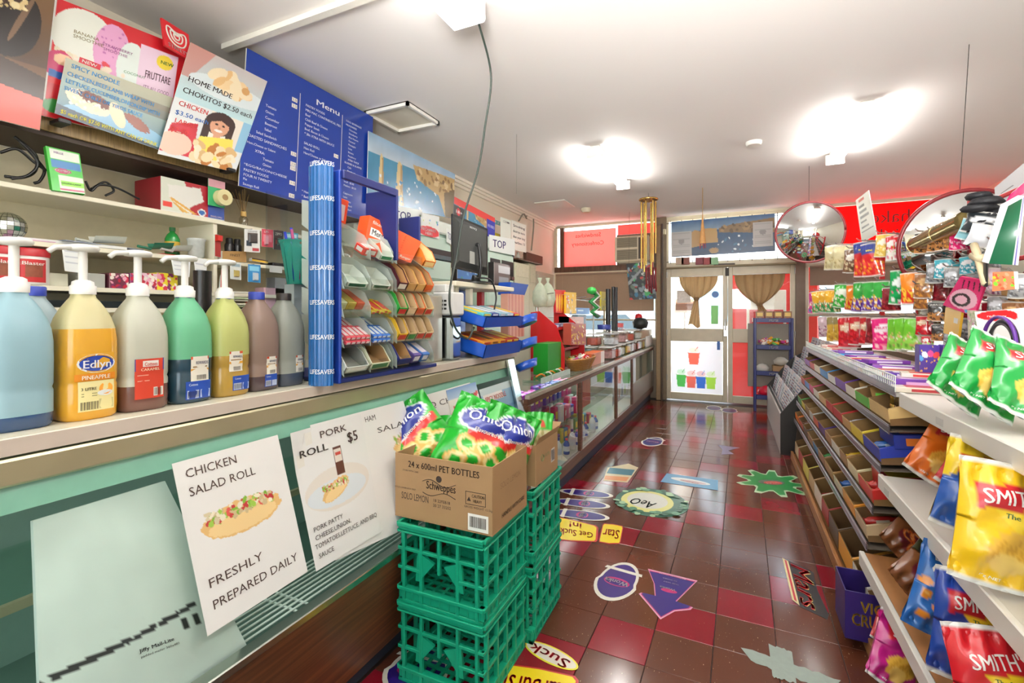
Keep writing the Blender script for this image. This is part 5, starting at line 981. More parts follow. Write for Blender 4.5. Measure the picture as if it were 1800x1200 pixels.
hangcard('white earphone card hanging from the top shelf', 430, 457, 402, 442, XH, solid('#e6e6e2', (.2, .15, .85, .6, '#5a4a42'), (.1, .5, .45, .75, '#2a3a4a'), (.5, .8, .95, .95, '#b8343a')), [('EARPHONES', .2, .12, .06, '#333')], blister=(.25, .2, .8, .6, '#3a3432', .008))
hangcard('pink lip balm card hanging from the top shelf', 460, 480, 402, 433, XH, solid('#c93a4e', (.1, .3, .9, .7, '#e07a86')), [('LIPS', .2, .2, .12, '#f6e6e6', 'l', True)], blister=(.2, .35, .5, .9, '#e8a0a8', .012))
hangcard('black lighter card hanging from the top shelf', 481, 498, 404, 438, XH, solid('#23241f', (.2, .5, .7, .7, '#8a3a34')), [('ZIPPO', .15, .25, .14, '#e6e0c8', 'l', True, .7)], blister=(.35, .4, .75, .8, '#4a5a50', .01))
hangcard('sea blue bag of mints hanging from the top shelf', 500, 524, 408, 438, XH, solid('#2f9fb0', (.1, .1, .9, .3, '#c9e6ea'), (.1, .6, .6, .8, '#6ac9c0')), blister=(.1, .35, .9, .9, '#4ab8b4', .015))
hangcard('padlock card hanging from the second shelf', 405, 424, 460, 490, XH, solid('#dfe3df', (.1, .1, .9, .25, '#9ab0b8')), blister=(.3, .45, .75, .85, '#b9a45a', .012))
hangcard('blue battery card hanging from the second shelf', 436, 458, 464, 495, XH, solid('#2f86c0', (.1, .1, .9, .35, '#8ad0ea')), blister=(.35, .45, .75, .9, '#c9d0d4', .012))
hangcard('red tassel ornament hanging at the shelf divider', 378, 388, 412, 450, SX+.02, solid('#9a2420'), name='tassel_ornament', cat='ornament', blister=(.0, .0, 1, .3, '#c8281f', .02))
q = px4(SX+.004, (443, 453), (471, 458), (471, 463), (443, 458)); poster('card_packet', 'thin yellow and black packet at the edge of the second shelf', 'packet', q, solid('#e3b52a', (0, 0, 1, .4, '#3a1a1a')), (8, 8), .03)
q = px4(SX+.004, (391, 441), (433, 442), (433, 461), (391, 458)); poster('display_carton', 'low brown cardboard tray under the aerosol cans', 'carton', q, solid('#b08850'), (8, 8), .04, texts=[('FINEST', .3, .5, .25, '#4a3424', 'l', True)])
q = px4(SX+.006, (474, 466), (496, 468), (496, 480), (474, 478)); poster('price_card', 'blank white price card on the second shelf edge', 'card', q, solid('#e9e6da'), (8, 8), .001)
b = MB(); b.box((-2.62, onX(470, 460, -2.55).y, S[1]+.001), (-2.5, onX(500, 460, -2.55).y, S[1]+.02), M('#241d1a', .3), .004); b.obj('wallet', None, 'black wallet lying on the second shelf right of the yellow packet', 'wallet')
t = thing('sauce_bottle', 'clear tube with red tip hanging behind the yellow-green pump', 'bottle', (-2.45, onX(390, 500, -2.45).y, 1.365), world=True); b = MB(); z0 = 1.38; y_ = onX(390, 500, -2.45).y; b.lathe([(.03, 0), (.02, .05), (.008, .16), (.002, .17)], M('#c9d0c9', .3), 10, c=(-2.45, y_, z0)); b.obj('tube', t); b = MB(); b.cyl((-2.44, y_-.01, z0+.05), (-2.44, y_-.005, z0+.19), .005, M('#c8281f', .4), n=8); b.obj('red_strip', t)
t = bottle('bottle', 'small white glue bottle with a pink tip on the lower shelf', 'bottle', .125, .025, '#e9e9e4', '#e0446a', '#2a3a7a'); t.location = onshelf(521, 3, -2.5); t.location.z = S[3]+.001
for (u0, u1, v0, v1, c, lb) in ((464, 500, 506, 528, '#c9a0a8', 'pink patterned box on the lower shelf left of the glue bottle'), (408, 432, 520, 532, '#d9d2a8', 'cream packet on the lower shelf behind the brown jug'), (484, 503, 488, 508, '#8a8a86', 'steel mug on the lower shelf above the pink box')):
    facing_box('storage_box', lb, 'box', u0, u1, v0, v1, S[3], -2.52, .08, c)
# turquoise basket with pens near the rack column
p0 = onX(524, 500, -1.75); t = thing('plastic_basket', 'turquoise plastic basket of pens left of the blue rack column', 'basket', (-1.75, p0.y, onX(528, 500, -1.75).z), world=True)
zb_, zt_ = onX(528, 500, -1.75).z, onX(520, 424, -1.75).z; b = MB(); mt = M('#37b59a', .35, trans=.3)
for i in range(12):
    a0_, a1_ = 2*pi*i/12, 2*pi*(i+.82)/12
    b.add([(-1.75+r_*cos(a), p0.y+r_*sin(a), z_) for a, r_, z_ in ((a0_, .045, zb_), (a1_, .045, zb_), (a1_, .075, zt_), (a0_, .075, zt_))], [(0, 1, 2, 3)], mt)
b.lathe([(.076, zt_-.01), (.079, zt_)], mt, 24, c=(-1.75, p0.y, 0), cap=False); b.lathe([(.045, zb_), (.046, zb_+.01)], mt, 16, c=(-1.75, p0.y, 0)); b.obj('basket_wall', t)
b = MB(); b.box((-1.80, p0.y-.03, CT+.001), (-1.74, p0.y+.03, zb_), M('#c9ccc4', .4)); b.obj('stand', t)
for k, (c, nm, dx) in enumerate((('#2438c0', 'blue', 0), ('#e0508a', 'pink', .015), ('#2438c0', 'second blue', -.015))):
    b = MB(); b.cyl((-1.75+dx, p0.y-.005*k, zb_+.02), (-1.77+dx, p0.y-.02-.01*k, zt_+.06-.01*k), .006, M(c, .35), n=8); b.obj('pen', None, '%s pen standing in the turquoise basket' % nm, 'pen')
# ------------------------------------------------------------------ cigarette cabinets
def cab(label, u0, u1, vh0, vh1, bays, X=-2.38):
    a, c = onX(u0, vh0, X), onX(u1, vh0, X); zt = onX(u0, vh0, X).z; zh = onX(u0, vh1, X).z; y0, y1 = a.y, c.y
    t = thing('cigarette_cabinet', label, 'cabinet', (X-.2, (y0+y1)/2, .903), world=True); mc = M('#c3dccd', .4, var=.04, sc=5)
    b = MB(); b.box((XL+.01, y0, .903), (X-.03, y1, zt-.01), mc, .005); b.obj('cabinet_body', t)
    b = MB(); b.box((X-.05, y0, zh), (X+.012, y1, zt), M('#dfe9df', .35), .012); b.obj('header_panel', t)
    n = 5
    for i in range(n):
        z1_ = zh-.012-(zh-1.0)*i/n; z0_ = zh-(zh-1.0)*(i+1)/n; b = MB(); b.box((X-.05, y0+.01, z0_), (X, y1-.01, z1_), mc, .02); s_ = b.obj('shutter', t)
        b = MB(); b.box((X-.001, y0+.03, z0_+.01), (X+.006, y1-.03, z0_+.02), M('#8fa89a', .4)); b.obj('shutter_grip', s_)
    for (ya, yb, va, vb, c_) in bays:
        p, q = onX(ya, va, X+.004), onX(yb, vb, X+.004); b = MB(); b.box((X-.01, p.y, q.z), (X+.004, q.y, p.z), M('#1c1e1f', .3), .01); b.obj('open_bay', t, 'dark open dispensing bay')
        b = MB()
        for k in range(4): yy = p.y+(q.y-p.y)*(k+.5)/4; b.box((X+.004, yy-.06, q.z+.01), (X+.012, yy+.05, q.z+.05), M(c_, .4), .003)
        tag(b.obj('pack_row', t), kind='stuff')
    return t, y0, y1, zt, zh
T1, ya1, yb1, zt1, zh1 = cab('pale green cigarette cabinet behind the monitor with a RECHARGE HERE sticker', 690, 795, 362, 388, [(748, 795, 432, 462, '#4a5a60')])
T2, ya2, yb2, zt2, zh2 = cab('pale green cigarette cabinet right of the monitor with rounded bays', 858, 904, 415, 436, [(862, 880, 452, 490, '#8a9a90'), (882, 903, 456, 494, '#6a4a42')])
T1z = lambda u, v: onX(u, v, -2.365)
def top_logo(u0, u1, v0, v1, parent, nm='lettering'):
    q = [T1z(u0, v0), T1z(u1, v0+9), T1z(u1, v1+9), T1z(u0, v1)]
    return poster('brand_panel', None, None, q, solid('#e6eeea'), (8, 8), .003, texts=[('TOP', .12, .72, .5, '#23286e', 'l', True, .5)], parent=parent)
top_logo(686, 742, 360, 392, T1); top_logo(785, 800, 400, 425, T1); top_logo(860, 905, 412, 440, T2)
poster('recharge_sticker', None, None, [T1z(735, 372), T1z(772, 381), T1z(772, 420), T1z(735, 411)], lambda c, A: (c.C.__setitem__(Ellipsis, lin('#e9efe9')), c.ell(A*.5, .78, A*.5, .24, '#d8303a'), c.specks(0, .1, A, .5, ['#c9d83a', '#3a8ad0', '#d8303a', '#4ab87a'], 9, .05, 3)), (30, 30), .003, texts=[('RECHARGE', .14, .76, .13, '#f4f4f4', 'l', True, .7), ('HERE', .32, .93, .13, '#f4f4f4', 'l', True, .36)], parent=T1)
# landscape strip, graphic and warning signs beyond
poster('landscape_poster', 'second coastal landscape poster with a red top stripe behind the monitor', 'poster', [onX(798, 345, -2.42), onX(870, 383, -2.42), onX(870, 425, -2.40), onX(797, 392, -2.40)], lambda c, A: (apostles(c, A), c.rect(0, 0, A, .28, '#e0413c'), c.rect(A*.78, .2, A, 1, '#2436a8'), c.rect(0, .3, A*.22, .7, '#2a2422'), c.ell(A*.1, .5, .12, .15, '#d8303a')), (70, 40), .004, texts=[('WE ID UNDER 25', .8, .5, .12, '#e9ecf4', 'l', True, .18), ('18+', .03, .56, .12, '#f4f4f4', 'l', True, .15)])
def sign(label, u0, u1, v0, v1, s, lines, col='#e8e8dc', X=-2.42, hh=.09):
    q = [onX(u0, v0, X), onX(u1, v0+s, X), onX(u1, v1+s*.6, X+.01), onX(u0, v1, X+.01)]
    return poster('notice_sign', label, 'sign', q, solid(col), (8, 8), .003, texts=[(l, .1, .2+i*.19, hh, '#33343a', 'l', True, .8) for i, l in enumerate(lines)])
sign('white sign reading Smoking destroys more than your lungs', 899, 925, 386, 438, 10, ['Smoking', 'destroys more', 'than your lung', 'Quitline 13'])
sign('narrow pale calendar sign left of the smoking sign', 880, 898, 381, 418, 7, ['3', ''], '#dfe6da')
# ledge with oddments high on the far left wall
lg = thing('wall_ledge', 'narrow wooden ledge high on the wall beyond the smoking sign', 'shelf', onX(930, 450, -2.5), world=True)
za = onX(912, 441, -2.45); zb2 = onX(954, 462, -2.45)
b = MB(); b.box((XL+.005, za.y, za.z-.10), (-2.45, zb2.y, za.z-.085), m_brown, .003); b.obj('board', lg)
b = MB(); b.box((-2.5, za.y+.25, za.z-.085), (-2.45, zb2.y, za.z+.02), M('#4a2c1c', .5), .004); b.obj('wooden_box', None, 'dark wooden box with pale ornaments on the wall ledge', 'box')
for k in range(4):
    y = za.y+.1+k*(zb2.y-za.y-.2)/3; b = MB(); b.lathe([(.03, 0), (.045, .03), (.03, .06), (.015, .09), (.022, .11), (.0001, .12)], M(('#8a93a0', '#d8d2c4', '#c9bfa8', '#cfc6b4')[k], .4), 12, c=(-2.6, y, za.z-.084)); b.obj('figurine', None, '%s figurine on the wall ledge' % ('blue-grey', 'white', 'cream', 'pale stone')[k], 'figurine')
coil([spl([onX(*p, -2.78) for p in ((925, 380), (935, 372), (938, 395), (934, 440))]), spl([onX(*p, -2.77) for p in ((912, 388), (920, 376), (926, 384))])], .012, M('#8f8a78', .5), 'wall_cable', 'grey cable running down the far left wall from the cornice')
# pale cabinets and mirror in the far left corner
for (u0, u1, v0, v1, c, lb) in ((905, 930, 460, 492, '#d9d6bc', 'stack of pale cream cartons under the wall ledge'), (930, 942, 462, 500, '#c9c4a8', 'narrow cream cabinet right of the pale cartons'), (944, 974, 476, 560, '#b8ad98', 'tall grey cupboard in the far left corner')):
    p, q = onX(u0, v0, -2.5), onX(u1, v1, -2.5); t = thing('corner_cabinet', lb, 'cabinet', (-2.6, (p.y+q.y)/2, .002), world=True)
    b = MB(); b.box((XL+.01, p.y, .002), (-2.5, min(q.y, YB-.1), p.z), M(c, .5), .006); b.obj('cabinet_body', t)
    b = MB(); b.box((-2.5, p.y+.03, q.z+.02), (-2.49, min(q.y, YB-.1)-.03, p.z-.04), M(c, .4, var=.15), .004); b.obj('door_panel', t)
# ------------------------------------------------------------------ monitor on its stand, machine, coffee maker
MX = -1.42
ps = onX(806, 496, MX); ZS = ps.z; yA, yB = onX(785, 500, MX).y, onX(890, 500, MX).y
st = thing('till_stand', 'cream raised till shelf on posts over the counter end', 'stand', (MX, (yA+yB)/2, CT+.001), world=True)
b = MB(); b.box((MX-.26, yA, ZS-.028), (MX+.06, yB, ZS), m_sh, .004); b.obj('shelf_board', st)
for y, x in ((yA+.02, MX-.2), (2.30, MX-.02), (2.46, MX-.02)): b = MB(); b.box((x-.018, y, CT+.001), (x+.018, y+.03, ZS-.028), m_sh, .002); b.obj('upright', st)
b = MB(); b.box((MX-.2, yB-.06, C2+.003), (MX-.16, yB-.02, ZS-.028), M('#b8202a', .4), .002); b.obj('upright', st, 'red upright')
mo = thing('computer_monitor', 'black computer monitor seen from behind on the till shelf', 'monitor', (MX-.05, 0, ZS+.001), world=True)
Mq = [onX(795, 375, -1.50), onX(857, 402, -1.36), onX(857, 484, -1.36), onX(795, 470, -1.50)]
fm, Am, nm_ = quadmap(*Mq)
b = MB(); b.poly([fm(0, 0, -.02), fm(Am, 0, -.02), fm(Am, 1, -.02), fm(0, 1, -.02)], m_black, th=.022, dirn=nm_); b.obj('bezel', mo)
b = MB(); p = [fm(Am*x, y, .002) for x, y in ((.04, .04), (.97, .04), (.97, .96), (.04, .96))]; q = [fm(Am*x, y, .035) for x, y in ((.14, .14), (.9, .14), (.9, .86), (.14, .86))]
b.add(p+q, [(4, 5, 6, 7)]+[(i, (i+1) % 4, 4+(i+1) % 4, 4+i) for i in range(4)], M('#3a3b3a', .3, coat=.2)); b.obj('rear_shell', mo)
b = MB(); b.tube(spl([fm(Am*.62, .45, .035), fm(Am*.62, .5, .07), fm(Am*.66, .85, .075), fm(Am*.64, 1.12, .06)]), .011, m_black, 8); b.obj('stand_arm', mo)
pb = fm(Am*.62, 1.1, .02); b = MB(); b.lathe([(.10, 0), (.10, .008), (.03, .016), (.02, .05)], m_black, 20, c=(pb.x, pb.y, ZS+.001)); b.obj('stand_foot', mo)
b = MB(); b.poly([fm(Am*.42, .62, .036), fm(Am*.56, .62, .036), fm(Am*.56, .86, .036), fm(Am*.42, .86, .036)], M('#8a8a84', .4), th=.003, dirn=nm_); b.obj('connector_plate', mo, 'grey connector plate')
b = MB(); b.text('BENQ', Am*.42, .17, .04, M('#c9ccca', .3), lambda x, y: fm(x, y, .037), 'l', True, Am*.2); b.obj('lettering', mo)
q = px4(-1.60, (803, 468), (838, 474), (838, 492), (803, 489)); 
t = thing('card_terminal', 'small blue-screened till display under the monitor', 'terminal', (-1.6, q[0].y, ZS+.001), world=True); b = MB(); b.box((-1.64, q[0].y, ZS+.001), (-1.6, q[1].y, q[0].z), m_black, .003); b.obj('case', t)
poster('screen', None, None, [p+V((.004, 0, 0)) for p in q], lambda c, A: (c.C.__setitem__(Ellipsis, lin('#2a7fc8')), c.specks(0, 0, A, 1, ['#3ab84a', '#5ab0e6', '#f0f0f0'], 20, .1, 2)), (24, 16), .002, parent=t)
q = px4(-1.75, (866, 472), (896, 474), (896, 492), (866, 492)); facing_box('photo_box', 'black box with a photo of a motorbike on the till shelf', 'box', 868, 896, 463, 494, ZS, -1.62, .05, '#141212', solid('#5a4a44', (.25, .1, 1, .35, '#c9c9c9'), (.3, .5, .9, .9, '#8a8f90')))
# microwave-style oven and white printer block
ov = thing('countertop_oven', 'silver countertop oven with dark window beside the confectionery rack', 'oven', (-1.45, 1.93, CT+.001), world=True)
b = MB(); b.box((-1.68, 1.84, CT+.001), (-1.335, 2.03, CT+.33), M('#c4bfb0', .3, .7, var=.08), .006); b.obj('oven_body', ov)
b = MB(); b.box((-1.60, 1.833, CT+.05), (-1.36, 1.84, CT+.25), M('#15110f', .1), .003); b.obj('window', ov)
b = MB()
for i in range(6): b.box((-1.47+i*.014, 1.836, CT+.27), (-1.464+i*.014, 1.84, CT+.31), M('#3a3a38', .5))
b.obj('vent', ov)
pm = thing('coffee_machine', 'white-topped coffee machine with a polished steel front', 'coffee machine', (-1.37, 2.1, CT+.001), world=True)
b = MB(); b.box((-1.44, 2.045, CT+.001), (-1.29, 2.14, CT+.23), M('#b9c4cc', .14, 1), .012); b.obj('steel_body', pm)
b = MB(); b.box((-1.46, 2.04, CT+.231), (-1.285, 2.16, CT+.35), M('#e4e4e0', .35), .008); b.obj('top_block', pm)
b = MB()
for i in range(4):
    for k in range(3): b.box((-1.40+i*.022, 2.038, CT+.26+k*.02), (-1.385+i*.022, 2.0405, CT+.27+k*.02), m_black)
tag(b.obj('vent_slots', pm), kind='stuff')
b = MB(); b.box((-1.43, 2.05, CT+.35), (-1.33, 2.13, CT+.39), M('#dcdcd6', .4), .005); b.obj('hopper', pm)
# hanging cable from the first light
cab1 = thing('hanging_cable', 'dark green cable hanging from the ceiling light to the monitor', 'cable', (-1.2, 2.0, 1.3), world=True)
p0 = V((-1.14, 2.03, CEIL-.05)); path = [p0, onX(863, 130, -1.16), onX(853, 220, -1.2), onX(840, 300, -1.24), onX(815, 380, -1.27), onX(803, 450, -1.28), onX(790, 520, -1.275), onX(800, 575, -1.27), onX(822, 595, -1.26), onX(833, 575, -1.26), onX(823, 545, -1.27), onX(860, 500, -1.3), onX(840, 490, -1.33)]
b = MB(); b.tube(spl(path[:6], 8)+spl(path[5:10], 8)[1:], .0055, M('#2b352e', .4), 7); b.obj('cable_run', cab1)
b = MB(); b.tube(spl([onX(836, 488, -1.33), onX(862, 492, -1.3), onX(872, 520, -1.29), onX(868, 548, -1.3)], 8), .005, m_black, 6); b.obj('cable_run', cab1)
p0 = onZ(908, 236, CEIL); b = MB(); b.cyl((p0.x, p0.y, 2.35), (p0.x, p0.y, CEIL), .0018, M('#8a857c', .4), n=5); b.obj('hanging_wire', None, 'thin bare wire hanging from the ceiling left of the fluorescent light', 'wire')
# ------------------------------------------------------------------ filled bags
def sstep(x, a, b): t = min(1, max(0, (x-a)/(b-a))); return t*t*(3-2*t)
def bag(name, label, cat, w, h, t, paint, texts=(), seed=0, nu=22, nv=28, cr=.06, rough=.28, back=None, extra=None, group=None, hole=False):
    """filled foil bag: base at z=0, print faces -y"""
    A = w/h; rd = random.Random(seed); ph = [rd.uniform(0, 6) for _ in range(6)]
    def puff(a, y):
        e = sin(pi*min(max(a, 0), 1)); v = sstep(y, cr, cr+.26)*sstep(1-y, cr, cr+.22)
        p = t/2*(max(e, 0)**.55)*(.12+.88*v)*(0 if y < .001 or y > .999 else 1)
        wr = .10*t*sin(9*a+ph[0]+3*y)*sin(13*y+ph[1]+2*a)*min(1, e*2)*v
        cs = .09*t*(1-v)*sin(26*a+ph[2]+2.5*sin(5*y))*(.4 if (y < cr or y > 1-cr) else 1)
        return p+wr+cs
    def fn(x, y, o=0., s=-1):
        a = x/A; pin = 1-.07*sin(pi*y); sag = .012*h*sin(pi*a)*(1 if y < .5 else -1)*(0)
        return V(((a-.5)*w*pin, s*(puff(a, y)+o), h*(1-y)+.02*h*(abs(a-.5)*2)**2*(1 if y > .5 else -1)))
    b = MB()
    def cf(X, Y): c = Cv(X, Y, '#ffffff'); paint(c, A); return c.C
    b.sheet(fn, nu, nv, PAINT(rough, 0, .5), cf, W=A)
    b.sheet(lambda x, y: fn(A-x, y, 0, 1), nu, nv, M(back, rough, coat=.4) if back else PAINT(rough, 0, .5), None if back else cf, W=A)
    for tx in texts:
        st, x, y, hh, c = tx[:5]; al = tx[5] if len(tx) > 5 else 'l'; ww = tx[6] if len(tx) > 6 else None; sl = tx[7] if len(tx) > 7 else 0
        b.text(st, x*A, y, hh, M(c, .35, var=.02), lambda p, q, sl=sl, x=x, y0=y: fn(p, q+sl*(p-x*A), .002), al, True, ww*A if ww else None, sub=2 if w >= .18 else 1)
    if extra: extra(b, fn, A)
    return b.obj(name, None, label, cat, group, loc=(0, 0, 0))
def chipshape(c, x, y, r, col='#e6b548'):
    c.ell(x, y, r, r*.7, col, -.4, rough=.15, seed=int(x*99)); 
    for i in range(5): c.ell(x+r*(-.6+i*.28), y+r*.1*(i % 2), r*.07, r*.5, '#c98f2c', .5, a=.6)
    c.ell(x-r*.1, y+r*.5, r*.6, r*.4, '#efca6a', .3, rough=.2, seed=3)
def smiths(base, low=None, ban='#c41f2b', ac='#f2d02a'):
    def f(c, A):
        c.C[:] = lin(base)
        if low: c.poly([(0, .45), (A*.5, .3), (A, .45), (A, 1), (0, 1)], low)
        c.poly([(A*.12, .2), (A*.9, .14), (A*.9, .33), (A*.12, .39)], ban); c.poly([(A*.28, .38), (A*.78, .34), (A*.5, .53)], ac)
        chipshape(c, A*.5, .68, .25*min(1, A*1.2)); c.rect(0, 0, A, .035, '#e6e6e0'); c.rect(0, .965, A, 1, '#e6e6e0')
    return f
def smt(base): return [("SMITH'S", .16, .345, .12, '#f6f4ee', 'l', .68, -.1), ('The Best', .38, .43, .04, '#2a5a2a'), ('45g NET', .3, .93, .025, '#f0efe6')]
def sbag(name_col, base, low=None, w=.2, h=.28, t=.085, seed=0): return bag('crisp_bag', 'x', 'crisps', w, h, t, smiths(base, low), smt(base), seed, 30, 40)
def rings(c, A):
    c.C[:] = lin('#1fa32c'); c.ell(A*.5, .27, A*.42, .17, '#e9ecf4', -.2); c.ell(A*.5, .27, A*.38, .15, '#1f2f8c', -.2); c.poly([(A*.3, .46), (A*.95, .34), (A*.95, .46), (A*.3, .56)], '#d8302c')
    for x, y in ((.35, .62), (.62, .58), (.5, .76), (.78, .7), (.3, .82), (.66, .86)): c.ring(A*x, y, .13, .1, .45, '#e8b860'); c.ring(A*x, y, .105, .08, .35, '#f6dc9a')
    c.poly([(0, .88), (A*.5, .94), (A, .86), (A, 1), (0, 1)], '#1b8f28')
RT = [('Onion', .2, .33, .14, '#f4f4f8', 'l', .62, -.1), ('Flavoured Rings', .36, .45, .05, '#f6f0e0', 'l', .55, -.15)]
on1 = bag('onion_ring_bag', 'x', 'snack bag', .25, .30, .11, rings, RT, 3, 34, 44)
def rot(ax, ay, az): return tuple(radians(a) for a in (ax, ay, az))
ZB = Z1+.16
place(on1, (-1.06, 1.60, Z1+.13), rot(-28, -38, 38), 'green onion ring bag on the left of the open carton, pointing up-left', 'onion ring bags', 1.08)
place(on1, (-.93, 1.52, Z1+.12), rot(-32, 28, 30), 'green onion ring bag lying across the front of the open carton', 'onion ring bags', 1.15)
place(on1, (-.865, 1.66, Z1+.07), rot(-6, 26, 55), 'green onion ring bag leaning at the right end of the open carton', 'onion ring bags')
place(on1, (-1.0, 1.68, Z1+.01), rot(-10, 0, 20), 'green onion ring bag standing inside the carton at the back', 'onion ring bags')
def prawn(c, A): c.C[:] = lin('#2fae3a'); c.rect(0, .32, A, .94, '#e6dfae'); c.specks(0, .34, A, .92, ['#d8cf94', '#f2edcf', '#c9bf80', '#b8b060'], 70, .05, 5); c.ell(A*.45, .2, .09, .07, '#c23a2a')
pr_ = bag('prawn_cracker_bag', 'x', 'snack bag', .14, .26, .08, prawn, (), 8, 20, 26)
for k, (x, y, rz, n_) in enumerate(((-1.04, 1.93, 25, 'leftmost'), (-.92, 1.95, 35, 'middle'), (-.80, 1.98, 50, 'rightmost'))): place(pr_, (x, y, Z2+.01), rot(-8, 6*k-4, rz), 'clear bag with green top in the rear carton, %s' % n_, 'prawn cracker bags')
# ------------------------------------------------------------------ blue tray stand at the counter end
bt = thing('tray_stand', 'stand of blue plastic sweet trays at the end of the counter', 'display stand', (-1.3, 2.45, CT+.001), world=True)
m_bt = M('#1f56c0', .3, var=.05, coat=.3, trans=.1)
def btray(y0, y1, x0, x1, z, strip, h=.06, tl=.25):
    f = lambda x, y, hh: V((x, y, z+hh+(x1-x)*tl))
    b = MB(); b.poly([f(x0, y0, 0), f(x1, y0, 0), f(x1, y1, 0), f(x0, y1, 0)], m_bt, th=.004, dirn=(0, 0, 1))
    for y in (y0, y1-.004): b.poly([f(x0, y, 0), f(x1, y, 0), f(x1+.02, y, h), f(x0, y, h)], m_bt, th=.004, dirn=(0, 1, 0))
    b.poly([f(x1, y0, 0), f(x1, y1, 0), f(x1+.02, y1, h), f(x1+.02, y0, h)], m_bt, th=.004, dirn=(-1, 0, 0)); tr = b.obj('tray', bt)
    q = [f(x1+.022, y0+.01, h-.006), f(x1+.022, y1-.01, h-.006), f(x1+.005, y1-.01, .008), f(x1+.005, y0+.01, .008)]
    poster('print_strip', None, None, q, strip, (60, 12), .001, parent=tr)
st1 = lambda c, A: (c.C.__setitem__(Ellipsis, lin('#8ac0c4')), [c.ell(A*(.08+.17*i), .5, .35, .3, '#e6ecea') for i in range(5)], c.rect(A*.85, 0, A, 1, '#b9d86a'))
st2 = lambda c, A: (c.C.__setitem__(Ellipsis, lin('#e6a07a')), c.ell(A*.15, .5, .35, .35, '#f2e6dc'), c.ell(A*.15, .5, .2, .2, '#4a6aa0'), c.rect(A*.33, 0, A*.65, 1, '#e8cf3a'), c.rect(A*.66, 0, A, 1, '#e0a06a'), [c.ell(A*x, .4, .25, .3, '#f0d86a') for x in (.74, .9)])
btray(2.21, 2.70, -1.45, -1.20, 1.265, st1); btray(2.21, 2.68, -1.45, -1.20, CT+.003, st2, .075)
for z in (1.262,): b = MB(); b.box((-1.62, 2.2, CT+.001), (-1.6, 2.72, 1.5), m_bt, .004); b.obj('back_board', bt)
for k, z in enumerate((1.27, 1.12, .98)):
    st3 = thing('side_tray', 'blue oval side tray on the aisle end of the stand, %s' % ('top', 'middle', 'lowest')[k], 'tray', (-1.2, 2.86, z), world=True)
    b = MB(); b.T = Matrix.Translation((-1.22, 2.86, z)) @ Matrix.Rotation(radians(-25), 4, 'Y'); b.lathe([(.02, 0), (.07, .006), (.095, .045), (.1, .045), (.075, 0)], m_bt, 20, sx=.8, sy=1.1); b.obj('tray_body', st3)
    b = MB(); b.T = Matrix.Translation((-1.22, 2.86, z)) @ Matrix.Rotation(radians(-25), 4, 'Y'); b.box((-.03, -.06, .02), (.03, .06, .05), M(('#e4dfd2', '#8fb8e0', '#23304a')[k], .5), .006); b.obj('contents', st3)
    b = MB(); b.box((-1.45, 2.85, z-.005), (-1.25, 2.87, z+.004), m_steel); b.obj('arm', st3)
flc = [('#5fb8b8', '#e8c83a', 'teal and yellow'), ('#2a3a8c', '#e6ecf2', 'navy and white'), ('#8ab0c0', '#e6e6e6', 'pale blue'), ('#c8283a', '#f0d02a', 'red and yellow')]
for i in range(5):
    c = flc[(0, 1, 2, 2, 3)[i]]; o = small_box('sweet_packet', '%s sweet packet in the upper blue tray, %s from the near end' % (c[2], ('first', 'second', 'third', 'fourth', 'fifth')[i]), 'packet', .085, .2, .016, c[0], c[1]); o.location = (-1.205, 2.265+i*.095, 1.325); o.rotation_euler = (0, .25, .08*(i % 3-1))
    c = (('#d8902a', '#b8401a'), ('#d8902a', '#7a4a1a'), ('#e0a02a', '#b8401a'), ('#a8201a', '#e8c83a'), ('#a8201a', '#e8c83a'))[i]
    o = small_box('sweet_packet', '%s chocolate packet in the lower blue tray, %s from the near end' % (('orange', 'orange', 'amber', 'dark red', 'dark red')[i], ('first', 'second', 'third', 'fourth', 'fifth')[i]), 'packet', .085, .2, .02, c[0], c[1]); o.location = (-1.205, 2.265+i*.092, CT+.07); o.rotation_euler = (0, .25, .06*(i % 3-1))
# clutter on the showcase counter: base given by photograph column on the plane X
def at2(u, X, z=C2): p = onX(u, 600, X); return V((X, p.y, z+.001))
def objat(o, p, rz=0, rx=0): o.location = p; o.rotation_euler = (rx, 0, rz); return o
b = MB(); b.poly([(0, -.17, 0), (0, .17, 0), (-.02, .13, -.09), (-.02, -.14, -.09)], m_bt, th=.1, dirn=(-1, 0, 0)); o = b.obj('blue_tray', None, 'blue plastic tray upside down high beside the till shelf', 'tray', loc=(0, 0, 0)); o.location = onX(914, 498, -1.5)
facing_box('striped_box', 'pink and white striped box behind the blue tray stand', 'box', 893, 921, 517, 552, 1.16, -1.5, .06, '#d8a08a', lambda c, A: (c.C.__setitem__(Ellipsis, lin('#dba58c')), [c.rect(A*i/5, 0, A*(i+.5)/5, 1, '#c87a6a') for i in range(5)]))
for (u, X, lb) in ((949, -1.55, 'left'), (963, -1.5, 'right')):
    p = onX(u, 500, X); b = MB(); s_ = .8
    b.lathe([(.002, -.20), (.05, -.19), (.065, -.13), (.06, -.06), (.03, -.005), (.008, .02), (.02, .06)], M('#dfe6d2', .3, trans=.5, var=.15, sc=40), 18, sx=1.1, sy=.7); o = b.obj('tied_bag', None, 'tied clear plastic bag of pale sweets hanging over the counter, %s one' % lb, 'bag', loc=(0, 0, 0)); o.location = p
def card(label, u0, u1, v0, v1, X, col, cols, name='snack_card', th=.02, cat='snack card', n=26, seed=1, texts=()):
    q = [onX(u0, v0, X), onX(u1, v0+1, X), onX(u1, v1, X), onX(u0, v1, X)]
    return poster(name, label, cat, q, lambda c, A: (c.C.__setitem__(Ellipsis, lin(col)), c.specks(.0, .1, A, .95, cols, n, .07, seed)), (24, 34), th, texts=texts, back=col)
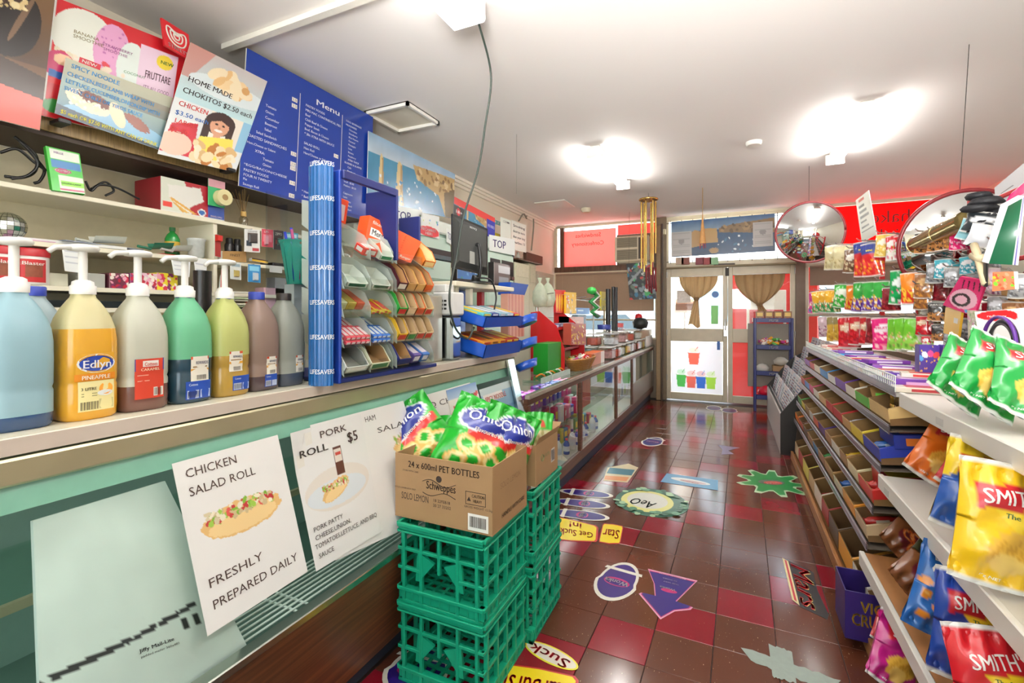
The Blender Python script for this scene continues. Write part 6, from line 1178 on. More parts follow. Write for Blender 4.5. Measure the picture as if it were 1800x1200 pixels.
def hotdog(c, A):
    c.C[:] = lin('#d8262a')
    for i in range(4): c.ell(A*(.15+.24*i), .55, A*.1, .38, '#f0a81f', .1); c.ell(A*(.15+.24*i), .5, A*.04, .3, '#f6d23a')
q = px4(-1.45, (976, 509), (994, 510), (994, 551), (977, 549)); poster('snack_card', 'red card hung with yellow snack sticks at the far counter', 'snack card', q, hotdog, (30, 36), .02, back='#c8222a')
card('yellow and white snack card right of the red stick card', 995, 1013, 513, 551, -1.42, '#e8c02a', ['#f2f0e6', '#d8302a', '#3a8ac0', '#e8e0c0'], seed=4)
# red bin stand
t = thing('red_stand', 'red plastic confectionery stand on the showcase counter', 'display stand', at2(975, -1.4), world=True)
p, q = at2(962, -1.4), at2(1000, -1.4)
b = MB(); m_r = M('#c4161e', .3, coat=.4)
for y in (p.y, q.y): b = MB(); b.poly([V((-1.25, y, C2+.001)), V((-1.55, y, C2+.001)), V((-1.55, y, 1.35)), V((-1.47, y, 1.36)), V((-1.32, y, 1.24)), V((-1.25, y, 1.05))], m_r, th=.008, dirn=(0, 1, 0)); b.obj('side_panel', t)
 
for z in (1.02, 1.2): b = MB(); b.box((-1.54, p.y+.01, z), (-1.3, q.y-.01, z+.006), m_r); b.box((-1.31, p.y+.01, z), (-1.3, q.y-.01, z+.03), m_r); b.obj('shelf', t)
for k in range(4): o = small_box('sweet_packet', 'blue-grey packet on the red stand, %s' % ('nearest', 'second', 'third', 'farthest')[k], 'packet', .12, .06, .05, '#5a6a90', '#c9d0dc'); o.location = (-1.32, p.y+.15+k*(q.y-p.y-.3)/3, 1.207)
card('tall clear-fronted dispenser with yellow and brown sweets', 1004, 1030, 568, 606, -1.22, '#a8402a', ['#e8c82a', '#f0e6d0', '#7a2a1a', '#e8c82a'], 'sweet_dispenser', .07, 'dispenser', 40, 9)
card('box of wrapped lollies behind the sweet dispenser', 1000, 1026, 556, 570, -1.4, '#c9a09a', ['#e6d8d0', '#c83a3a', '#e8a83a', '#f0e0a0'], 'lolly_box', .1, 'box', 40, 6)
# green box, tray and basket
facing_box('green_box', 'bright green box on the showcase counter near the blue trays', 'box', 963, 990, 602, 633, C2+.02, -1.28, .12, '#148a22')
facing_box('card_box', 'brown cardboard box right of the bright green box', 'box', 990, 1003, 602, 622, C2+.02, -1.34, .1, '#8a7a4a')
t = thing('sweet_tray', 'clear ridged tray with green and orange sweets in front of the green box', 'tray', at2(980, -1.2), world=True)
p, q = at2(953, -1.21), at2(1002, -1.21)
b = MB(); n = 24
for i in range(n): y = p.y+(q.y-p.y)*i/n; b.box((-1.22, y, C2+.001), (-1.205, y+(q.y-p.y)/n*.55, C2+.04), M('#c9d8d0', .2))
tag(b.obj('ridged_side', t), kind='stuff'); b = MB(); b.box((-1.36, p.y, C2+.001), (-1.222, q.y, C2+.02), glass((.85, .95, .9), .1)); b.obj('tray_base', t)
for k in range(7):
    b = MB(); y = p.y+.1+k*(q.y-p.y-.2)/6; b.tube(spl([(-1.3, y, C2+.03), (-1.27, y+.03, C2+.05), (-1.25, y+.06, C2+.032)], 5), .006, M(('#e88a2a', '#2f9a3a', '#f0f0e8')[k % 3], .4), 6); b.obj('candy_stick', None, '%s curved candy stick in the clear tray, %s' % (('orange', 'green', 'white')[k % 3], ('nearest', 'second', 'third', 'fourth', 'fifth', 'sixth', 'farthest')[k]), 'sweet')
pb = at2(1020, -1.24); t = thing('wicker_basket', 'oval wicker basket of wrapped sweets on the showcase counter', 'basket', pb)
b = MB(); mw = M('#9a6a2c', .6, var=.3, sc=60); sy = (at2(1038, -1.24).y-at2(1002, -1.24).y)/2/.13
for k in range(7): z = .004+k*.013; r = .09+.04*k/6; b.tube([(r*cos(a*pi/10)*.8, r*sin(a*pi/10)*sy, z+.003*(a % 2)) for a in range(21)], .0075, mw, 5)
tag(b.obj('woven_side', t), kind='stuff'); b = MB(); b.lathe([(.085, .002), (.085, .006)], mw, 16, sx=.8, sy=sy); b.obj('basket_base', t)
b = MB(); b.tube([(.13*cos(a*pi/10)*.8, .13*sin(a*pi/10)*sy, .095+.003*(a % 2)) for a in range(21)], .011, mw, 6); b.obj('rim', t)
swe = [small_box('wrapped_sweet', 'x', 'sweet', .03, .05, .022, c, '#f2ead8') for c in ('#c8502f', '#4aa03a', '#e6e0d8', '#b8388a', '#e0a02a', '#d8343a')]
swn = ['rust', 'green', 'white', 'magenta', 'amber', 'red']
def heap(cx, cy, z0, rx, ry, n, where, seed, hgt=.05, grp=None, sc=1):
    rd = random.Random(seed)
    for i in range(n):
        a, r_ = rd.uniform(0, 2*pi), rd.random()**.5; k = i % 6
        place(swe[k], (cx+rx*r_*cos(a), cy+ry*r_*sin(a), z0+hgt*(1-r_)+rd.uniform(0, .012)), (rd.uniform(-.6, .6), rd.uniform(-.6, .6), rd.uniform(0, 6)), '%s wrapped sweet in the heap %s' % (swn[k], where), '%s sweets %s' % (swn[k], where), sc)
heap(pb.x, pb.y, C2+.06, .08, .1*sy, 26, 'in the wicker basket', 2)
facing_box('orange_box', 'low orange and white box right of the wicker basket', 'box', 1040, 1062, 619, 633, C2, -1.19, .12, '#c8602a', solid('#c8682f', (.7, 0, 1, 1, '#ece6dc')))
# tall things towards the window
zz = thing('zigzag_pack', 'green and white zigzag snake pack hanging over the counter', 'toy pack', onX(1045, 530, -1.5), world=True)
zp = [onX(u, v, -1.5) for u, v in ((1040, 510), (1050, 520), (1038, 530), (1050, 540), (1040, 548), (1050, 555))]; b = MB(); b.tube(zp, .03, M('#2f9a4a', .4), 8); b.obj('snake', zz)
b = MB(); b.tube([q+V((.032, 0, 0)) for q in zp], .012, m_white, 6); b.obj('stripe', zz)
b = MB(); b.lathe([(.0001, -.05), (.05, -.03), (.06, 0), (.04, .03), (.0001, .04)], M('#3ab04a', .4), 12, c=tuple(zp[0])); b.obj('head', zz)
card('yellow and blue toy pack hanging right of the zigzag snake', 1057, 1066, 512, 545, -1.5, '#c9b83a', ['#2a7a5a', '#3a8ac8', '#e6d84a'], 'toy_pack', .02, 'toy pack', 12, 3)
facing_box('blue_box', 'bright blue box in the middle of the showcase counter', 'box', 1013, 1036, 541, 556, 1.33, -1.45, .08, '#2a78c0', solid('#2f7fc4', (.1, .3, .5, .5, '#bfe0f0')))
b = MB(); p = at2(1025, -1.45); b.box((-1.53, p.y-.15, C2+.001), (-1.46, p.y+.15, 1.329), M('#8aa8b8', .4), .004); b.obj('sweet_bin', None, 'pale clear bin under the bright blue box', 'bin')
for (u, v0, r_, lb) in ((1069, 508, .03, 'left'), (1078, 504, .022, 'middle'), (1083, 505, .02, 'right')):
    p = at2(u, -1.4); b = MB(); b.cyl((0, 0, 0), (0, 0, onX(u, v0, -1.4).z-C2), r_, M('#17181c', .35), n=10); o = b.obj('black_pole', None, 'black upright pole on the showcase counter, %s of three' % lb, 'pole', loc=(0, 0, 0)); o.location = p
def jar(label, u, X, h, r, body, lid, fill, z=C2):
    t = thing('sweet_jar', label, 'jar', at2(u, X, z)); b = MB(); b.lathe([(r*.9, 0), (r, .01), (r, h*.78), (r*.8, h*.86)], glass(body, .08, .08), 14); b.obj('jar_body', t)
    b = MB(); b.lathe([(r*.85, .006), (r*.93, .015), (r*.9, h*.6), (.001, h*.62)], M(fill, .5, var=.5, sc=60), 12); b.obj('contents', t); b = MB(); b.lathe([(r*.85, h*.86), (r*.88, h), (.001, h*1.01)], M(lid, .4), 14); b.obj('lid', t); return t
jar('large jar with a dark blue lid by the black poles', 1062, -1.35, .36, .09, (.9, .9, .88), '#1f2f7a', '#c9c0b0')
jar('jar with a pink lid right of the black poles', 1087, -1.4, .36, .08, (.9, .8, .8), '#c85a5a', '#c9b0a8')
tub = []
for k, (f_, ld) in enumerate((('#e0dcd0', '#dfe3e0'), ('#b88a8a', '#e4e4e0'), ('#c2a23a', '#e0e0d8'), ('#b8503a', '#e6e6e2'), ('#cfd0d4', '#c9ccd0'))):
    t = thing('sweet_tub', 'x', 'tub'); b = MB(); b.box((-.06, -.075, .004), (.06, .075, .085), M(f_, .5, var=.5, sc=50), .01); b.obj('contents', t); b = MB(); b.box((-.07, -.085, 0), (.07, .085, .12), glass((.93, .95, .94), .1, .06), .012); b.obj('tub_body', t); b = MB(); b.box((-.073, -.088, .12), (.073, .088, .132), M(ld, .3, trans=.3), .005); b.obj('lid', t); tub.append(t)
tn = ['white', 'pinkish', 'yellow', 'rust', 'grey']
rw = 0
for X, us, z in ((-1.24, (1068, 1079, 1088, 1096, 1103, 1109, 1115, 1120, 1125, 1129, 1133), C2), (-1.42, (1036, 1052, 1066, 1077, 1087, 1095, 1102, 1108), C2), (-1.42, (1044, 1060, 1072, 1090, 1100), C2+.135), (-1.26, (1074, 1092, 1106, 1118), C2+.135)):
    rw += 1
    for i, u in enumerate(us):
        k = (i*2+rw) % 5; place(tub[k], at2(u, X, z), (0, 0, .06*((i*7) % 3-1)), 'tub of %s sweets, %s row on the showcase counter, %s from the near end' % (tn[k], ('lower front', 'lower back', 'upper back', 'upper front')[rw-1], ORD[i]), 'clear sweet tubs on the showcase counter')
p = at2(1143, -1.3); facing_box('card_box', 'brown cardboard box at the far end of the showcase counter', 'box', 1128, 1146, 580, 594, C2, -1.19, .12, '#a8825a')
facing_box('white_box', 'white box at the far end of the showcase counter under the brown box', 'box', 1137, 1147, 590, 612, C2, -1.165, .02, '#e9e6e0')
b = MB(); p = onX(1134, 557, -1.32); p.y = min(p.y, 7.4); b.lathe([(.0001, -.06), (.045, -.045), (.06, 0), (.045, .045), (.0001, .06)], M('#c81f28', .3), 16); o = b.obj('red_ball', None, 'shiny red ball ornament near the shopfront', 'ball', loc=(0, 0, 0)); o.location = p
b = MB(); b.cyl((p.x, p.y, C2+.2), (p.x, p.y, p.z-.05), .004, m_steel, n=6); b.box((p.x+.02, p.y-.12, C2+.002), (p.x+.12, p.y+.12, C2+.25), M('#c9b84a', .5), .02); b.obj('toy_stand', None, 'yellow toy stand under the shiny red ball', 'stand')
b = MB(); b.lathe([(.03, 0), (.1, .02), (.12, .1), (.08, .16), (.0001, .17)], M('#1d2220', .5, bump=.5), 12); o = b.obj('dark_hat', None, 'dark rounded cap on the brown box by the shopfront', 'cap', loc=(0, 0, 0)); o.location = (-1.26, 7.2, onX(1140, 577, -1.2).z)
# hooks rail with slatwall behind far counter
t = thing('hook_rail', 'metal rail with hooks above the showcase counter', 'rail', onX(1000, 510, -1.55), world=True)
p, q = onX(940, 507, -1.6), onX(1045, 512, -1.6)
b = MB(); b.cyl((-1.6, p.y, 1.5), (-1.6, q.y, 1.5), .008, m_steel, n=8); b.obj('rail_tube', t)
for i in range(7): y = p.y+(q.y-p.y)*i/6; b = MB(); b.cyl((-1.6, y, 1.5), (-1.42, y, 1.52), .004, m_steel, n=5); b.obj('hook', t)
for y in (p.y+.05, q.y-.05): b = MB(); b.cyl((-1.6, y, C2+.001), (-1.6, y, 1.5), .01, m_steel, n=8); b.obj('upright', t)
# picture hanging before the pillar
def drinks_pic(c, A): c.C[:] = lin('#23282c'); c.specks(0, 0, A, 1, ['#3a4248', '#5a6a5a', '#b8403a', '#3aa05a', '#c9ccc4', '#15181c', '#7a8a90', '#2f6a8a'], 90, .06, 4); c.poly([(0, .5), (A*.7, .05), (A*.75, .1), (0, .6)], '#8a8f90')
poster('photo_print', 'tilted framed photo print hanging by the pillar left of the door', 'picture', [onY(1101, 464, 7.1), onY(1148, 459, 7.1), onY(1154, 525, 7.1), onY(1107, 527, 7.1)], drinks_pic, (50, 60), .015, back='#cfd0cc', extra=lambda b, f, A: [b.cyl(f(A*x, 0), V((f(A*x, 0).x, f(A*x, 0).y+.03, CEIL)), .0015, m_dark, n=4) for x in (.1, .9)])
# ------------------------------------------------------------------ wind chime and hanging ornament
pc = onZ(1140, 338, CEIL); t = thing('wind_chime', 'gold tube wind chime hanging from the ceiling before the doors', 'wind chime', (pc.x, pc.y, 1.0), world=True)
dz = onY(1140, 352, pc.y).z; m_gold = M('#c8a45a', .22, .9, var=.08)
b = MB(); b.lathe([(.115, 0), (.12, .008), (.115, .018)], m_gold, 24, c=(pc.x, pc.y, dz)); b.obj('top_disc', t); b = MB(); b.cyl((pc.x, pc.y, dz+.018), (pc.x, pc.y, CEIL-.01), .002, m_dark, n=5); b.obj('cord', t)
for k in range(6):
    a = k*pi/3+.3; x, y = pc.x+.085*cos(a), pc.y+.085*sin(a); zb_ = onY(1140, 445+ (k*37) % 42, pc.y).z; b = MB(); b.cyl((x, y, zb_), (x, y, dz-.02), .0125, m_gold, n=12); b.obj('chime_tube', t)
b = MB(); b.cyl((pc.x, pc.y, onY(1140, 505, pc.y).z), (pc.x, pc.y, dz), .0015, m_dark, n=5); b.obj('striker_cord', t)
t2 = thing('bead_tassel', 'dark red beaded tassels hanging behind the wind chime', 'ornament', onY(1146, 500, pc.y+.25), world=True)
for k in range(5): p = onY(1136+k*4, 470, pc.y+.25+.02*(k % 2)); b = MB(); b.tube([p, p+V((0, 0, -.14)), p+V((.01, 0, -.28-.03*(k % 3)))], .012, M('#7a1f28', .5), 6); b.obj('tassel', t2)
b = MB(); p = onY(1146, 430, pc.y+.25); b.cyl(p, p+V((0, 0, -.2)), .0015, m_dark, n=4); b.obj('cord', t2); b = MB(); b.cyl(p, V((p.x, p.y, CEIL)), .0015, m_dark, n=4); b.obj('cord', t2)
p0 = onZ(1235, 330, CEIL); t = thing('hanging_ornament', 'slim woven cone ornament hanging before the landscape above the doors', 'ornament', (p0.x, p0.y, 2.0), world=True)
zc = lambda v: onY(1235, v, p0.y).z
b = MB(); b.cyl((p0.x, p0.y, zc(378)), (p0.x, p0.y, CEIL), .004, M('#a8843a', .6), n=5); b.obj('cord', t)
b = MB(); b.lathe([(.04, zc(428)), (.03, zc(415)), (.012, zc(390)), (.004, zc(376))], M('#b8854a', .5, var=.3, sc=40), 12, c=(p0.x, p0.y, 0)); b.obj('cone', t)
for k in range(5): b = MB(); a = k*2*pi/5; b.cyl((p0.x+.03*cos(a), p0.y+.03*sin(a), zc(428)), (p0.x+.035*cos(a), p0.y+.035*sin(a), zc(436)), .004, M('#a83a4a', .5), n=5); b.obj('bead_string', t)
# landscape above the doors with two paper notes
q = [onY(1180, 390, 7.7), onY(1362, 375, 7.7), onY(1363, 441, 7.7), onY(1180, 452, 7.7)]
def apo2(c, A):
    c.grad(0, .4, '#35608f', '#9ab0c0'); c.grad(.3, 1, '#1f5078', '#123a60'); c.nz(7, .15, 3); c.rect(0, .3, A, .31, '#8aa0b0')
    c.poly([(A*.2, .35), (A*.24, .28), (A*.3, .33), (A*.32, .72), (A*.19, .78)], '#b8925a'); c.poly([(A*.3, .34), (A*.34, .26), (A*.46, .27), (A*.47, .66), (A*.3, .66)], '#c09a5e'); c.ell(A*.43, .88, A*.045, .08, '#a8844a', rough=.3)
    c.poly([(A*.48, .28), (A*.6, .2), (A, .1), (A, .5), (A*.85, .48), (A*.62, .42), (A*.48, .4)], '#8a6f4a'); c.specks(A*.5, .2, A, .42, ['#6a5436', '#a88a5c', '#4a3c28'], 40, .05, 2); c.specks(A*.45, .5, A*.85, .95, ['#e6eef2', '#2f6a90'], 18, .03, 7)
poster('landscape_poster', 'wide coastal landscape poster mounted above the doors', 'poster', q, apo2, (200, 80), .006, rough=.3)
fo_, Ao, no = quadmap(*q, off=.004)
for (x0, x1, y0, y1, lb) in ((.0, .21, .3, .98, 'left'), (.8, .98, .2, .86, 'right')):
    poster('paper_notice', 'grey printed notice taped on the %s of the landscape poster above the doors' % lb, 'notice', [fo_(Ao*x0, y0), fo_(Ao*x1, y0), fo_(Ao*x1, y1), fo_(Ao*x0, y1)], lambda c, A: (c.C.__setitem__(Ellipsis, lin('#b9b6b2')), c.ell(A*.5, .4, .12, .12, '#8a8884'), [c.rect(A*.1, .06+i*.08, A*.9, .075+i*.08, '#a09d9a') for i in range(11)]), (30, 30), .001)
for k, (u, c) in enumerate(((1205, '#8a4a3a'), (1230, '#7a2030'), (1243, '#a03a3a'), (1255, '#8ab88a'), (1195, '#b8a08a'))):
    p = onY(u, 458, 7.72); b = MB(); b.box((p.x-.06, 7.70, p.z-.06), (p.x+.06, 7.73, p.z+.05), M(c, .5), .004); b.obj('small_sign', None, '%s little sign on the ledge above the doors' % ('brown', 'dark red', 'brick red', 'green', 'tan')[k], 'sign')
ld = thing('door_ledge', 'cluttered narrow ledge over the doors', 'ledge', (0, 7.7, zt0), world=True); b = MB(); b.box((xd0, 7.66, zt0-.045), (xd2, 7.77, zt0-.02), M('#8a7a5c', .6, bump=.5), .004); b.obj('ledge_board', ld)
# curtains
def curtain(label, xl, xr, zt_, xt, zt2, tail, seed):
    t = thing('tied_curtain', label, 'curtain', ((xl+xr)/2, 7.69, zt2-.3), world=True); m = M('#977a55', .8, trans=.35, var=.12, sc=12)
    def f(x, y):
        s = y**1.6; X0 = xl+(xt-.035-xl)*(y**2.2); X1 = xr+(xt+.035-xr)*(y**2.2); zz = zt_+(zt2-zt_)*(y*(1-.0)) - .10*sin(pi*x)*sin(pi*y)
        return V((X0+(X1-X0)*x, 7.69+.012*sin(x*34+y*3+seed)+.006*sin(x*71+2*y), zz))
    b = MB(); b.sheet(f, 50, 26, m); b.obj('drape', t)
    b = MB(); b.sheet(lambda x, y: V((xt-.03+(x*.06)+(tail[0]-xt)*y+(x-.5)*tail[2]*y, 7.685+.01*sin(x*22+y*5), zt2+(tail[1]-zt2)*y+.03*sin(x*6)*y)), 20, 16, m); b.obj('tail', t)
    b = MB(); b.lathe([(.03, -.025), (.045, 0), (.03, .025)], m, 12, c=(xt, 7.685, zt2)); b.obj('knot', t); b = MB(); b.cyl((xl-.02, 7.7, zt_+.005), (xr+.02, 7.7, zt_+.005), .006, m_steel, n=6); b.obj('rod', t)
p = lambda u, v: onY(u, v, 7.69)
curtain('brown curtain tied in a knot on the left door', p(1194, 487).x, p(1262, 487).x, p(1230, 486).z, p(1224, 525).x, p(1224, 525).z, (p(1220, 573).x, p(1220, 573).z, .12), 0)
curtain('brown curtain gathered in a wide V on the right door', p(1291, 482).x, p(1380, 480).x, p(1335, 482).z, p(1335, 530).x, p(1335, 535).z, (p(1345, 560).x, p(1345, 556).z, .1), 2)
b = MB(); g_ = p(1257, 517); b.poly([(g_.x+.05*cos(a*pi/10), 7.76, g_.z+.05*sin(a*pi/10)) for a in range(20)], M('#1f62a8', .4), th=.003, dirn=(0, -1, 0)); b.obj('door_sticker', None, 'round blue sticker on the left door pane', 'sticker')
g_ = p(1256, 552); b = MB(); b.box((g_.x-.05, 7.757, g_.z-.15), (g_.x+.05, 7.759, g_.z+.13), M('#9ad08a', .4, trans=.4)); b.obj('door_sticker', None, 'tall pale green sticker on the left door pane', 'sticker')
g_ = p(1201, 525); b = MB(); b.box((g_.x-.1, 7.757, g_.z-.06), (g_.x+.1, 7.759, g_.z+.13), M('#dcd4cc', .5, var=.3, sc=30)); b.obj('door_sticker', None, 'pale pictured sticker on the upper left of the left door', 'sticker')
g_ = p(1264, 607); b = MB(); b.box((g_.x-.03, 7.74, g_.z-.07), (g_.x+.012, 7.745, g_.z+.06), M('#2a62b0', .4)); b.obj('door_sticker', None, 'blue push sticker beside the door handle', 'sticker')
b = MB(); a0_, a1_ = onY(1157, 403, 7.68), onY(1170, 411, 7.68); b.box((a0_.x, 7.68, a1_.z), (a1_.x, 7.74, a0_.z), M('#d8cfa8', .5), .004); b.obj('switch_box', None, 'cream switch box high on the pillar left of the doors', 'switch')
t = thing('door_pillar', 'brown timber pillar between the showcase and the doors', 'pillar', (xb_+.06, 7.66, .002), world=True)
b = MB(); b.box((xb_+.01, 7.62, .002), (xb_+.09, 7.745, 2.7), M('#8f7450', .5, var=.2, sc=20), .008); b.obj('post', t); b = MB(); b.cyl((xb_+.1, 7.6, .004), (xb_+.1, 7.6, 2.72), .018, M('#4a3a2c', .5), n=10); b.obj('pipe', t)
# ------------------------------------------------------------------ navy snack rack beside the right door
RX0, RX1, RY = .25, .72, 7.3
t = thing('snack_rack', 'navy metal snack rack with PEPSI shelf strips beside the right door', 'rack', (.5, 7.4, .002), world=True); m_nv = M('#1b2268', .4, var=.06)
for x in (RX0, RX1-.03):
    for y in (RY, RY+.27): b = MB(); b.box((x, y, .002), (x+.03, y+.03, 1.28), m_nv, .004); b.obj('post', t)
for z in (.2, .53, .885, 1.25):
    b = MB(); b.box((RX0+.03, RY+.02, z-.02), (RX1-.03, RY+.28, z), m_nv, .003); b.box((RX0+.03, RY-.004, z-.03), (RX1-.03, RY+.016, z+.03), m_nv, .003); b.text('PEPSI', (RX0+RX1)/2, -(z-.017), .034, m_white, lambda x, y: V((x, RY-.006, -y)), 'c', True); b.obj('shelf', t)
b = MB(); b.box((RX0-.07, RY+.305, .3), (RX1+.02, RY+.315, 1.2), M('#8f8578', .5), .004); b.obj('back_panel', t, 'grey back panel')
for i in range(4): o = small_box('treat_tin', 'gold and brown tin on top of the navy rack, %s' % ('leftmost', 'second from left', 'third from left', 'rightmost')[i], 'tin', .1, .1, .09, '#8a5a2a', '#e6c05a'); o.location = (RX0+.075+i*.11, RY+.05, 1.282); o.rotation_euler = (0, 0, pi/2*-1)
heap((RX0+RX1)/2, RY+.12, .92, .15, .07, 34, 'on the second shelf of the navy rack', 5, .06, sc=1.4)
for k, (x, c) in enumerate(((.36, '#e4e0d8'), (.58, '#dcd6c8'))): b = MB(); b.lathe([(.02, 0), (.09, .02), (.1, .07), (.05, .11), (.0001, .12)], M(c, .4, bump=.6, trans=.2), 14, sx=.9, sy=.8); o = b.obj('plastic_bag', None, 'crumpled white plastic bag on the third shelf of the navy rack, %s' % ('left', 'right, on a box')[k], 'bag', loc=(0, 0, 0)); o.location = (x, RY+.13, .531+.1*k)
b = MB(); b.box((.48, RY+.04, .531), (.68, RY+.24, .63), m_card, .003); b.obj('card_box', None, 'brown box on the third shelf of the navy rack', 'box')
b = MB(); b.lathe([(.05, 0), (.12, .03), (.12, .09), (.05, .14), (.0001, .15)], M('#d81f3a', .35, bump=.8), 14, sy=.8); o = b.obj('plastic_bag', None, 'crumpled bright red bag at the bottom of the navy rack', 'bag', loc=(0, 0, 0)); o.location = (.42, RY+.14, .201)
# ------------------------------------------------------------------ newspaper stand
t = thing('newspaper_stand', 'dark sloping newspaper stand at the end of the right rack', 'newspaper stand', (.6, 6.1, .002), world=True)
NY0, NY1 = 5.16, 7.12
prof = [(.40, .002), (.40, .39), (.66, .74), (.95, .95), (.95, .002)]
for y in (NY0, NY1): b = MB(); b.poly([(x, y, z) for x, z in prof], M('#201b17', .5, var=.15, sc=8), th=.018, dirn=(0, 1, 0)); b.obj('side_panel', t)
b = MB(); b.box((.40, NY0+.018, .002), (.415, NY1, .38), M('#b9b4ae', .4, var=.1)); b.obj('front_panel', t, 'pale front panel')
for k in range(5): x = .44+k*.1; z = .30+k*.12; b = MB(); b.box((x, NY0+.02, z-.01), (x+.09, NY1, z), m_dark); b.box((x-.008, NY0+.02, z-.01), (x, NY1, z+.10), M('#9a9894', .3), .002); b.obj('tier', t)
npp = []
for k in range(3):
    t_ = thing('newspaper', 'x', 'newspaper'); b = MB(); b.box((0, -.11, 0), (.016, .11, .27), M(('#c9c9c9', '#b9bcc4', '#d2c4c0')[k], .6, var=.12, sc=40), .002)
    for r_ in range(7): b.box((-.0008, -.1, .04+r_*.03), (0, .1 if r_ % 2 else .03, .052+r_*.03), M(('#7a8088', '#8a5a5a', '#5a6a8a')[k], .6))
    b.obj('folded_paper', t_); npp.append(t_)
rd = random.Random(12)
for k in range(5):
    for j in range(8):
        place(npp[(j+k) % 3], (.446+k*.1, NY0+.15+j*.235, .301+k*.12), (0, .22, rd.uniform(-.06, .06)), 'folded newspaper in the %s tier of the stand, %s from the near end' % (ORD[k], ORD[j]), 'newspapers in the stand')
# ------------------------------------------------------------------ convex mirrors
def mirror(label, u, v, dia, z_, tilt, yaw):
    r = ray(u, v); p = V((r[0]*z_, r[1]*z_, CAM_H+r[2]*z_)); t = thing('convex_mirror', label, 'mirror', p); t.rotation_euler = (tilt, 0, yaw); R = dia/2
    b = MB(); pr = [(R*i/12, -.10*(1-(i/12)**2)) for i in range(12, -1, -1)]; pr[-1] = (.0005, pr[-1][1]); b.T = Matrix.Rotation(radians(90), 4, 'X') @ Matrix.Scale(-1, 4, (0, 0, 1)); b.T = Matrix.Rotation(radians(-90), 4, 'X'); b.lathe(pr, M('#e9ecec', .015, 1, var=0), 48, cap=False); b.obj('mirror_face', t)
    b = MB(); b.T = Matrix.Rotation(radians(-90), 4, 'X'); b.tube([(R*cos(a*pi/24), R*sin(a*pi/24), 0) for a in range(49)], .012, M('#7a1f24', .4), 8); b.lathe([(R, .002), (R*.9, .02), (.001, .03)], M('#c02a2a', .4), 32); b.obj('rim', t)
    b = MB(); b.cyl((0, .03, 0), (0, .12, .1), .012, m_dark, n=8); b.cyl((0, .12, .1), (0, .12, max(.12, CEIL-p.z)), .002, m_dark, n=5); b.obj('bracket', t); return t
mirror('round convex mirror hanging left of the reversed milk shakes film', 1423, 408, .6, 4.8, radians(4), radians(-4))
mirror('convex mirror partly hidden by hanging stock on the right', 1698, 432, .62, 2.7, radians(8), radians(2))
# ------------------------------------------------------------------ right-hand rack of sloping trays
RAIL = [(.60, 1.02), (.58, .865), (.55, .70), (.525, .525), (.505, .37), (.49, .05)]
GA, GB, DK = 2.42, 5.06, 1.12
gr = thing('confectionery_gondola', 'long confectionery rack with sloping wire-edged trays on the right', 'rack', (.85, 3.7, .002), world=True)
m_pine = wood('#8a5a30', '#b98450', (3, .6, 20), .5); m_rail = M('#8f8a92', .3, .85, var=.15, sc=20); m_brn = M('#8b6a42', .6, var=.1)
b = MB(); b.box((.475, .9, .002), (.495, GB, .075), m_pine, .003); b.obj('base_board', gr)
b = MB(); b.box((.495, .9, .03), (DK, GB, .05), m_pine); b.obj('base_deck', gr)
b = MB(); b.box((DK, .9, .002), (DK+.02, GB, 1.05), M('#6a5238', .6)); b.obj('back_board', gr)
for y in (GB, ): b = MB(); b.poly([(.5, y, .05), (.62, y, 1.02), (DK, y, 1.05), (DK, y, .05)], M('#4a3a2c', .6), th=.015, dirn=(0, 1, 0)); b.obj('end_panel', gr)
b = MB(); b.box((.60, GA, 1.0), (DK, GB, 1.012), M('#a9a49c', .4)); b.obj('top_shelf', gr)
SLP = .34
for k, (x, z) in enumerate(RAIL[1:5]):
    b = MB(); b.poly([(x, GA, z-.012), (x, GB, z-.012), (DK, GB, z-.012+(DK-x)*.1), (DK, GA, z-.012+(DK-x)*.1)], M('#5f564c', .5), th=.004, dirn=(0, 0, 1)); b.obj('tray_base', gr)
for k, (x, z) in enumerate(RAIL[:5]):
    b = MB(); b.box((x-.006, GA, z-.014), (x, GB, z+.012), m_rail, .002)
    for s in (.016, -.018): b.cyl((x-.003, GA, z+s), (x-.003, GB, z+s), .003, m_rail, n=6)
    b.obj('front_rail', gr)
b = MB(); n = 96
for i in range(n): y = GA+(GB-GA)*i/n; b.cyl((.597, y, 1.02), (.597, y, 1.085), .0022, m_wire, n=4, cap=False)
o_ = tag(b.obj('wire_fence', gr), kind='stuff'); b = MB()
for z in (1.085, 1.06): b.cyl((.597, GA, z), (.597, GB, z), .0032, m_wire, n=6)
b.obj('fence_wire', gr)
# cartons standing in the sloping trays
rd = random.Random(21)
cc = ['#8a6a3c', '#7a5a30', '#94744a', '#6f5230']
lips = {1: ['#7a2fa0', '#c8302a', '#e6dcc0', '#3a8ac8', '#e6e6e0', '#6a3aa0', '#e9e2cf', '#5ab03a', '#d9b878'], 2: ['#b81f2c', '#3f8ad0', '#c83a6a', '#e6e0cc', '#d9b070', '#c8302a', '#b8242a', '#c9a060', '#e0c83a', '#2338a0'],
        3: ['#4aa04a', '#e0c83a', '#8a6a3a', '#c9ccc4', '#e06a3a', '#4a2a7a', '#a8804a', '#e6e2d0', '#a8804a', '#e6dcb0', '#c8302a'], 4: ['#e07a2a', '#c8502f', '#5a4a3a', '#9a744a', '#2f7aa8', '#9a744a', '#a8804a', '#c9c2a8', '#e0922a', '#c9b08a'], 5: ['#d8c8a0', '#b8342c', '#d8c84a', '#c9a070', '#e9d8c8', '#a3201a', '#5a4632', '#e6a03a', '#e6e4dc', '#c9c9bd']}
rown = {1: 'top', 2: 'second', 3: 'third', 4: 'fourth', 5: 'bottom'}
candy_protos = {}
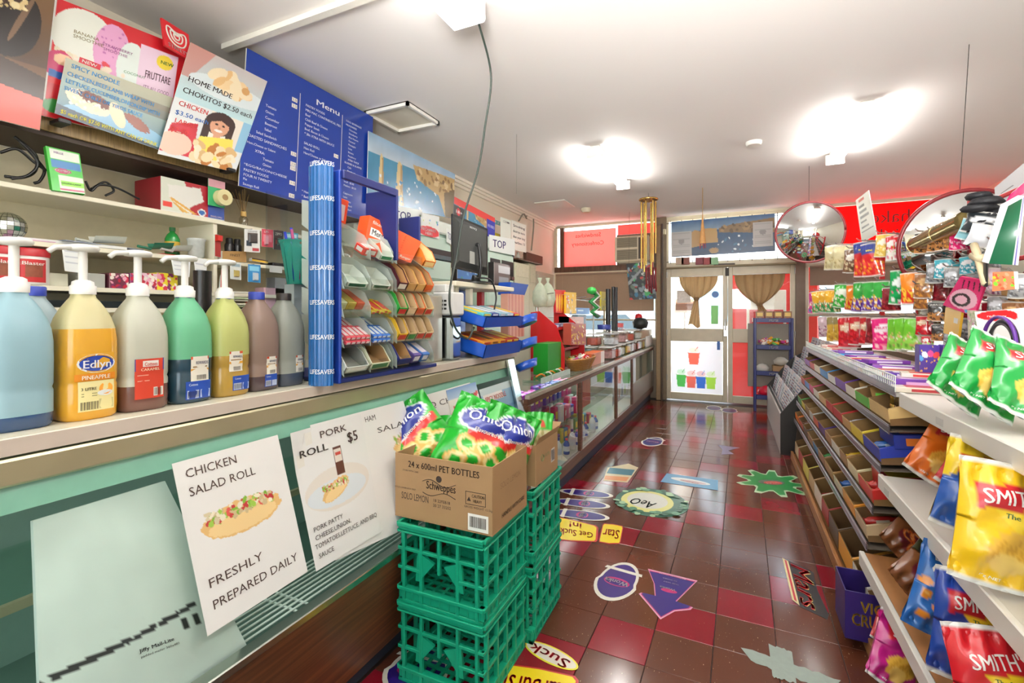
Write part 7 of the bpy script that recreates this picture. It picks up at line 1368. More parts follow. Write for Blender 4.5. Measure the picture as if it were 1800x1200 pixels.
def bar_proto(col, col2):
    k = (col, col2)
    if k not in candy_protos:
        b = MB(); b.lathe([(.0005, -.065), (.014, -.062), (.011, -.052), (.016, -.04), (.016, .04), (.011, .052), (.014, .062), (.0005, .065)], M(col, .28, coat=.4, var=.1), 8, sx=1.25, sy=.6)
        b.box((-.012, -.0115, -.025), (.012, -.0095, .025), M(col2, .3)); o = b.obj('chocolate_bar', None, 'x', 'sweet', loc=(0, 0, 0)); candy_protos[k] = o
    return candy_protos[k]
barc = [('#c9302a', '#f0e6d0', 'red'), ('#e0b82a', '#8a2a1a', 'yellow'), ('#5a2f96', '#e6dcf0', 'purple'), ('#c9ccd2', '#2a4a9a', 'silver'), ('#6a3a1f', '#e6c86a', 'brown'), ('#2f8a3a', '#f0f0d0', 'green'), ('#e07a2a', '#f0f0e0', 'orange'), ('#2f6ab8', '#e6eef4', 'blue')]
colname = {'#7a2fa0': 'purple', '#c8302a': 'red', '#e6dcc0': 'cream', '#3a8ac8': 'blue'}
import colorsys
def cname(h):
    r, g, b_ = [int(h[i:i+2], 16)/255 for i in (1, 3, 5)]; hh, l, s = colorsys.rgb_to_hls(r, g, b_); 
    if s < .18: return 'white' if l > .8 else 'grey' if l > .3 else 'dark'
    if l > .78: return 'cream'
    d = hh*360; n_ = 'red' if d < 12 or d > 345 else 'orange' if d < 32 else 'tan' if d < 44 and s < .55 else 'yellow' if d < 66 else 'green' if d < 160 else 'teal' if d < 195 else 'blue' if d < 250 else 'purple' if d < 300 else 'pink'
    return ('dark ' if l < .3 else '')+n_
ordn = ORD
def tray_carton(row, i, y, w, lip, fill, h=.1, d=.34):
    x, z = RAIL[row] if row < 5 else (.50, .05)
    if row == 5: h = .2
    t = thing('display_carton', '%s-edged display carton, %s from the far end of the %s tray row' % (cname(lip), ordn[i], rown[row]), 'carton', (x+.008, y, z+.004+(.006 if row < 5 else .003)), 0)
    t.rotation_euler = (0, -.1 if row < 5 else 0, 0)
    mc = M(rd.choice(cc), .7, var=.08); ml = M(lip, .4, var=.08, sc=40); b = MB(); th = .004
    b.box((0, -w/2, 0), (d, w/2, .003), mc); b.box((d-th, -w/2, .003), (d, w/2, h), mc)
    for s in (-1, 1):
        y0 = s*w/2; b.poly([(0, y0, .003), (d, y0, .003), (d, y0, h), (d*.45, y0, h*.95), (0, y0, h*.62)], mc, th=th, dirn=(0, -s, 0))
    b.box((0, -w/2+th, .003), (th, w/2-th, h*.6), mc); b.obj('box_body', t)
    b = MB()      # printed lip along the front and near side
    b.box((-.002, -w/2, h*.12), (-.0002, w/2, h*.6), ml); b.poly([(0, -w/2-.0006, h*.25), (d*.98, -w/2-.0006, h*.55), (d*.98, -w/2-.0006, h), (d*.45, -w/2-.0006, h*.95), (0, -w/2-.0006, h*.62)], ml, th=.0014, dirn=(0, -1, 0))
    b.poly([(0, -w/2-.001, h*.62), (d*.45, -w/2-.001, h*.95), (d*.98, -w/2-.001, h), (d*.98, -w/2+.012, h+.001), (d*.45, -w/2+.012, h*.95+.001), (0, -w/2+.012, h*.62+.001)], ml)
    b.obj('printed_edge', t)
    if fill:
        c = barc[fill-1]; p = bar_proto(c[0], c[1]); nb = max(2, min(5, int((w-.02)/.034)))
        for k in range(nb):
            for lay in range(1 if row < 5 else 1):
                place(p, (x+.09, y-w/2+.024+k*(w-.04)/max(1, nb-1)*.95, z+(.04 if row < 5 else .05)+.01*(k % 2)), (0, radians(78), 0), '%s wrapped bar in the %s-edged carton, %s row, %s from the far end' % (c[2], cname(lip), rown[row], ordn[i]), 'wrapped bars in the %s carton of the %s tray row' % (ordn[i], rown[row]))
    return t
fills = {1: [3, 2, 4, 0, 1, 5, 0, 0, 0], 2: [8, 1, 0, 4, 0, 7, 0, 4, 0, 8], 3: [0, 2, 4, 0, 0, 0, 0, 0, 2, 0, 1], 4: [7, 5, 4, 0, 0, 6, 0, 8, 0, 1], 5: [4, 2, 0, 0, 1, 5, 0, 0, 0, 0]}
for row in (1, 2, 3, 4, 5):
    L = lips[row]; n = len(L); y0 = GB-.04; span = (GB-GA-.06) if row < 5 else (GB-GA+.25)
    ws = [span/n*(.86+.28*((i*7+row*3) % 5)/4) for i in range(n)]; kx = span/sum(ws); y = y0
    for i in range(n):
        w = ws[i]*kx; tray_carton(row, i, y-w/2, w-.012, L[i], fills[row][i % len(fills[row])], h=(.105, .1, .11)[i % 3]); y -= w
# packs lying flat on the fenced top shelf
for i in range(22):
    y = GB-.1-i*.117; c = rd.choice([('#5a2f96', '#e6dcf0'), ('#c8302a', '#f0e6d0'), ('#e6dccb', '#b8343a'), ('#6a3aa0', '#d8b0e0'), ('#2f8ad0', '#e6eef4'), ('#4a2a86', '#e0c83a')]) if i != 8 else ('#2f9be0', '#bfe0f4')
    o = small_box('chocolate_box', '%s flat sweet box on the fenced top shelf, %s from the far end' % (cname(c[0]), ORD[i]), 'box', .105, .28, .022+.012*(i % 3), c[0], c[1]); o.location = (.89, y, 1.013); o.rotation_euler = (0, 0, rd.uniform(-.08, .08))
    if i % 2 == 0:
        c = rd.choice([('#5a2f96', '#e6dcf0'), ('#d8d0c4', '#c8302a'), ('#7a3aa0', '#e6dcf0')]); o = small_box('chocolate_box', '%s sweet box lying crosswise above the %s flat box from the far end' % (cname(c[0]), ORD[i]), 'box', .09, .2, .02, c[0], c[1]); o.location = (.87, y, 1.013+.024+.012*(i % 3)); o.rotation_euler = (0, 0, rd.uniform(-.2, .2))
# gold-wrapped multipack and big brown trays on the first row near end
mp = thing('tart_multipack', 'gold foil multipack with dark bands on the first tray row beside the white shelves', 'multipack', (.66, 2.56, .885))
for i in range(4):
    for j in range(4):
        for k in range(2): b = MB(); b.lathe([(.001, -.029), (.024, -.027), (.024, .027), (.001, .029)], M('#c8a24a' if (i+j) % 2 else '#8a744a', .25, .6, var=.3, sc=60), 8, c=(i*.05, j*.062-.09, .026+k*.05)); b.obj('foil_tart', mp)
tcs = thing('curved_carton', 'empty curved brown carton with a green edge on the first tray row', 'carton', (.61, 3.0, .885)); b = MB()
for s in range(2):
    b.sheet(lambda x, y, s=s: V((.02+.25*y, -.12+.24*s+(x-.5)*.2, .06*(1-sin(pi*x))*(1)+.02+.03*y)), 12, 4, M('#b58d55', .7)); 
b.box((0, -.22, 0), (.3, .22, .012), M('#9c7848', .7)); b.box((-.002, -.24, .0), (.28, -.23, .08), M('#6ac03a', .4)); b.obj('box_body', tcs)
# ------------------------------------------------------------------ white shelves at the near end
ws = thing('white_shelf_unit', 'white shelf unit with deep front lips at the near right', 'shelving', (.85, 1.6, .002), world=True)
WS = [(.604, 1.017), (.535, .679), (.471, .351)]; WN = .55; m_w = M('#e6e3da', .4, var=.03, sc=6)
for k, (x, z) in enumerate(WS):
    b = MB(); b.box((x, WN, z-.052), (x+.018, GA-.02, z+.006), m_w, .003); b.obj('lip', ws)
    b = MB(); b.box((x+.018, WN, z-.016), (DK-.005, GA-.02, z), m_w if k < 2 else m_pine, .001); b.obj('shelf_deck', ws, None if k < 2 else 'wood-coloured shelf deck')
for y in (GA-.04, WN): b = MB(); b.box((DK-.03, y, .052), (DK-.006, y+.02, 1.0), m_w, .002); b.obj('upright', ws)
b = MB()

for (x, z, y) in ((.604, .99, 1.95), (.535, .65, 2.25)): b = MB(); b.box((x-.0012, y, z-.012), (x-.0002, y+.06, z+.012), M('#cfcdc6', .4)); b.obj('shelf_label', ws)
# crisp bags
bg_green = sbag('green', '#178f3c', seed=1); bg_orange = sbag('orange', '#e0701c', seed=2, w=.19, h=.29); bg_red = sbag('red', '#c8202a', seed=4); bg_yel = sbag('yellow', '#efc21c', seed=5, w=.24, h=.34, t=.1); bg_by = sbag('blue', '#f0cf2a', '#1f4f9c', seed=6); bg_blue = sbag('blue', '#1f3f96', seed=7, w=.2, h=.31); bg_mag = sbag('magenta', '#b81f7c', seed=8, w=.18, h=.24)
def burger(c, A):
    c.C[:] = lin('#7a4a2a'); c.rect(0, .1, A, .5, '#3a3a1c'); c.poly([(A*.05, .2), (A*.95, .12), (A*.95, .45), (A*.05, .5)], '#23241a'); c.ell(A*.5, .7, A*.35, .15, '#6a1f2a')
    for x, y in ((.35, .66), (.62, .76), (.5, .62)): c.ring(A*x, y, .1, .08, .4, '#d8642a'); c.ring(A*x, y, .085, .065, .2, '#f0a05a')
bg_burg = bag('crisp_bag', 'x', 'crisps', .19, .28, .085, burger, [('Burger', .15, .27, .09, '#d8e04a', 'l', .6), ('RINGS', .12, .42, .13, '#d8e04a', 'l', .75)], 9, 30, 40)
def cheese(c, A):
    c.C[:] = lin('#2766b0'); [c.ell(A*x, y, .055, .05, '#e8922a') for x, y in ((.15, .6), (.35, .7), (.2, .82), (.6, .66), (.5, .85), (.75, .78), (.1, .45), (.85, .6))]; [c.ell(A*x+.01, y-.01, .02, .02, '#f6c46a') for x, y in ((.15, .6), (.35, .7), (.6, .66), (.5, .85))]
bg_chee = bag('crisp_bag', 'x', 'crisps', .2, .3, .09, cheese, [('Bacon', .15, .2, .11, '#f2f0e6', 'l', .7), ('Cheese', .12, .34, .11, '#f2f0e6', 'l', .76), ('Balls', .25, .47, .11, '#f2f0e6', 'l', .5)], 10, 30, 40)
def put(p, u, v, z, rx, ry, rz, lab, sc=1, dz=0): q = onZ(u, v, z); return place(p, (q.x, q.y, z+.003+dz+.085*sc*abs(sin(radians(ry)))), rot(rx, ry, rz), lab, 'crisp bags on the white shelves', sc)
put(bg_green, 1672, 735, 1.02, -30, 40, 12, 'green crisp bag leaning on the top white shelf, left one', .86, .0)
put(bg_green, 1722, 752, 1.02, -32, 38, 10, 'green crisp bag leaning on the top white shelf, front right one', .92, .01)
put(bg_green, 1800, 765, 1.02, -35, 30, 10, 'green crisp bag cut off by the right edge on the top white shelf', .9)
put(bg_red, 1790, 690, 1.02, -60, 30, 0, 'red crisp bag lying behind the green bags on the top shelf', .9, .05); put(bg_red, 1740, 672, 1.02, -62, 10, -10, 'red crisp bag lying flat next to the purple chocolate boxes', .8, .04)
put(bg_orange, 1627, 868, .68, -14, 34, 8, 'orange crisp bag on the middle white shelf', .95)
put(bg_red, 1694, 893, .68, -14, 28, 0, 'red crisp bag behind the blue and yellow one on the middle shelf', .95)
put(bg_by, 1700, 960, .68, -12, 18, 8, 'blue and yellow crisp bag on the middle shelf left of the big yellow one', .98)
put(bg_yel, 1752, 1050, .68, -10, 12, 14, 'large bright yellow crisp bag at the front of the middle shelf', .86)
put(bg_burg, 1572, 1000, .36, -26, 50, 8, 'brown onion-ring style snack bag on the lowest white shelf, farther one', .85); put(bg_burg, 1592, 1075, .36, -26, 52, 8, 'brown ring snack bag on the lowest white shelf, nearer one', .88)
put(bg_chee, 1640, 1135, .36, -12, 20, 10, 'blue snack bag with orange balls on the lowest white shelf', .88); put(bg_blue, 1700, 1215, .36, -12, 10, 6, 'dark blue crisp bag with red banner on the lowest white shelf', .9)
put(bg_orange, 1765, 1240, .36, -18, 0, 0, 'orange crisp bag at the bottom right corner', .8); put(bg_mag, 1800, 1180, .36, -14, 12, 0, 'magenta crisp bag behind the orange bag at the bottom right', .9)
put(bg_red, 1775, 1330, .36, -18, 0, 10, 'red crisp bag at the very bottom right corner', .9)
put(bg_mag, 1560, 1235, .055, -24, 34, 22, 'magenta crisp bag on the wooden base deck', .95); put(bg_red, 1556, 1150, .055, -30, 30, 10, 'crumpled red bag behind the magenta bag on the base deck', .6)
# carton 'Viva Crunch' style and other cartons between rows
q0 = onZ(1487, 1110, .055)
def vc(b):
    f = lambda x, y: V((-.11+x, -.1-.001, .19-y)); b.text('VICE', .05, .075, .045, M('#e8b83a', .4), f, 'l', True, .1); b.text('CRUNCH', .02, .13, .05, M('#e8b83a', .4), f, 'l', True, .18); b.text('it shatters', .09, .165, .014, M('#e8b8a0', .4), f)
vcb = carton('display_carton', 'purple VICE CRUNCH display carton on the base deck under the lowest shelf', (q0.x+.1, q0.y+.06, .053), .0, .22, .2, .19, [], vc, M('#2f1f66', .4)) if q0.x < .6 else None
q1 = onZ(1570, 950, .56)
o = small_box('sweet_bag', 'red and yellow sweet box in the third tray row beside the middle shelf', 'box', .2, .16, .09, '#b81a20', '#e8d04a'); o.location = (.74, 2.58, .57); o.rotation_euler = (0, -.1, 0)
o = small_box('sweet_box', 'dark blue TIMTAM-like biscuit box in the second tray row next to the orange bag', 'box', .22, .2, .06, '#1f3390', '#e07a2a'); o['label'] = 'dark blue biscuit box in the second tray row next to the orange bag'; o.location = (.80, 2.55, .80); o.rotation_euler = (0, -.1, 0)
# purple chocolate assortment boxes
def fav(c, A):
    c.C[:] = lin('#42238a'); 
    for i in range(9): a = pi*(i+.5)/9; x, y = A*.5+.3*cos(a)*-1, .62-.42*sin(a); c.ell(x, y, .055, .08, ('#d83a3a', '#e8c83a', '#4a9ad8', '#e6e6f0', '#c83a8a')[i % 5], a-pi/2)
    c.specks(0, 0, A, 1, ['#e8a83a', '#e8c83a'], 26, .018, 3)
def favbox(label, u0, u1, v0, v1, X, n, d=.06):
    a, c = onY(u0, v0, X), onY(u1, v1, X); z0 = 1.0135 if X > GA else 1.018
    t = thing('assortment_box', label, 'box', ((a.x+c.x)/2, X+d/2, z0), world=True); b = MB(); b.box((a.x, X, z0), (c.x, X+d, a.z), M('#3a1f80', .35, var=.06), .003); b.obj('box_body', t)
    poster('printing', None, None, [V((a.x, X-.003, a.z)), V((c.x, X-.003, a.z)), V((c.x, X-.003, z0)), V((a.x, X-.003, z0))], fav, (50, 50), .001, texts=[('Favourites', .12, .82, .13, '#f0a82a', 'l', True, .76)], parent=t); return t
favbox('purple assorted chocolates box at the centre of the three purple boxes', 1658, 1728, 606, 690, 2.62, 1); favbox('purple chocolates box standing left of the central purple box', 1616, 1655, 606, 700, 2.66, 2); favbox('purple chocolates box right of the central one behind the green bags', 1729, 1790, 606, 670, 2.58, 3)
# ------------------------------------------------------------------ hanging stock on the pegs
hg = thing('peg_rack', 'red metal peg rack with hanging bags above the confectionery rack', 'rack', (1.12, 3.9, 1.05), world=True); m_rr = M('#c01a22', .4)
for y in (5.0, 4.1, 3.3, 2.5): b = MB(); b.box((1.13, y, 1.052), (1.165, y+.035, 1.95), m_rr, .003); b.obj('post', hg)
for z in (1.30, 1.58, 1.88): b = MB(); b.box((1.115, 2.4, z-.01), (1.13, 5.05, z+.01), m_rr, .003); b.obj('cross_bar', hg)
def spec(base, mid=None, blobs=(), bcol=(), low=None, seed=1, top=None):
    def f(c, A):
        c.C[:] = lin(base)
        if low: c.rect(0, .55, A, 1, low)
        if top: c.rect(0, 0, A, .3, top)
        if mid: c.ell(A*.5, .34, A*.4, .13, mid, -.15)
        if bcol: c.specks(.05*A, .5, .95*A, .92, list(bcol), 26, .05, seed)
        c.rect(0, 0, A, .03, '#d9d6cc'); c.rect(0, .97, A, 1, '#d9d6cc')
    return f
HB = {}
def hb(key, paint, w=.13, h=.2, t=.035, texts=()):
    HB[key] = bag('hanging_bag', 'x', 'sweet bag', w, h, t, paint, texts, len(HB), 14, 18, rough=.25)
hb('beige chip', spec('#c9bf95', None, bcol=('#b8a878', '#8a7a50')), .14, .22); hb('brown and white', spec('#6a4a34', '#e6e0d0', bcol=('#d8c8a0', '#8a5a3a')), .16, .2, texts=[('Rolo', .2, .36, .13, '#f2ece0', 'l', .6)])
hb('blue-topped red', spec('#c81f24', None, top='#2f3f8a', bcol=('#e0503a', '#e8a02a')), .12, .26, texts=[('WINE', .3, .26, .06, '#f0d84a', 'l', .4)]); hb('gold and white', spec('#d8b85a', '#e6e0cc', bcol=('#e8d8a0', '#c89a3a')), .14, .2)
hb('red and white', spec('#c8202a', '#f0e6e0', low='#e6e0d8', bcol=('#9ac83a', '#e88a9a', '#f0f0e0')), .12, .22); hb('pink speckled', spec('#c83a8a', None, bcol=('#e8c83a', '#3a8ac8', '#f0f0e0')), .12, .21)
hb('gold and green', spec('#e0a82a', None, low='#2f8a4a', bcol=('#e8e0c0', '#c84a2a')), .12, .21); hb('bright green', spec('#3aa83a', '#e6f0e0', bcol=('#e6e6d0', '#2f7a3a')), .13, .19)
hb('orange and red', spec('#e0801f', None, low='#c8301f', bcol=('#e8c03a',)), .12, .22); hb('green and purple', spec('#2fa03a', None, low='#5a2a8a', bcol=('#e8b02a', '#e6e6e6')), .13, .23)
hb('dark red', spec('#7a1822', None, bcol=('#a82a34', '#5a1018')), .11, .19); hb('large green', spec('#12924a', '#e6f0ea', bcol=('#d8508a', '#e6e6e0', '#0f7a3a')), .15, .27, .04)
hb('white and mauve', spec('#c9b0b8', None, bcol=('#8a4a6a', '#e6e0e0')), .1, .2); hb('plain gold', spec('#c8a03a', None, top='#8a7a4a', bcol=('#a8802a', '#e0c05a')), .12, .21)
hb('shiny red', spec('#b8141f', '#e0c0a0', bcol=('#d8303a', '#8a0f18')), .13, .24, texts=[('Allens', .2, .36, .08, '#f6f0e0', 'l', .6)]); hb('hot pink', spec('#d81f74', '#f2e0e8', bcol=('#f0a8b8', '#f2c8c8', '#e86a8a')), .18, .28, .04, [('FRUITY', .2, .36, .08, '#c81f5a', 'l', .6)])
hb('lime green', spec('#6ab82a', None, low='#8ac84a', bcol=('#e6dcc8', '#5a9a2a', '#c8a06a')), .13, .25); hb('clear amber', spec('#8a5a34', '#c9a06a', bcol=('#c8883a', '#5a3420')), .12, .2)
hb('copper battery', spec('#2a2523', None, low='#a8703a', bcol=('#1c1a1a', '#b8844a')), .09, .13, .02, [('DURACELL', .1, .2, .09, '#d8d4cc', 'l', .8)]); hb('clear grey', spec('#8f9090', '#c9ccd0', bcol=('#5a5c60', '#d0d4d8')), .11, .17)
hb('magenta card', spec('#d81f6a', None, top='#c81f5a', bcol=('#f0b0c8', '#3a1a20')), .13, .2, .02); hb('teal and white', spec('#3a9aa8', '#e6e6e6', bcol=('#e6eef0', '#2a6a8a')), .12, .17, .025)
rowname = {1: 'upper', 2: 'middle', 3: 'lower', 0: 'top'}
def hx(u): return .74+(u-1440)/180*.22 if u < 1620 else .96+(u-1620)/180*.10
cnt = {}
def hang(key, u, v0, v1, row, X=None, rz=None, n=2):
    """group of n bags one behind another on a peg: top at v0, bottom at v1, photograph column u"""
    X = hx(u) if X is None else X; q = onX(u, v0, X); zb = onX(u, v1, X).z; P_ = HB[key]; h = max(P_.data.vertices[i].co.z for i in (0, len(P_.data.vertices)//2-1)); hh = q.z-zb; sc = hh/(P_.dimensions.z or .2)
    rz = -38+rd.uniform(-10, 10) if rz is None else rz
    cnt[(key, row)] = cnt.get((key, row), 0)+1; k_ = cnt[(key, row)]
    tot = ordn[k_-1]
    for k in range(n):
        place(P_, (q.x+k*.028, q.y+k*.035, zb), (radians(-3+rd.uniform(-2, 2)), radians(rd.uniform(-4, 4)), radians(rz+rd.uniform(-7, 7))), '%s hanging bag, %s peg row, %s such group%s' % (key, rowname[row], tot, ['', ', second on its peg', ', third on its peg'][k]), 'bags hanging in the %s peg row' % rowname[row], sc)
    b = MB(); b.cyl((q.x-.03, q.y-.03, q.z+.005), (1.12, q.y+.08, q.z-.005), .0035, m_steel, n=5); b.cyl((q.x-.03, q.y-.03, q.z+.005), (q.x-.045, q.y-.035, q.z+.02), .0035, m_steel, n=5); b.obj('peg', hg)
for a in (('beige chip', 1461, 430, 474), ('beige chip', 1478, 431, 474), ('brown and white', 1498, 437, 480), ('blue-topped red', 1517, 424, 487), ('blue-topped red', 1532, 426, 486), ('gold and white', 1552, 411, 452), ('red and white', 1569, 412, 458), ('red and white', 1583, 413, 457)): hang(a[0], a[1], a[2], a[3], 1, n=2 if 'gold' not in a[0] else 1)
for a in (('pink speckled', 1430, 513, 552), ('gold and green', 1440, 511, 550), ('gold and green', 1449, 510, 549), ('gold and green', 1460, 509, 550), ('bright green', 1478, 499, 541), ('orange and red', 1496, 500, 546), ('green and purple', 1511, 495, 549), ('green and purple', 1531, 494, 548), ('green and purple', 1550, 493, 548), ('dark red', 1563, 505, 547), ('large green', 1582, 474, 536), ('orange and red', 1603, 478, 535)): hang(a[0], a[1], a[2], a[3], 2, n=2)
for a in (('white and mauve', 1449, 556, 593), ('plain gold', 1467, 555, 601), ('plain gold', 1479, 555, 600), ('shiny red', 1491, 556, 612), ('shiny red', 1507, 555, 607), ('shiny red', 1523, 556, 606), ('dark red', 1536, 557, 606), ('hot pink', 1556, 557, 617), ('lime green', 1576, 558, 618), ('lime green', 1591, 557, 616), ('lime green', 1604, 558, 617)): hang(a[0], a[1], a[2], a[3], 3, n=2 if 'pink' not in a[0] else 1)
for a in (('copper battery', 1622, 408, 446), ('copper battery', 1644, 406, 443), ('copper battery', 1658, 404, 440), ('clear amber', 1670, 402, 438), ('magenta card', 1682, 402, 440), ('teal and white', 1735, 398, 428), ('clear grey', 1752, 425, 455)): hang(a[0], a[1], a[2], a[3], 1, n=2)
for a in (('clear amber', 1622, 480, 525), ('clear grey', 1640, 462, 498), ('teal and white', 1656, 455, 490), ('clear grey', 1672, 470, 505), ('teal and white', 1700, 450, 482), ('clear amber', 1618, 500, 545), ('white and mauve', 1735, 470, 520), ('clear grey', 1790, 480, 525)): hang(a[0], a[1], a[2], a[3], 2, n=2)
for a in (('shiny red', 1620, 555, 590), ('copper battery', 1645, 530, 565), ('copper battery', 1650, 570, 600), ('red and white', 1628, 590, 612), ('clear grey', 1668, 580, 606), ('clear grey', 1750, 520, 560), ('clear amber', 1775, 530, 575), ('dark red', 1740, 530, 570)): hang(a[0], a[1], a[2], a[3], 3, n=2)
for a in (('clear amber', 1640, 500, 540, 2), ('dark red', 1652, 495, 535, 2), ('copper battery', 1606, 440, 476, 1), ('shiny red', 1612, 590, 618, 3), ('clear grey', 1690, 560, 600, 3), ('copper battery', 1678, 545, 580, 3), ('dark red', 1700, 520, 560, 3), ('clear amber', 1760, 500, 550, 2), ('teal and white', 1688, 462, 492, 2), ('clear grey', 1712, 470, 510, 2), ('white and mauve', 1765, 545, 590, 3), ('clear amber', 1792, 500, 560, 2), ('dark red', 1722, 545, 590, 3), ('clear grey', 1738, 440, 475, 1), ('shiny red', 1800, 560, 610, 3), ('brown and white', 1630, 535, 572, 3)): hang(a[0], a[1], a[2], a[3], a[4], X=hx(a[1])+.05, n=2)
# single large hanging items
def hcard(name, label, cat, q4, X, paint, texts=(), th=.006, extra=None, res=(40, 50), back='#e6e6e6'):
    return poster(name, label, cat, [onX(u, v, x) for (u, v), x in zip(q4, X)], paint, res, th, texts=texts, extra=extra, back=back)
hcard('price_list', 'white printed sheet hanging in front of the reversed milk shakes film', 'notice', ((1504, 352), (1527, 334), (1541, 412), (1515, 426)), (.92, .94, .94, .92), lambda c, A: (c.C.__setitem__(Ellipsis, lin('#dedfd2')), c.rect(A*.2, .06, A*.6, .12, '#c06a5a'), [c.rect(A*.15, .2+i*.12, A*(.55+.1*(i % 3)), .25+i*.12, '#6a6c64') for i in range(5)], c.rect(A*.1, .78, A*.9, .8, '#4a4c48')), (), .003)
hcard('hair_tie_card', 'pink card of black hair ties hanging among the batteries', 'card', ((1688, 486), (1733, 494), (1712, 556), (1657, 536)), (.93, .97, .97, .93), lambda c, A: (c.C.__setitem__(Ellipsis, lin('#dc1f6c')), c.ell(A*.5, .62, A*.45, .3, '#f0b8c8'), c.ring(A*.45, .66, A*.3, .2, .35, '#2a1a18'), [c.poly([(A*(.2+i*.2), .08), (A*(.26+i*.2), .08), (A*(.32+i*.2), .32), (A*(.28+i*.2), .32)], '#3a1418') for i in range(4)], c.ell(A*.75, .93, .06, .05, '#4ab0e0')), (), .01, back='#c81f5c')
hcard('headband_pack', 'white and red redberry headband pack hanging at the right edge', 'hair accessory', ((1713, 548), (1800, 541), (1812, 640), (1722, 600)), (.88, .97, .97, .88), lambda c, A: (c.C.__setitem__(Ellipsis, lin('#e9e6e2')), c.ell(A*.45, .14, A*.42, .14, '#d81f24')), [('redberry', .25, .18, .07, '#f6f2ee', 'l', False, .4)], .004)
p_ = onX(1768, 602, .86); t = thing('headband_set', 'black and white headbands on the redberry pack', 'hair accessory', p_, world=True)
for k, (c, r_) in enumerate((('#e6e6ea', .105), ('#1a1a1c', .095), ('#1a1a1c', .083), ('#5a2a8a', .112))):
    b = MB(); b.tube([p_+V((-.006*k, r_*1.0*cos(pi*(i/20)*1.25-.4), .8*r_*sin(pi*(i/20)*1.25-.4))) for i in range(21)], .006, M(c, .3), 6); b.obj('headband', t)
hcard('toy_pack', 'yellow bone-shaped toy pack hanging below the pink card', 'toy pack', ((1662, 540), (1690, 548), (1684, 592), (1658, 585)), (.95, .96, .96, .95), lambda c, A: (c.C.__setitem__(Ellipsis, lin('#d8a82a')), c.rect(A*.6, .3, A*.85, .5, '#d9d4c4')), (), .01, back='#d8a82a')
hcard('orange_sweet_bag', 'clear bag of orange and green snakes hanging at the right', 'sweet bag', ((1745, 478), (1782, 477), (1784, 508), (1744, 512)), (.93, .97, .97, .93), lambda c, A: (c.C.__setitem__(Ellipsis, lin('#e8845a')), c.specks(0, .1, A, .9, ['#7ac83a', '#e8c83a', '#e85a3a', '#f0a080'], 18, .1, 4)), (), .02)
hcard('glove_pack', 'long dark green cleaning cloth pack hanging at the upper right', 'cloth pack', ((1772, 362), (1803, 345), (1790, 466), (1738, 463)), (.94, 1.0, .98, .92), lambda c, A: (c.C.__setitem__(Ellipsis, lin('#175a3c')), c.rect(A*.8, 0, A, 1, '#e0e4e4'), c.rect(A*.86, 0, A*.9, 1, '#5a4a9a')), (), .025)
hcard('glove_pack', 'pink-topped pack hanging behind the dark green cloth pack', 'cloth pack', ((1775, 342), (1806, 316), (1806, 345), (1762, 366)), (1.0, 1.02, 1.0, 1.0), solid('#e01f74', (.1, .7, 1, 1, '#f0b8cc')), (), .02)
hcard('price_list', 'large white sheet with a printed code at the top right edge', 'notice', ((1748, 330), (1805, 282), (1805, 372), (1752, 386)), (1.12, 1.12, 1.12, 1.12), lambda c, A: (c.C.__setitem__(Ellipsis, lin('#e2e4e6')), c.rect(A*.2, .3, A*.6, .32, '#555')), (), .003)
hcard('photo_card', 'patterned cello bag hanging left of the headband pack', 'gift bag', ((1700, 545), (1722, 547), (1726, 606), (1702, 602)), (.95, .96, .96, .95), lambda c, A: (c.C.__setitem__(Ellipsis, lin('#b8b48a')), c.specks(0, 0, A, 1, ['#d8c8b0', '#8a9a6a', '#c88a9a', '#e6e0d0'], 30, .07, 2)), (), .02)
g0, g1 = onX(1606, 440, .98), onX(1703, 398, .98); g0 = onX(1612, 430, .96); g1 = onX(1700, 388, 1.0)
t = thing('gift_wrap_roll', 'shiny gold wrapping roll lying above the battery packs', 'roll', g0, world=True); b = MB(); b.cyl(g0, g1, .05, M('#a8905a', .18, .8, var=.35, sc=18), n=22); b.obj('roll', t)
mm_ = (g0+g1)/2; dd = (g1-g0).normalized(); b = MB(); b.cyl(mm_-dd*.012, mm_+dd*.012, .0515, M('#c8b88a', .15, .8), n=22); b.obj('seam_band', t); b = MB(); b.cyl(g0-dd*.004, g0, .05, M('#e0d4a0', .2, .6), r1=.052, n=22); b.obj('end_rim', t)
p_ = onX(1735, 330, 1.02); t = thing('scrunchie_bunch', 'bunch of black ruffled hair scrunchies at the upper right', 'hair accessory', p_+V((0, 0, -.25)), world=True)
for k in range(8):
    q = p_+V((rd.uniform(-.03, .03), rd.uniform(-.02, .03), -.03-.03*k)); b = MB(); b.lathe([(.012, -.018), (.045+.012*(k % 2), -.012), (.05, .0), (.04, .014), (.012, .018)], M('#17181c', .6, bump=1., sc=60), 14, c=tuple(q), sx=1+.2*(k % 3), sq=1.5); b.obj('scrunchie', t)
p_ = onX(1712, 365, 1.0); b = MB(); b.poly([p_, p_+V((0, .07, .01)), p_+V((0, .1, -.09)), p_+V((0, .03, -.13))], M('#d8e4ea', .3, var=.4, sc=40), th=.02, dirn=(1, 0, 0)); b.obj('wrapped_pack', None, 'blue and white wrapped pack left of the black scrunchies', 'packet')
for (u, v, c, lb) in ((1705, 405, '#8ac0c8', 'pale teal'), (1722, 415, '#c9ccd0', 'silver'), (1716, 392, '#2a3034', 'black')):
    p_ = onX(u, v, .98); o = bag('soft_pack', '%s soft pack hanging under the scrunchies' % lb, 'packet', .13, .1, .03, spec(c, '#e6e6e6'), (), 3, 10, 12); o.location = p_-V((0, 0, .05)); o.rotation_euler = rot(-4, 20, -45)
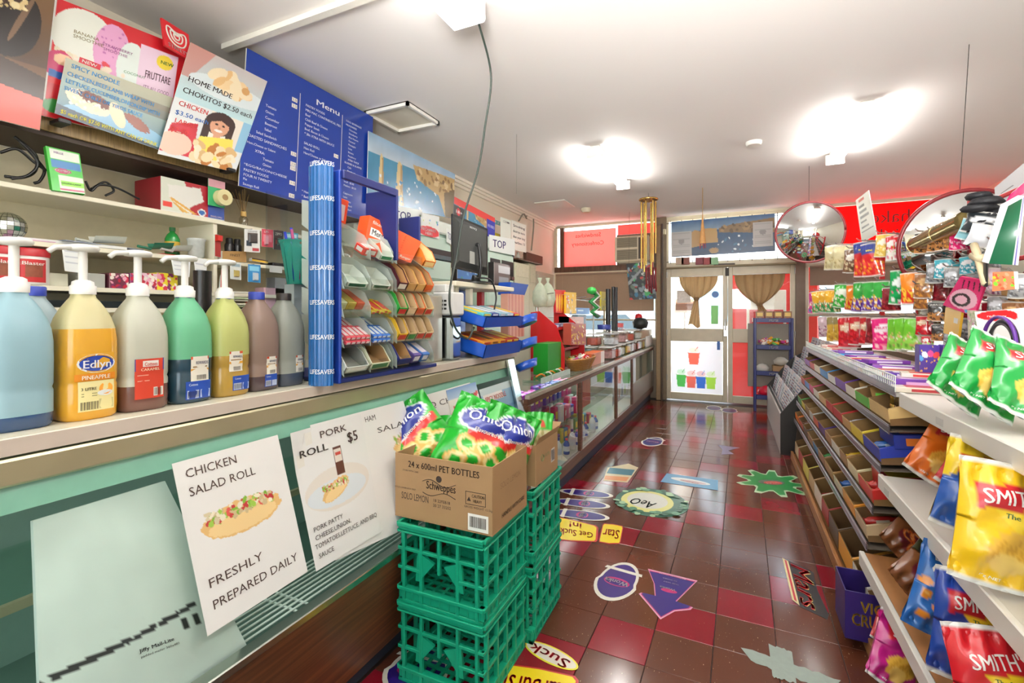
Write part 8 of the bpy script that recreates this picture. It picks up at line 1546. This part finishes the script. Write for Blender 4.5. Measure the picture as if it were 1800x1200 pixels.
t = thing('net_bag', 'beige knotted sack with a black tag hanging at the right', 'bag', onX(1722, 500, .93), world=True); P1 = onX(1712, 430, .93); P2 = onX(1720, 455, .92); P3 = onX(1733, 500, .92); b = MB(); b.tube([P1, P2, P3], .014, M('#cfc09a', .6), 8); b.obj('strap', t); b = MB(); b.tube([P2+V((0, -.04, .0)), P2, P2+V((0, .05, .02))], .016, M('#cfc09a', .6), 8); b.obj('knot', t); b = MB(); b.box(P3+V((-.004, -.012, -.01)), P3+V((.004, .014, .09)), m_black, .003); b.obj('tag', t)
# ------------------------------------------------------------------ floor stickers (flat vinyl on the tiles)
FL = .0016
def fz(u, v): p = onZ(u, v, 0); return V((p.x, p.y, 0))
def decal(name, label, outline, fill, layers, texts=(), cat='floor sticker', scale=True):
    """outline and layers are photograph points put on the floor plane"""
    b = MB(); b.poly([fz(*p)+V((0, 0, FL)) for p in outline], M(fill, .3, var=.03), th=.0008, dirn=(0, 0, 1))
    for i, (pts, c) in enumerate(layers): b.poly([fz(*p)+V((0, 0, FL+.0009+.0002*(i+1))) for p in pts], M(c, .28, var=.03))
    for (s, o, ux, uy, h, c, w) in texts:       # origin, baseline direction and up direction on the floor
        b.text(s, 0, 0, h, M(c, .3), lambda x, y, o=o, ux=ux, uy=uy: o+ux*x-uy*y+V((0, 0, FL+.0024)), 'l', True, w)
    return b.obj(name, None, label, cat, loc=None)
def ovalf(c, rx, ry, ang=0, n=28, e=2.0): return [c+V((rx*cos(t)*cos(ang)-ry*sin(t)*sin(ang), rx*cos(t)*sin(ang)+ry*sin(t)*cos(ang), 0)) for t in [2*pi*i/n for i in range(n)]]
def fdecal(name, label, base, layers, texts=(), z0=0.):
    b = MB(); up = lambda p, z: V((p[0], p[1], z)); b.poly([up(p, FL+z0) for p in base[0]], M(base[1], .3, var=.03), th=.0008, dirn=(0, 0, 1))
    for i, (pts, c) in enumerate(layers): b.poly([up(p, FL+z0+.0009+.0002*(i+1)) for p in pts], M(c, .28, var=.05))
    for (s, o, ang, h, c, w) in texts:
        ux, uy = V((cos(ang), sin(ang), 0)), V((-sin(ang), cos(ang), 0)); oo = V((o[0], o[1], 0))-ux*(w/2)
        b.text(s, 0, 0, h, M(c, .3), lambda x, y, oo=oo, ux=ux, uy=uy: oo+ux*x-uy*y+V((0, 0, FL+z0+.0028)), 'l', True, w)
    return b.obj(name, None, label, 'floor sticker')
PU, DB, WH, PK = '#2c1a6e', '#1c1450', '#e6e2d2', '#b8286a'
def shoe(label, c, rx, ry, ang, band=.45, z0=0., word=True):
    R = lambda x, y: c+V((x*cos(ang)-y*sin(ang), x*sin(ang)+y*cos(ang), 0))
    out = [R(rx*(1+(.0 if y < 0 else -.12))*x_, ry*y) for x_, y in [(cos(t), sin(t)) for t in [2*pi*i/32 for i in range(32)]]]
    k = .86; inn = [c+(p-c)*k for p in out]
    bd = [R(-rx*.95, ry*band), R(rx*.92, ry*band), R(rx*.88, ry*(band+.13)), R(-rx*.9, ry*(band+.13))]
    L = [(inn, PU), (bd, WH), ([R(rx*.62*cos(t), -ry*.1+ry*.2*sin(t)) for t in [2*pi*i/20 for i in range(20)]], PK), ([R(rx*.55*cos(t), -ry*.12+ry*.14*sin(t)) for t in [2*pi*i/20 for i in range(20)]], PU)]
    o_ = R(0, -ry*.1+.0)
    return fdecal('floor_sticker', label, (out, WH), L, [('Wonka', R(0, -ry*.02), ang+pi, ry*.2, '#f2eee6', rx*1.15)] if word else [], z0)
c = fz(1086, 1020); shoe('purple shoe-print floor sticker reading Wonka beside the arrow sticker', c, .105, .19, radians(-6))
c = fz(735, 1180); shoe('purple oval floor sticker partly under the green crates', c, .13, .13, radians(10))
for k, (u, v) in enumerate(((1030, 867), (1022, 885), (1018, 905))): shoe('purple shoe-print floor sticker in the cluster by the crates, %s' % ('farthest', 'middle', 'nearest')[k], fz(u, v), .075, .2, radians(98), z0=.0006*k+.0002)
shoe('small purple shoe-print floor sticker alone in the middle of the aisle', fz(1148, 776), .11, .2, radians(-8)); 
for k, (u, v) in enumerate(((1255, 717), (1282, 721))): b_ = shoe('worn pale shoe-print floor sticker before the doors, %s' % ('left', 'right')[k], fz(u, v), .11, .2, 0, word=False)
# arrow
A_ = [(1139, 1000), (1226, 1021), (1189, 1058), (1218, 1068), (1214, 1072), (1186, 1075), (1161, 1089), (1123, 1044), (1127, 1042), (1151, 1048), (1149, 1025)]
fA = [fz(*p) for p in A_]; cA = sum(fA, V())/len(fA); 
fdecal('floor_sticker', 'purple arrow floor sticker reading THIS WAY TO WONKA INVENTION CENTRE', (fA, '#e0a0b8'), [([cA+(p-cA)*.94 for p in fA], PK), ([cA+(p-cA)*.90 for p in fA], PU), (ovalf(fz(1176, 1039), .038, .016), PK)],
       [('INVENTION CENTRE', fz(1182, 1013), pi-.05, .010, '#f0e0e6', .13), ('TO WONKA', fz(1178, 1019), pi-.05, .010, '#f0e0e6', .07), ('THIS WAY', fz(1180, 1025), pi-.05, .010, '#f0e0e6', .075), ('Wonka', fz(1174, 1034), pi-.05, .018, '#f2eee6', .075)])
# Mars
q = [fz(*p) for p in ((1375, 981), (1428, 1004), (1448, 1071), (1393, 1057))]; cM = sum(q, V())/4; ax = (q[3]-q[0]).normalized(); ay_ = (q[1]-q[0]).normalized(); W_ = (q[3]-q[0]).length; H_ = (q[1]-q[0]).length
G = lambda a, c_: q[0]+(q[3]-q[0])*a+(q[1]-q[0])*c_
ang = math.atan2(ax.y, ax.x)
out = [G(*p) for p in ((0, 0), (.97, 0), (1.04, .2), (1.02, .95), (.9, 1.05), (.7, 1.0), (.45, .95), (.2, .98), (.02, 1.02), (0, .5))]
fdecal('floor_sticker', 'red and gold Mars floor sticker near the wooden base board', (out, '#1c1614'), [([G(*p) for p in ((0, 0), (.97, 0), (1.02, .2), (.02, .2))], '#e0d4a0'), ([G(*p) for p in ((.02, .07), (.95, .07), (.97, .14), (.03, .14))], '#b8202c')],
       [])
b = MB(); 
for (c_, dx, w_, zz_) in (('#e8d080', 0, 1.0, .0), ('#c81a22', .0, .98, .0004)): b.text('Mars', 0, 0, H_*(.62 if zz_ else .68), M(c_, .3), lambda x, y, zz_=zz_: G(.03, .26)+ax*x-ay_*y+V((0, 0, FL+.0026+zz_)), 'l', True, W_*.95)
o = bpy.data.objects['floor_sticker']; b.obj('floor_lettering', None, 'large red Mars lettering with gold edge on the floor sticker', 'floor lettering')
# green splat
def splat(c, r, n, seed, amp=.35, sx=1, sy=1):
    rr = random.Random(seed); pts = []
    for i in range(n*4): t = 2*pi*i/(n*4); k = r*(1+amp*(1 if i % 4 in (0, 1) else -.45)*rr.uniform(.7, 1.2)); pts.append(c+V((k*cos(t)*sx, k*sin(t)*sy, 0)))
    return pts
c = fz(1356, 848); sp = splat(c, .2, 9, 5, .32, 1.0, 1.25)
fdecal('floor_sticker', 'green splat-shaped floor sticker near the right rack', (sp, '#b8d8b0'), [([c+(p-c)*.87 for p in sp], '#1f8a42'), (ovalf(c, .1, .06, .4), '#5a6a5a'), (ovalf(c+V((.01, -.01, 0)), .07, .035, .4), '#c8504a')], [('SPLAT', c+V((0, -.012, 0)), pi+.4, .026, '#e6ece2', .1)])
# bubbly chocolate sticker
c = fz(1145, 882); out = ovalf(c, .25, .26, -.05, 30); b = MB()
L = [(ovalf(c+V((-.03, 0, 0)), .18, .2, -.05), '#e0dc8a'), (ovalf(c+V((-.03, .01, 0)), .14, .15), '#dcdcd0')]
rr = random.Random(3)
for i in range(46): t = rr.uniform(0, 2*pi); k = rr.uniform(.8, 1.02); L.append((ovalf(c+V((.24*k*cos(t), .25*k*sin(t), 0)), rr.uniform(.014, .03), rr.uniform(.014, .03), 0, 10), rr.choice(['#5a8a6a', '#7aa88a', '#3f6a54', '#a8c8a0'])))
fdecal('floor_sticker', 'bubble-edged green and yellow floor sticker reading AeO', (out, '#3f6a58'), L, [('AeO', c+V((-.04, -.0, 0)), pi-.25, .12, '#2a3a30', .17)])
# yellow Starburst stickers
def yell(label, P4, words, P5=None):
    q = [fz(*p) for p in P4][::-1]; G = lambda a, c_: q[0]*(1-a)*(1-c_)+q[1]*a*(1-c_)+q[2]*a*c_+q[3]*(1-a)*c_
    out = [G(*p) for p in ((.03, 0), (.5, -.05), (.97, 0), (1, .1), (1, .9), (.95, 1), (.5, 1.04), (.05, 1), (0, .9), (0, .1))]; mid = [G(.5, .5)+(p-G(.5, .5))*.93 for p in out]
    b = fdecal('floor_sticker', label, (out, '#b8282a'), [(mid, '#ecd21e')], [])
    for (s, x, y, h, w, c_) in words:
        bb = MB(); X_ = (q[1]-q[0]); Y_ = (q[3]-q[0]); bb.text(s, 0, 0, h, M(c_, .3), lambda a, d, x=x, y=y: G(x+a, y+d)+V((0, 0, FL+.0024)), 'l', True, w); o = bb.obj('floor_lettering', None, '%s lettering on the yellow floor sticker %s' % (s, 'under the crates' if 'crates' in label else 'beside the purple cluster'), 'floor lettering')
yell('yellow Starburst Suck sticker on the floor in front of the green crates', ((1018, 1190), (880, 1165), (850, 1240), (1010, 1262)), [('Starburst', .06, .75, .5, .85, '#c81f26')])
yell('round-cornered yellow Get Sucked in sticker beside the purple cluster', ((1052, 925), (962, 905), (958, 946), (1050, 953)), [('Get Sucked', .08, .5, .32, .8, '#c81f26'), ('in!', .3, .9, .3, .25, '#c81f26')])
yell('small yellow Starburst sticker right of the Get Sucked in one', ((1096, 925), (1060, 920), (1052, 953), (1090, 956)), [('Star', .1, .7, .5, .8, '#c81f26')])
c = fz(968, 1152); fdecal('floor_sticker', 'red and white Suck lettering sticker above the yellow Starburst sticker', (ovalf(c, .12, .045, -.2), '#e8d83a'), [(ovalf(c, .112, .037, -.2), '#e6dfd0')], [('Suck', c+V((.0, .015, 0)), pi-.2, .05, '#c81f26', .18)], .001)
# ice cream tub sticker, blue sticker, worn ones
q = [fz(*p) for p in ((1105, 815), (1122, 822), (1103, 848), (1060, 845), (1068, 822))]; fdecal('floor_sticker', 'orange and teal tub-shaped floor sticker near the showcase', (q, '#d8c8a0'), [([fz(*p) for p in ((1072, 822), (1116, 826), (1110, 836), (1066, 832))], '#2f6a78'), ([fz(*p) for p in ((1064, 836), (1106, 839), (1101, 846), (1062, 843))], '#d88a4a')], [])
q = [fz(*p) for p in ((1172, 832), (1262, 844), (1262, 862), (1161, 847))]; cB = sum(q, V())/4; fdecal('floor_sticker', 'worn blue and white rectangular floor sticker in mid aisle', (q, '#4a8ab0'), [(ovalf(cB, .15, .05, -.1), '#d8dcd8'), (ovalf(cB+V((.02, -.01, 0)), .1, .03, -.1), '#c8b0b0')], [('Chiko', cB+V((0, -.01, 0)), pi-.1, .03, '#b8808a', .14)])
fdecal('floor_sticker', 'faded grey-purple arrow floor sticker in the middle of the aisle', ([fz(*p) for p in ((1262, 782), (1300, 787), (1280, 792), (1290, 798), (1268, 799), (1270, 790))], '#77708e'), [], [])
# silver repair tape
def tape(label, P, seed, z0): 
    b = MB(); rr = random.Random(seed); q = [fz(*p) for p in P]; top, bot = [], []
    for i in range(15): t = i/14; j = .006*rr.uniform(-1, 1); top.append(q[0]*(1-t)+q[1]*t+V((0, j, 0))); bot.append(q[3]*(1-t)+q[2]*t+V((0, .006*rr.uniform(-1, 1), 0)))
    top[0] += V((-.02, 0, 0)); b.poly([p+V((0, 0, FL+z0)) for p in top+bot[::-1]], M('#8a968c', .45, .1, var=.12, sc=40, bump=.3), th=.0006, dirn=(0, 0, 1)); b.obj('repair_tape', None, label, 'tape')
tape('long strip of grey repair tape across the floor tiles', ((1312, 1140), (1478, 1196), (1460, 1216), (1320, 1162)), 1, 0); tape('short strip of grey repair tape crossing the long one', ((1361, 1136), (1392, 1146), (1400, 1202), (1358, 1190)), 2, .0009)
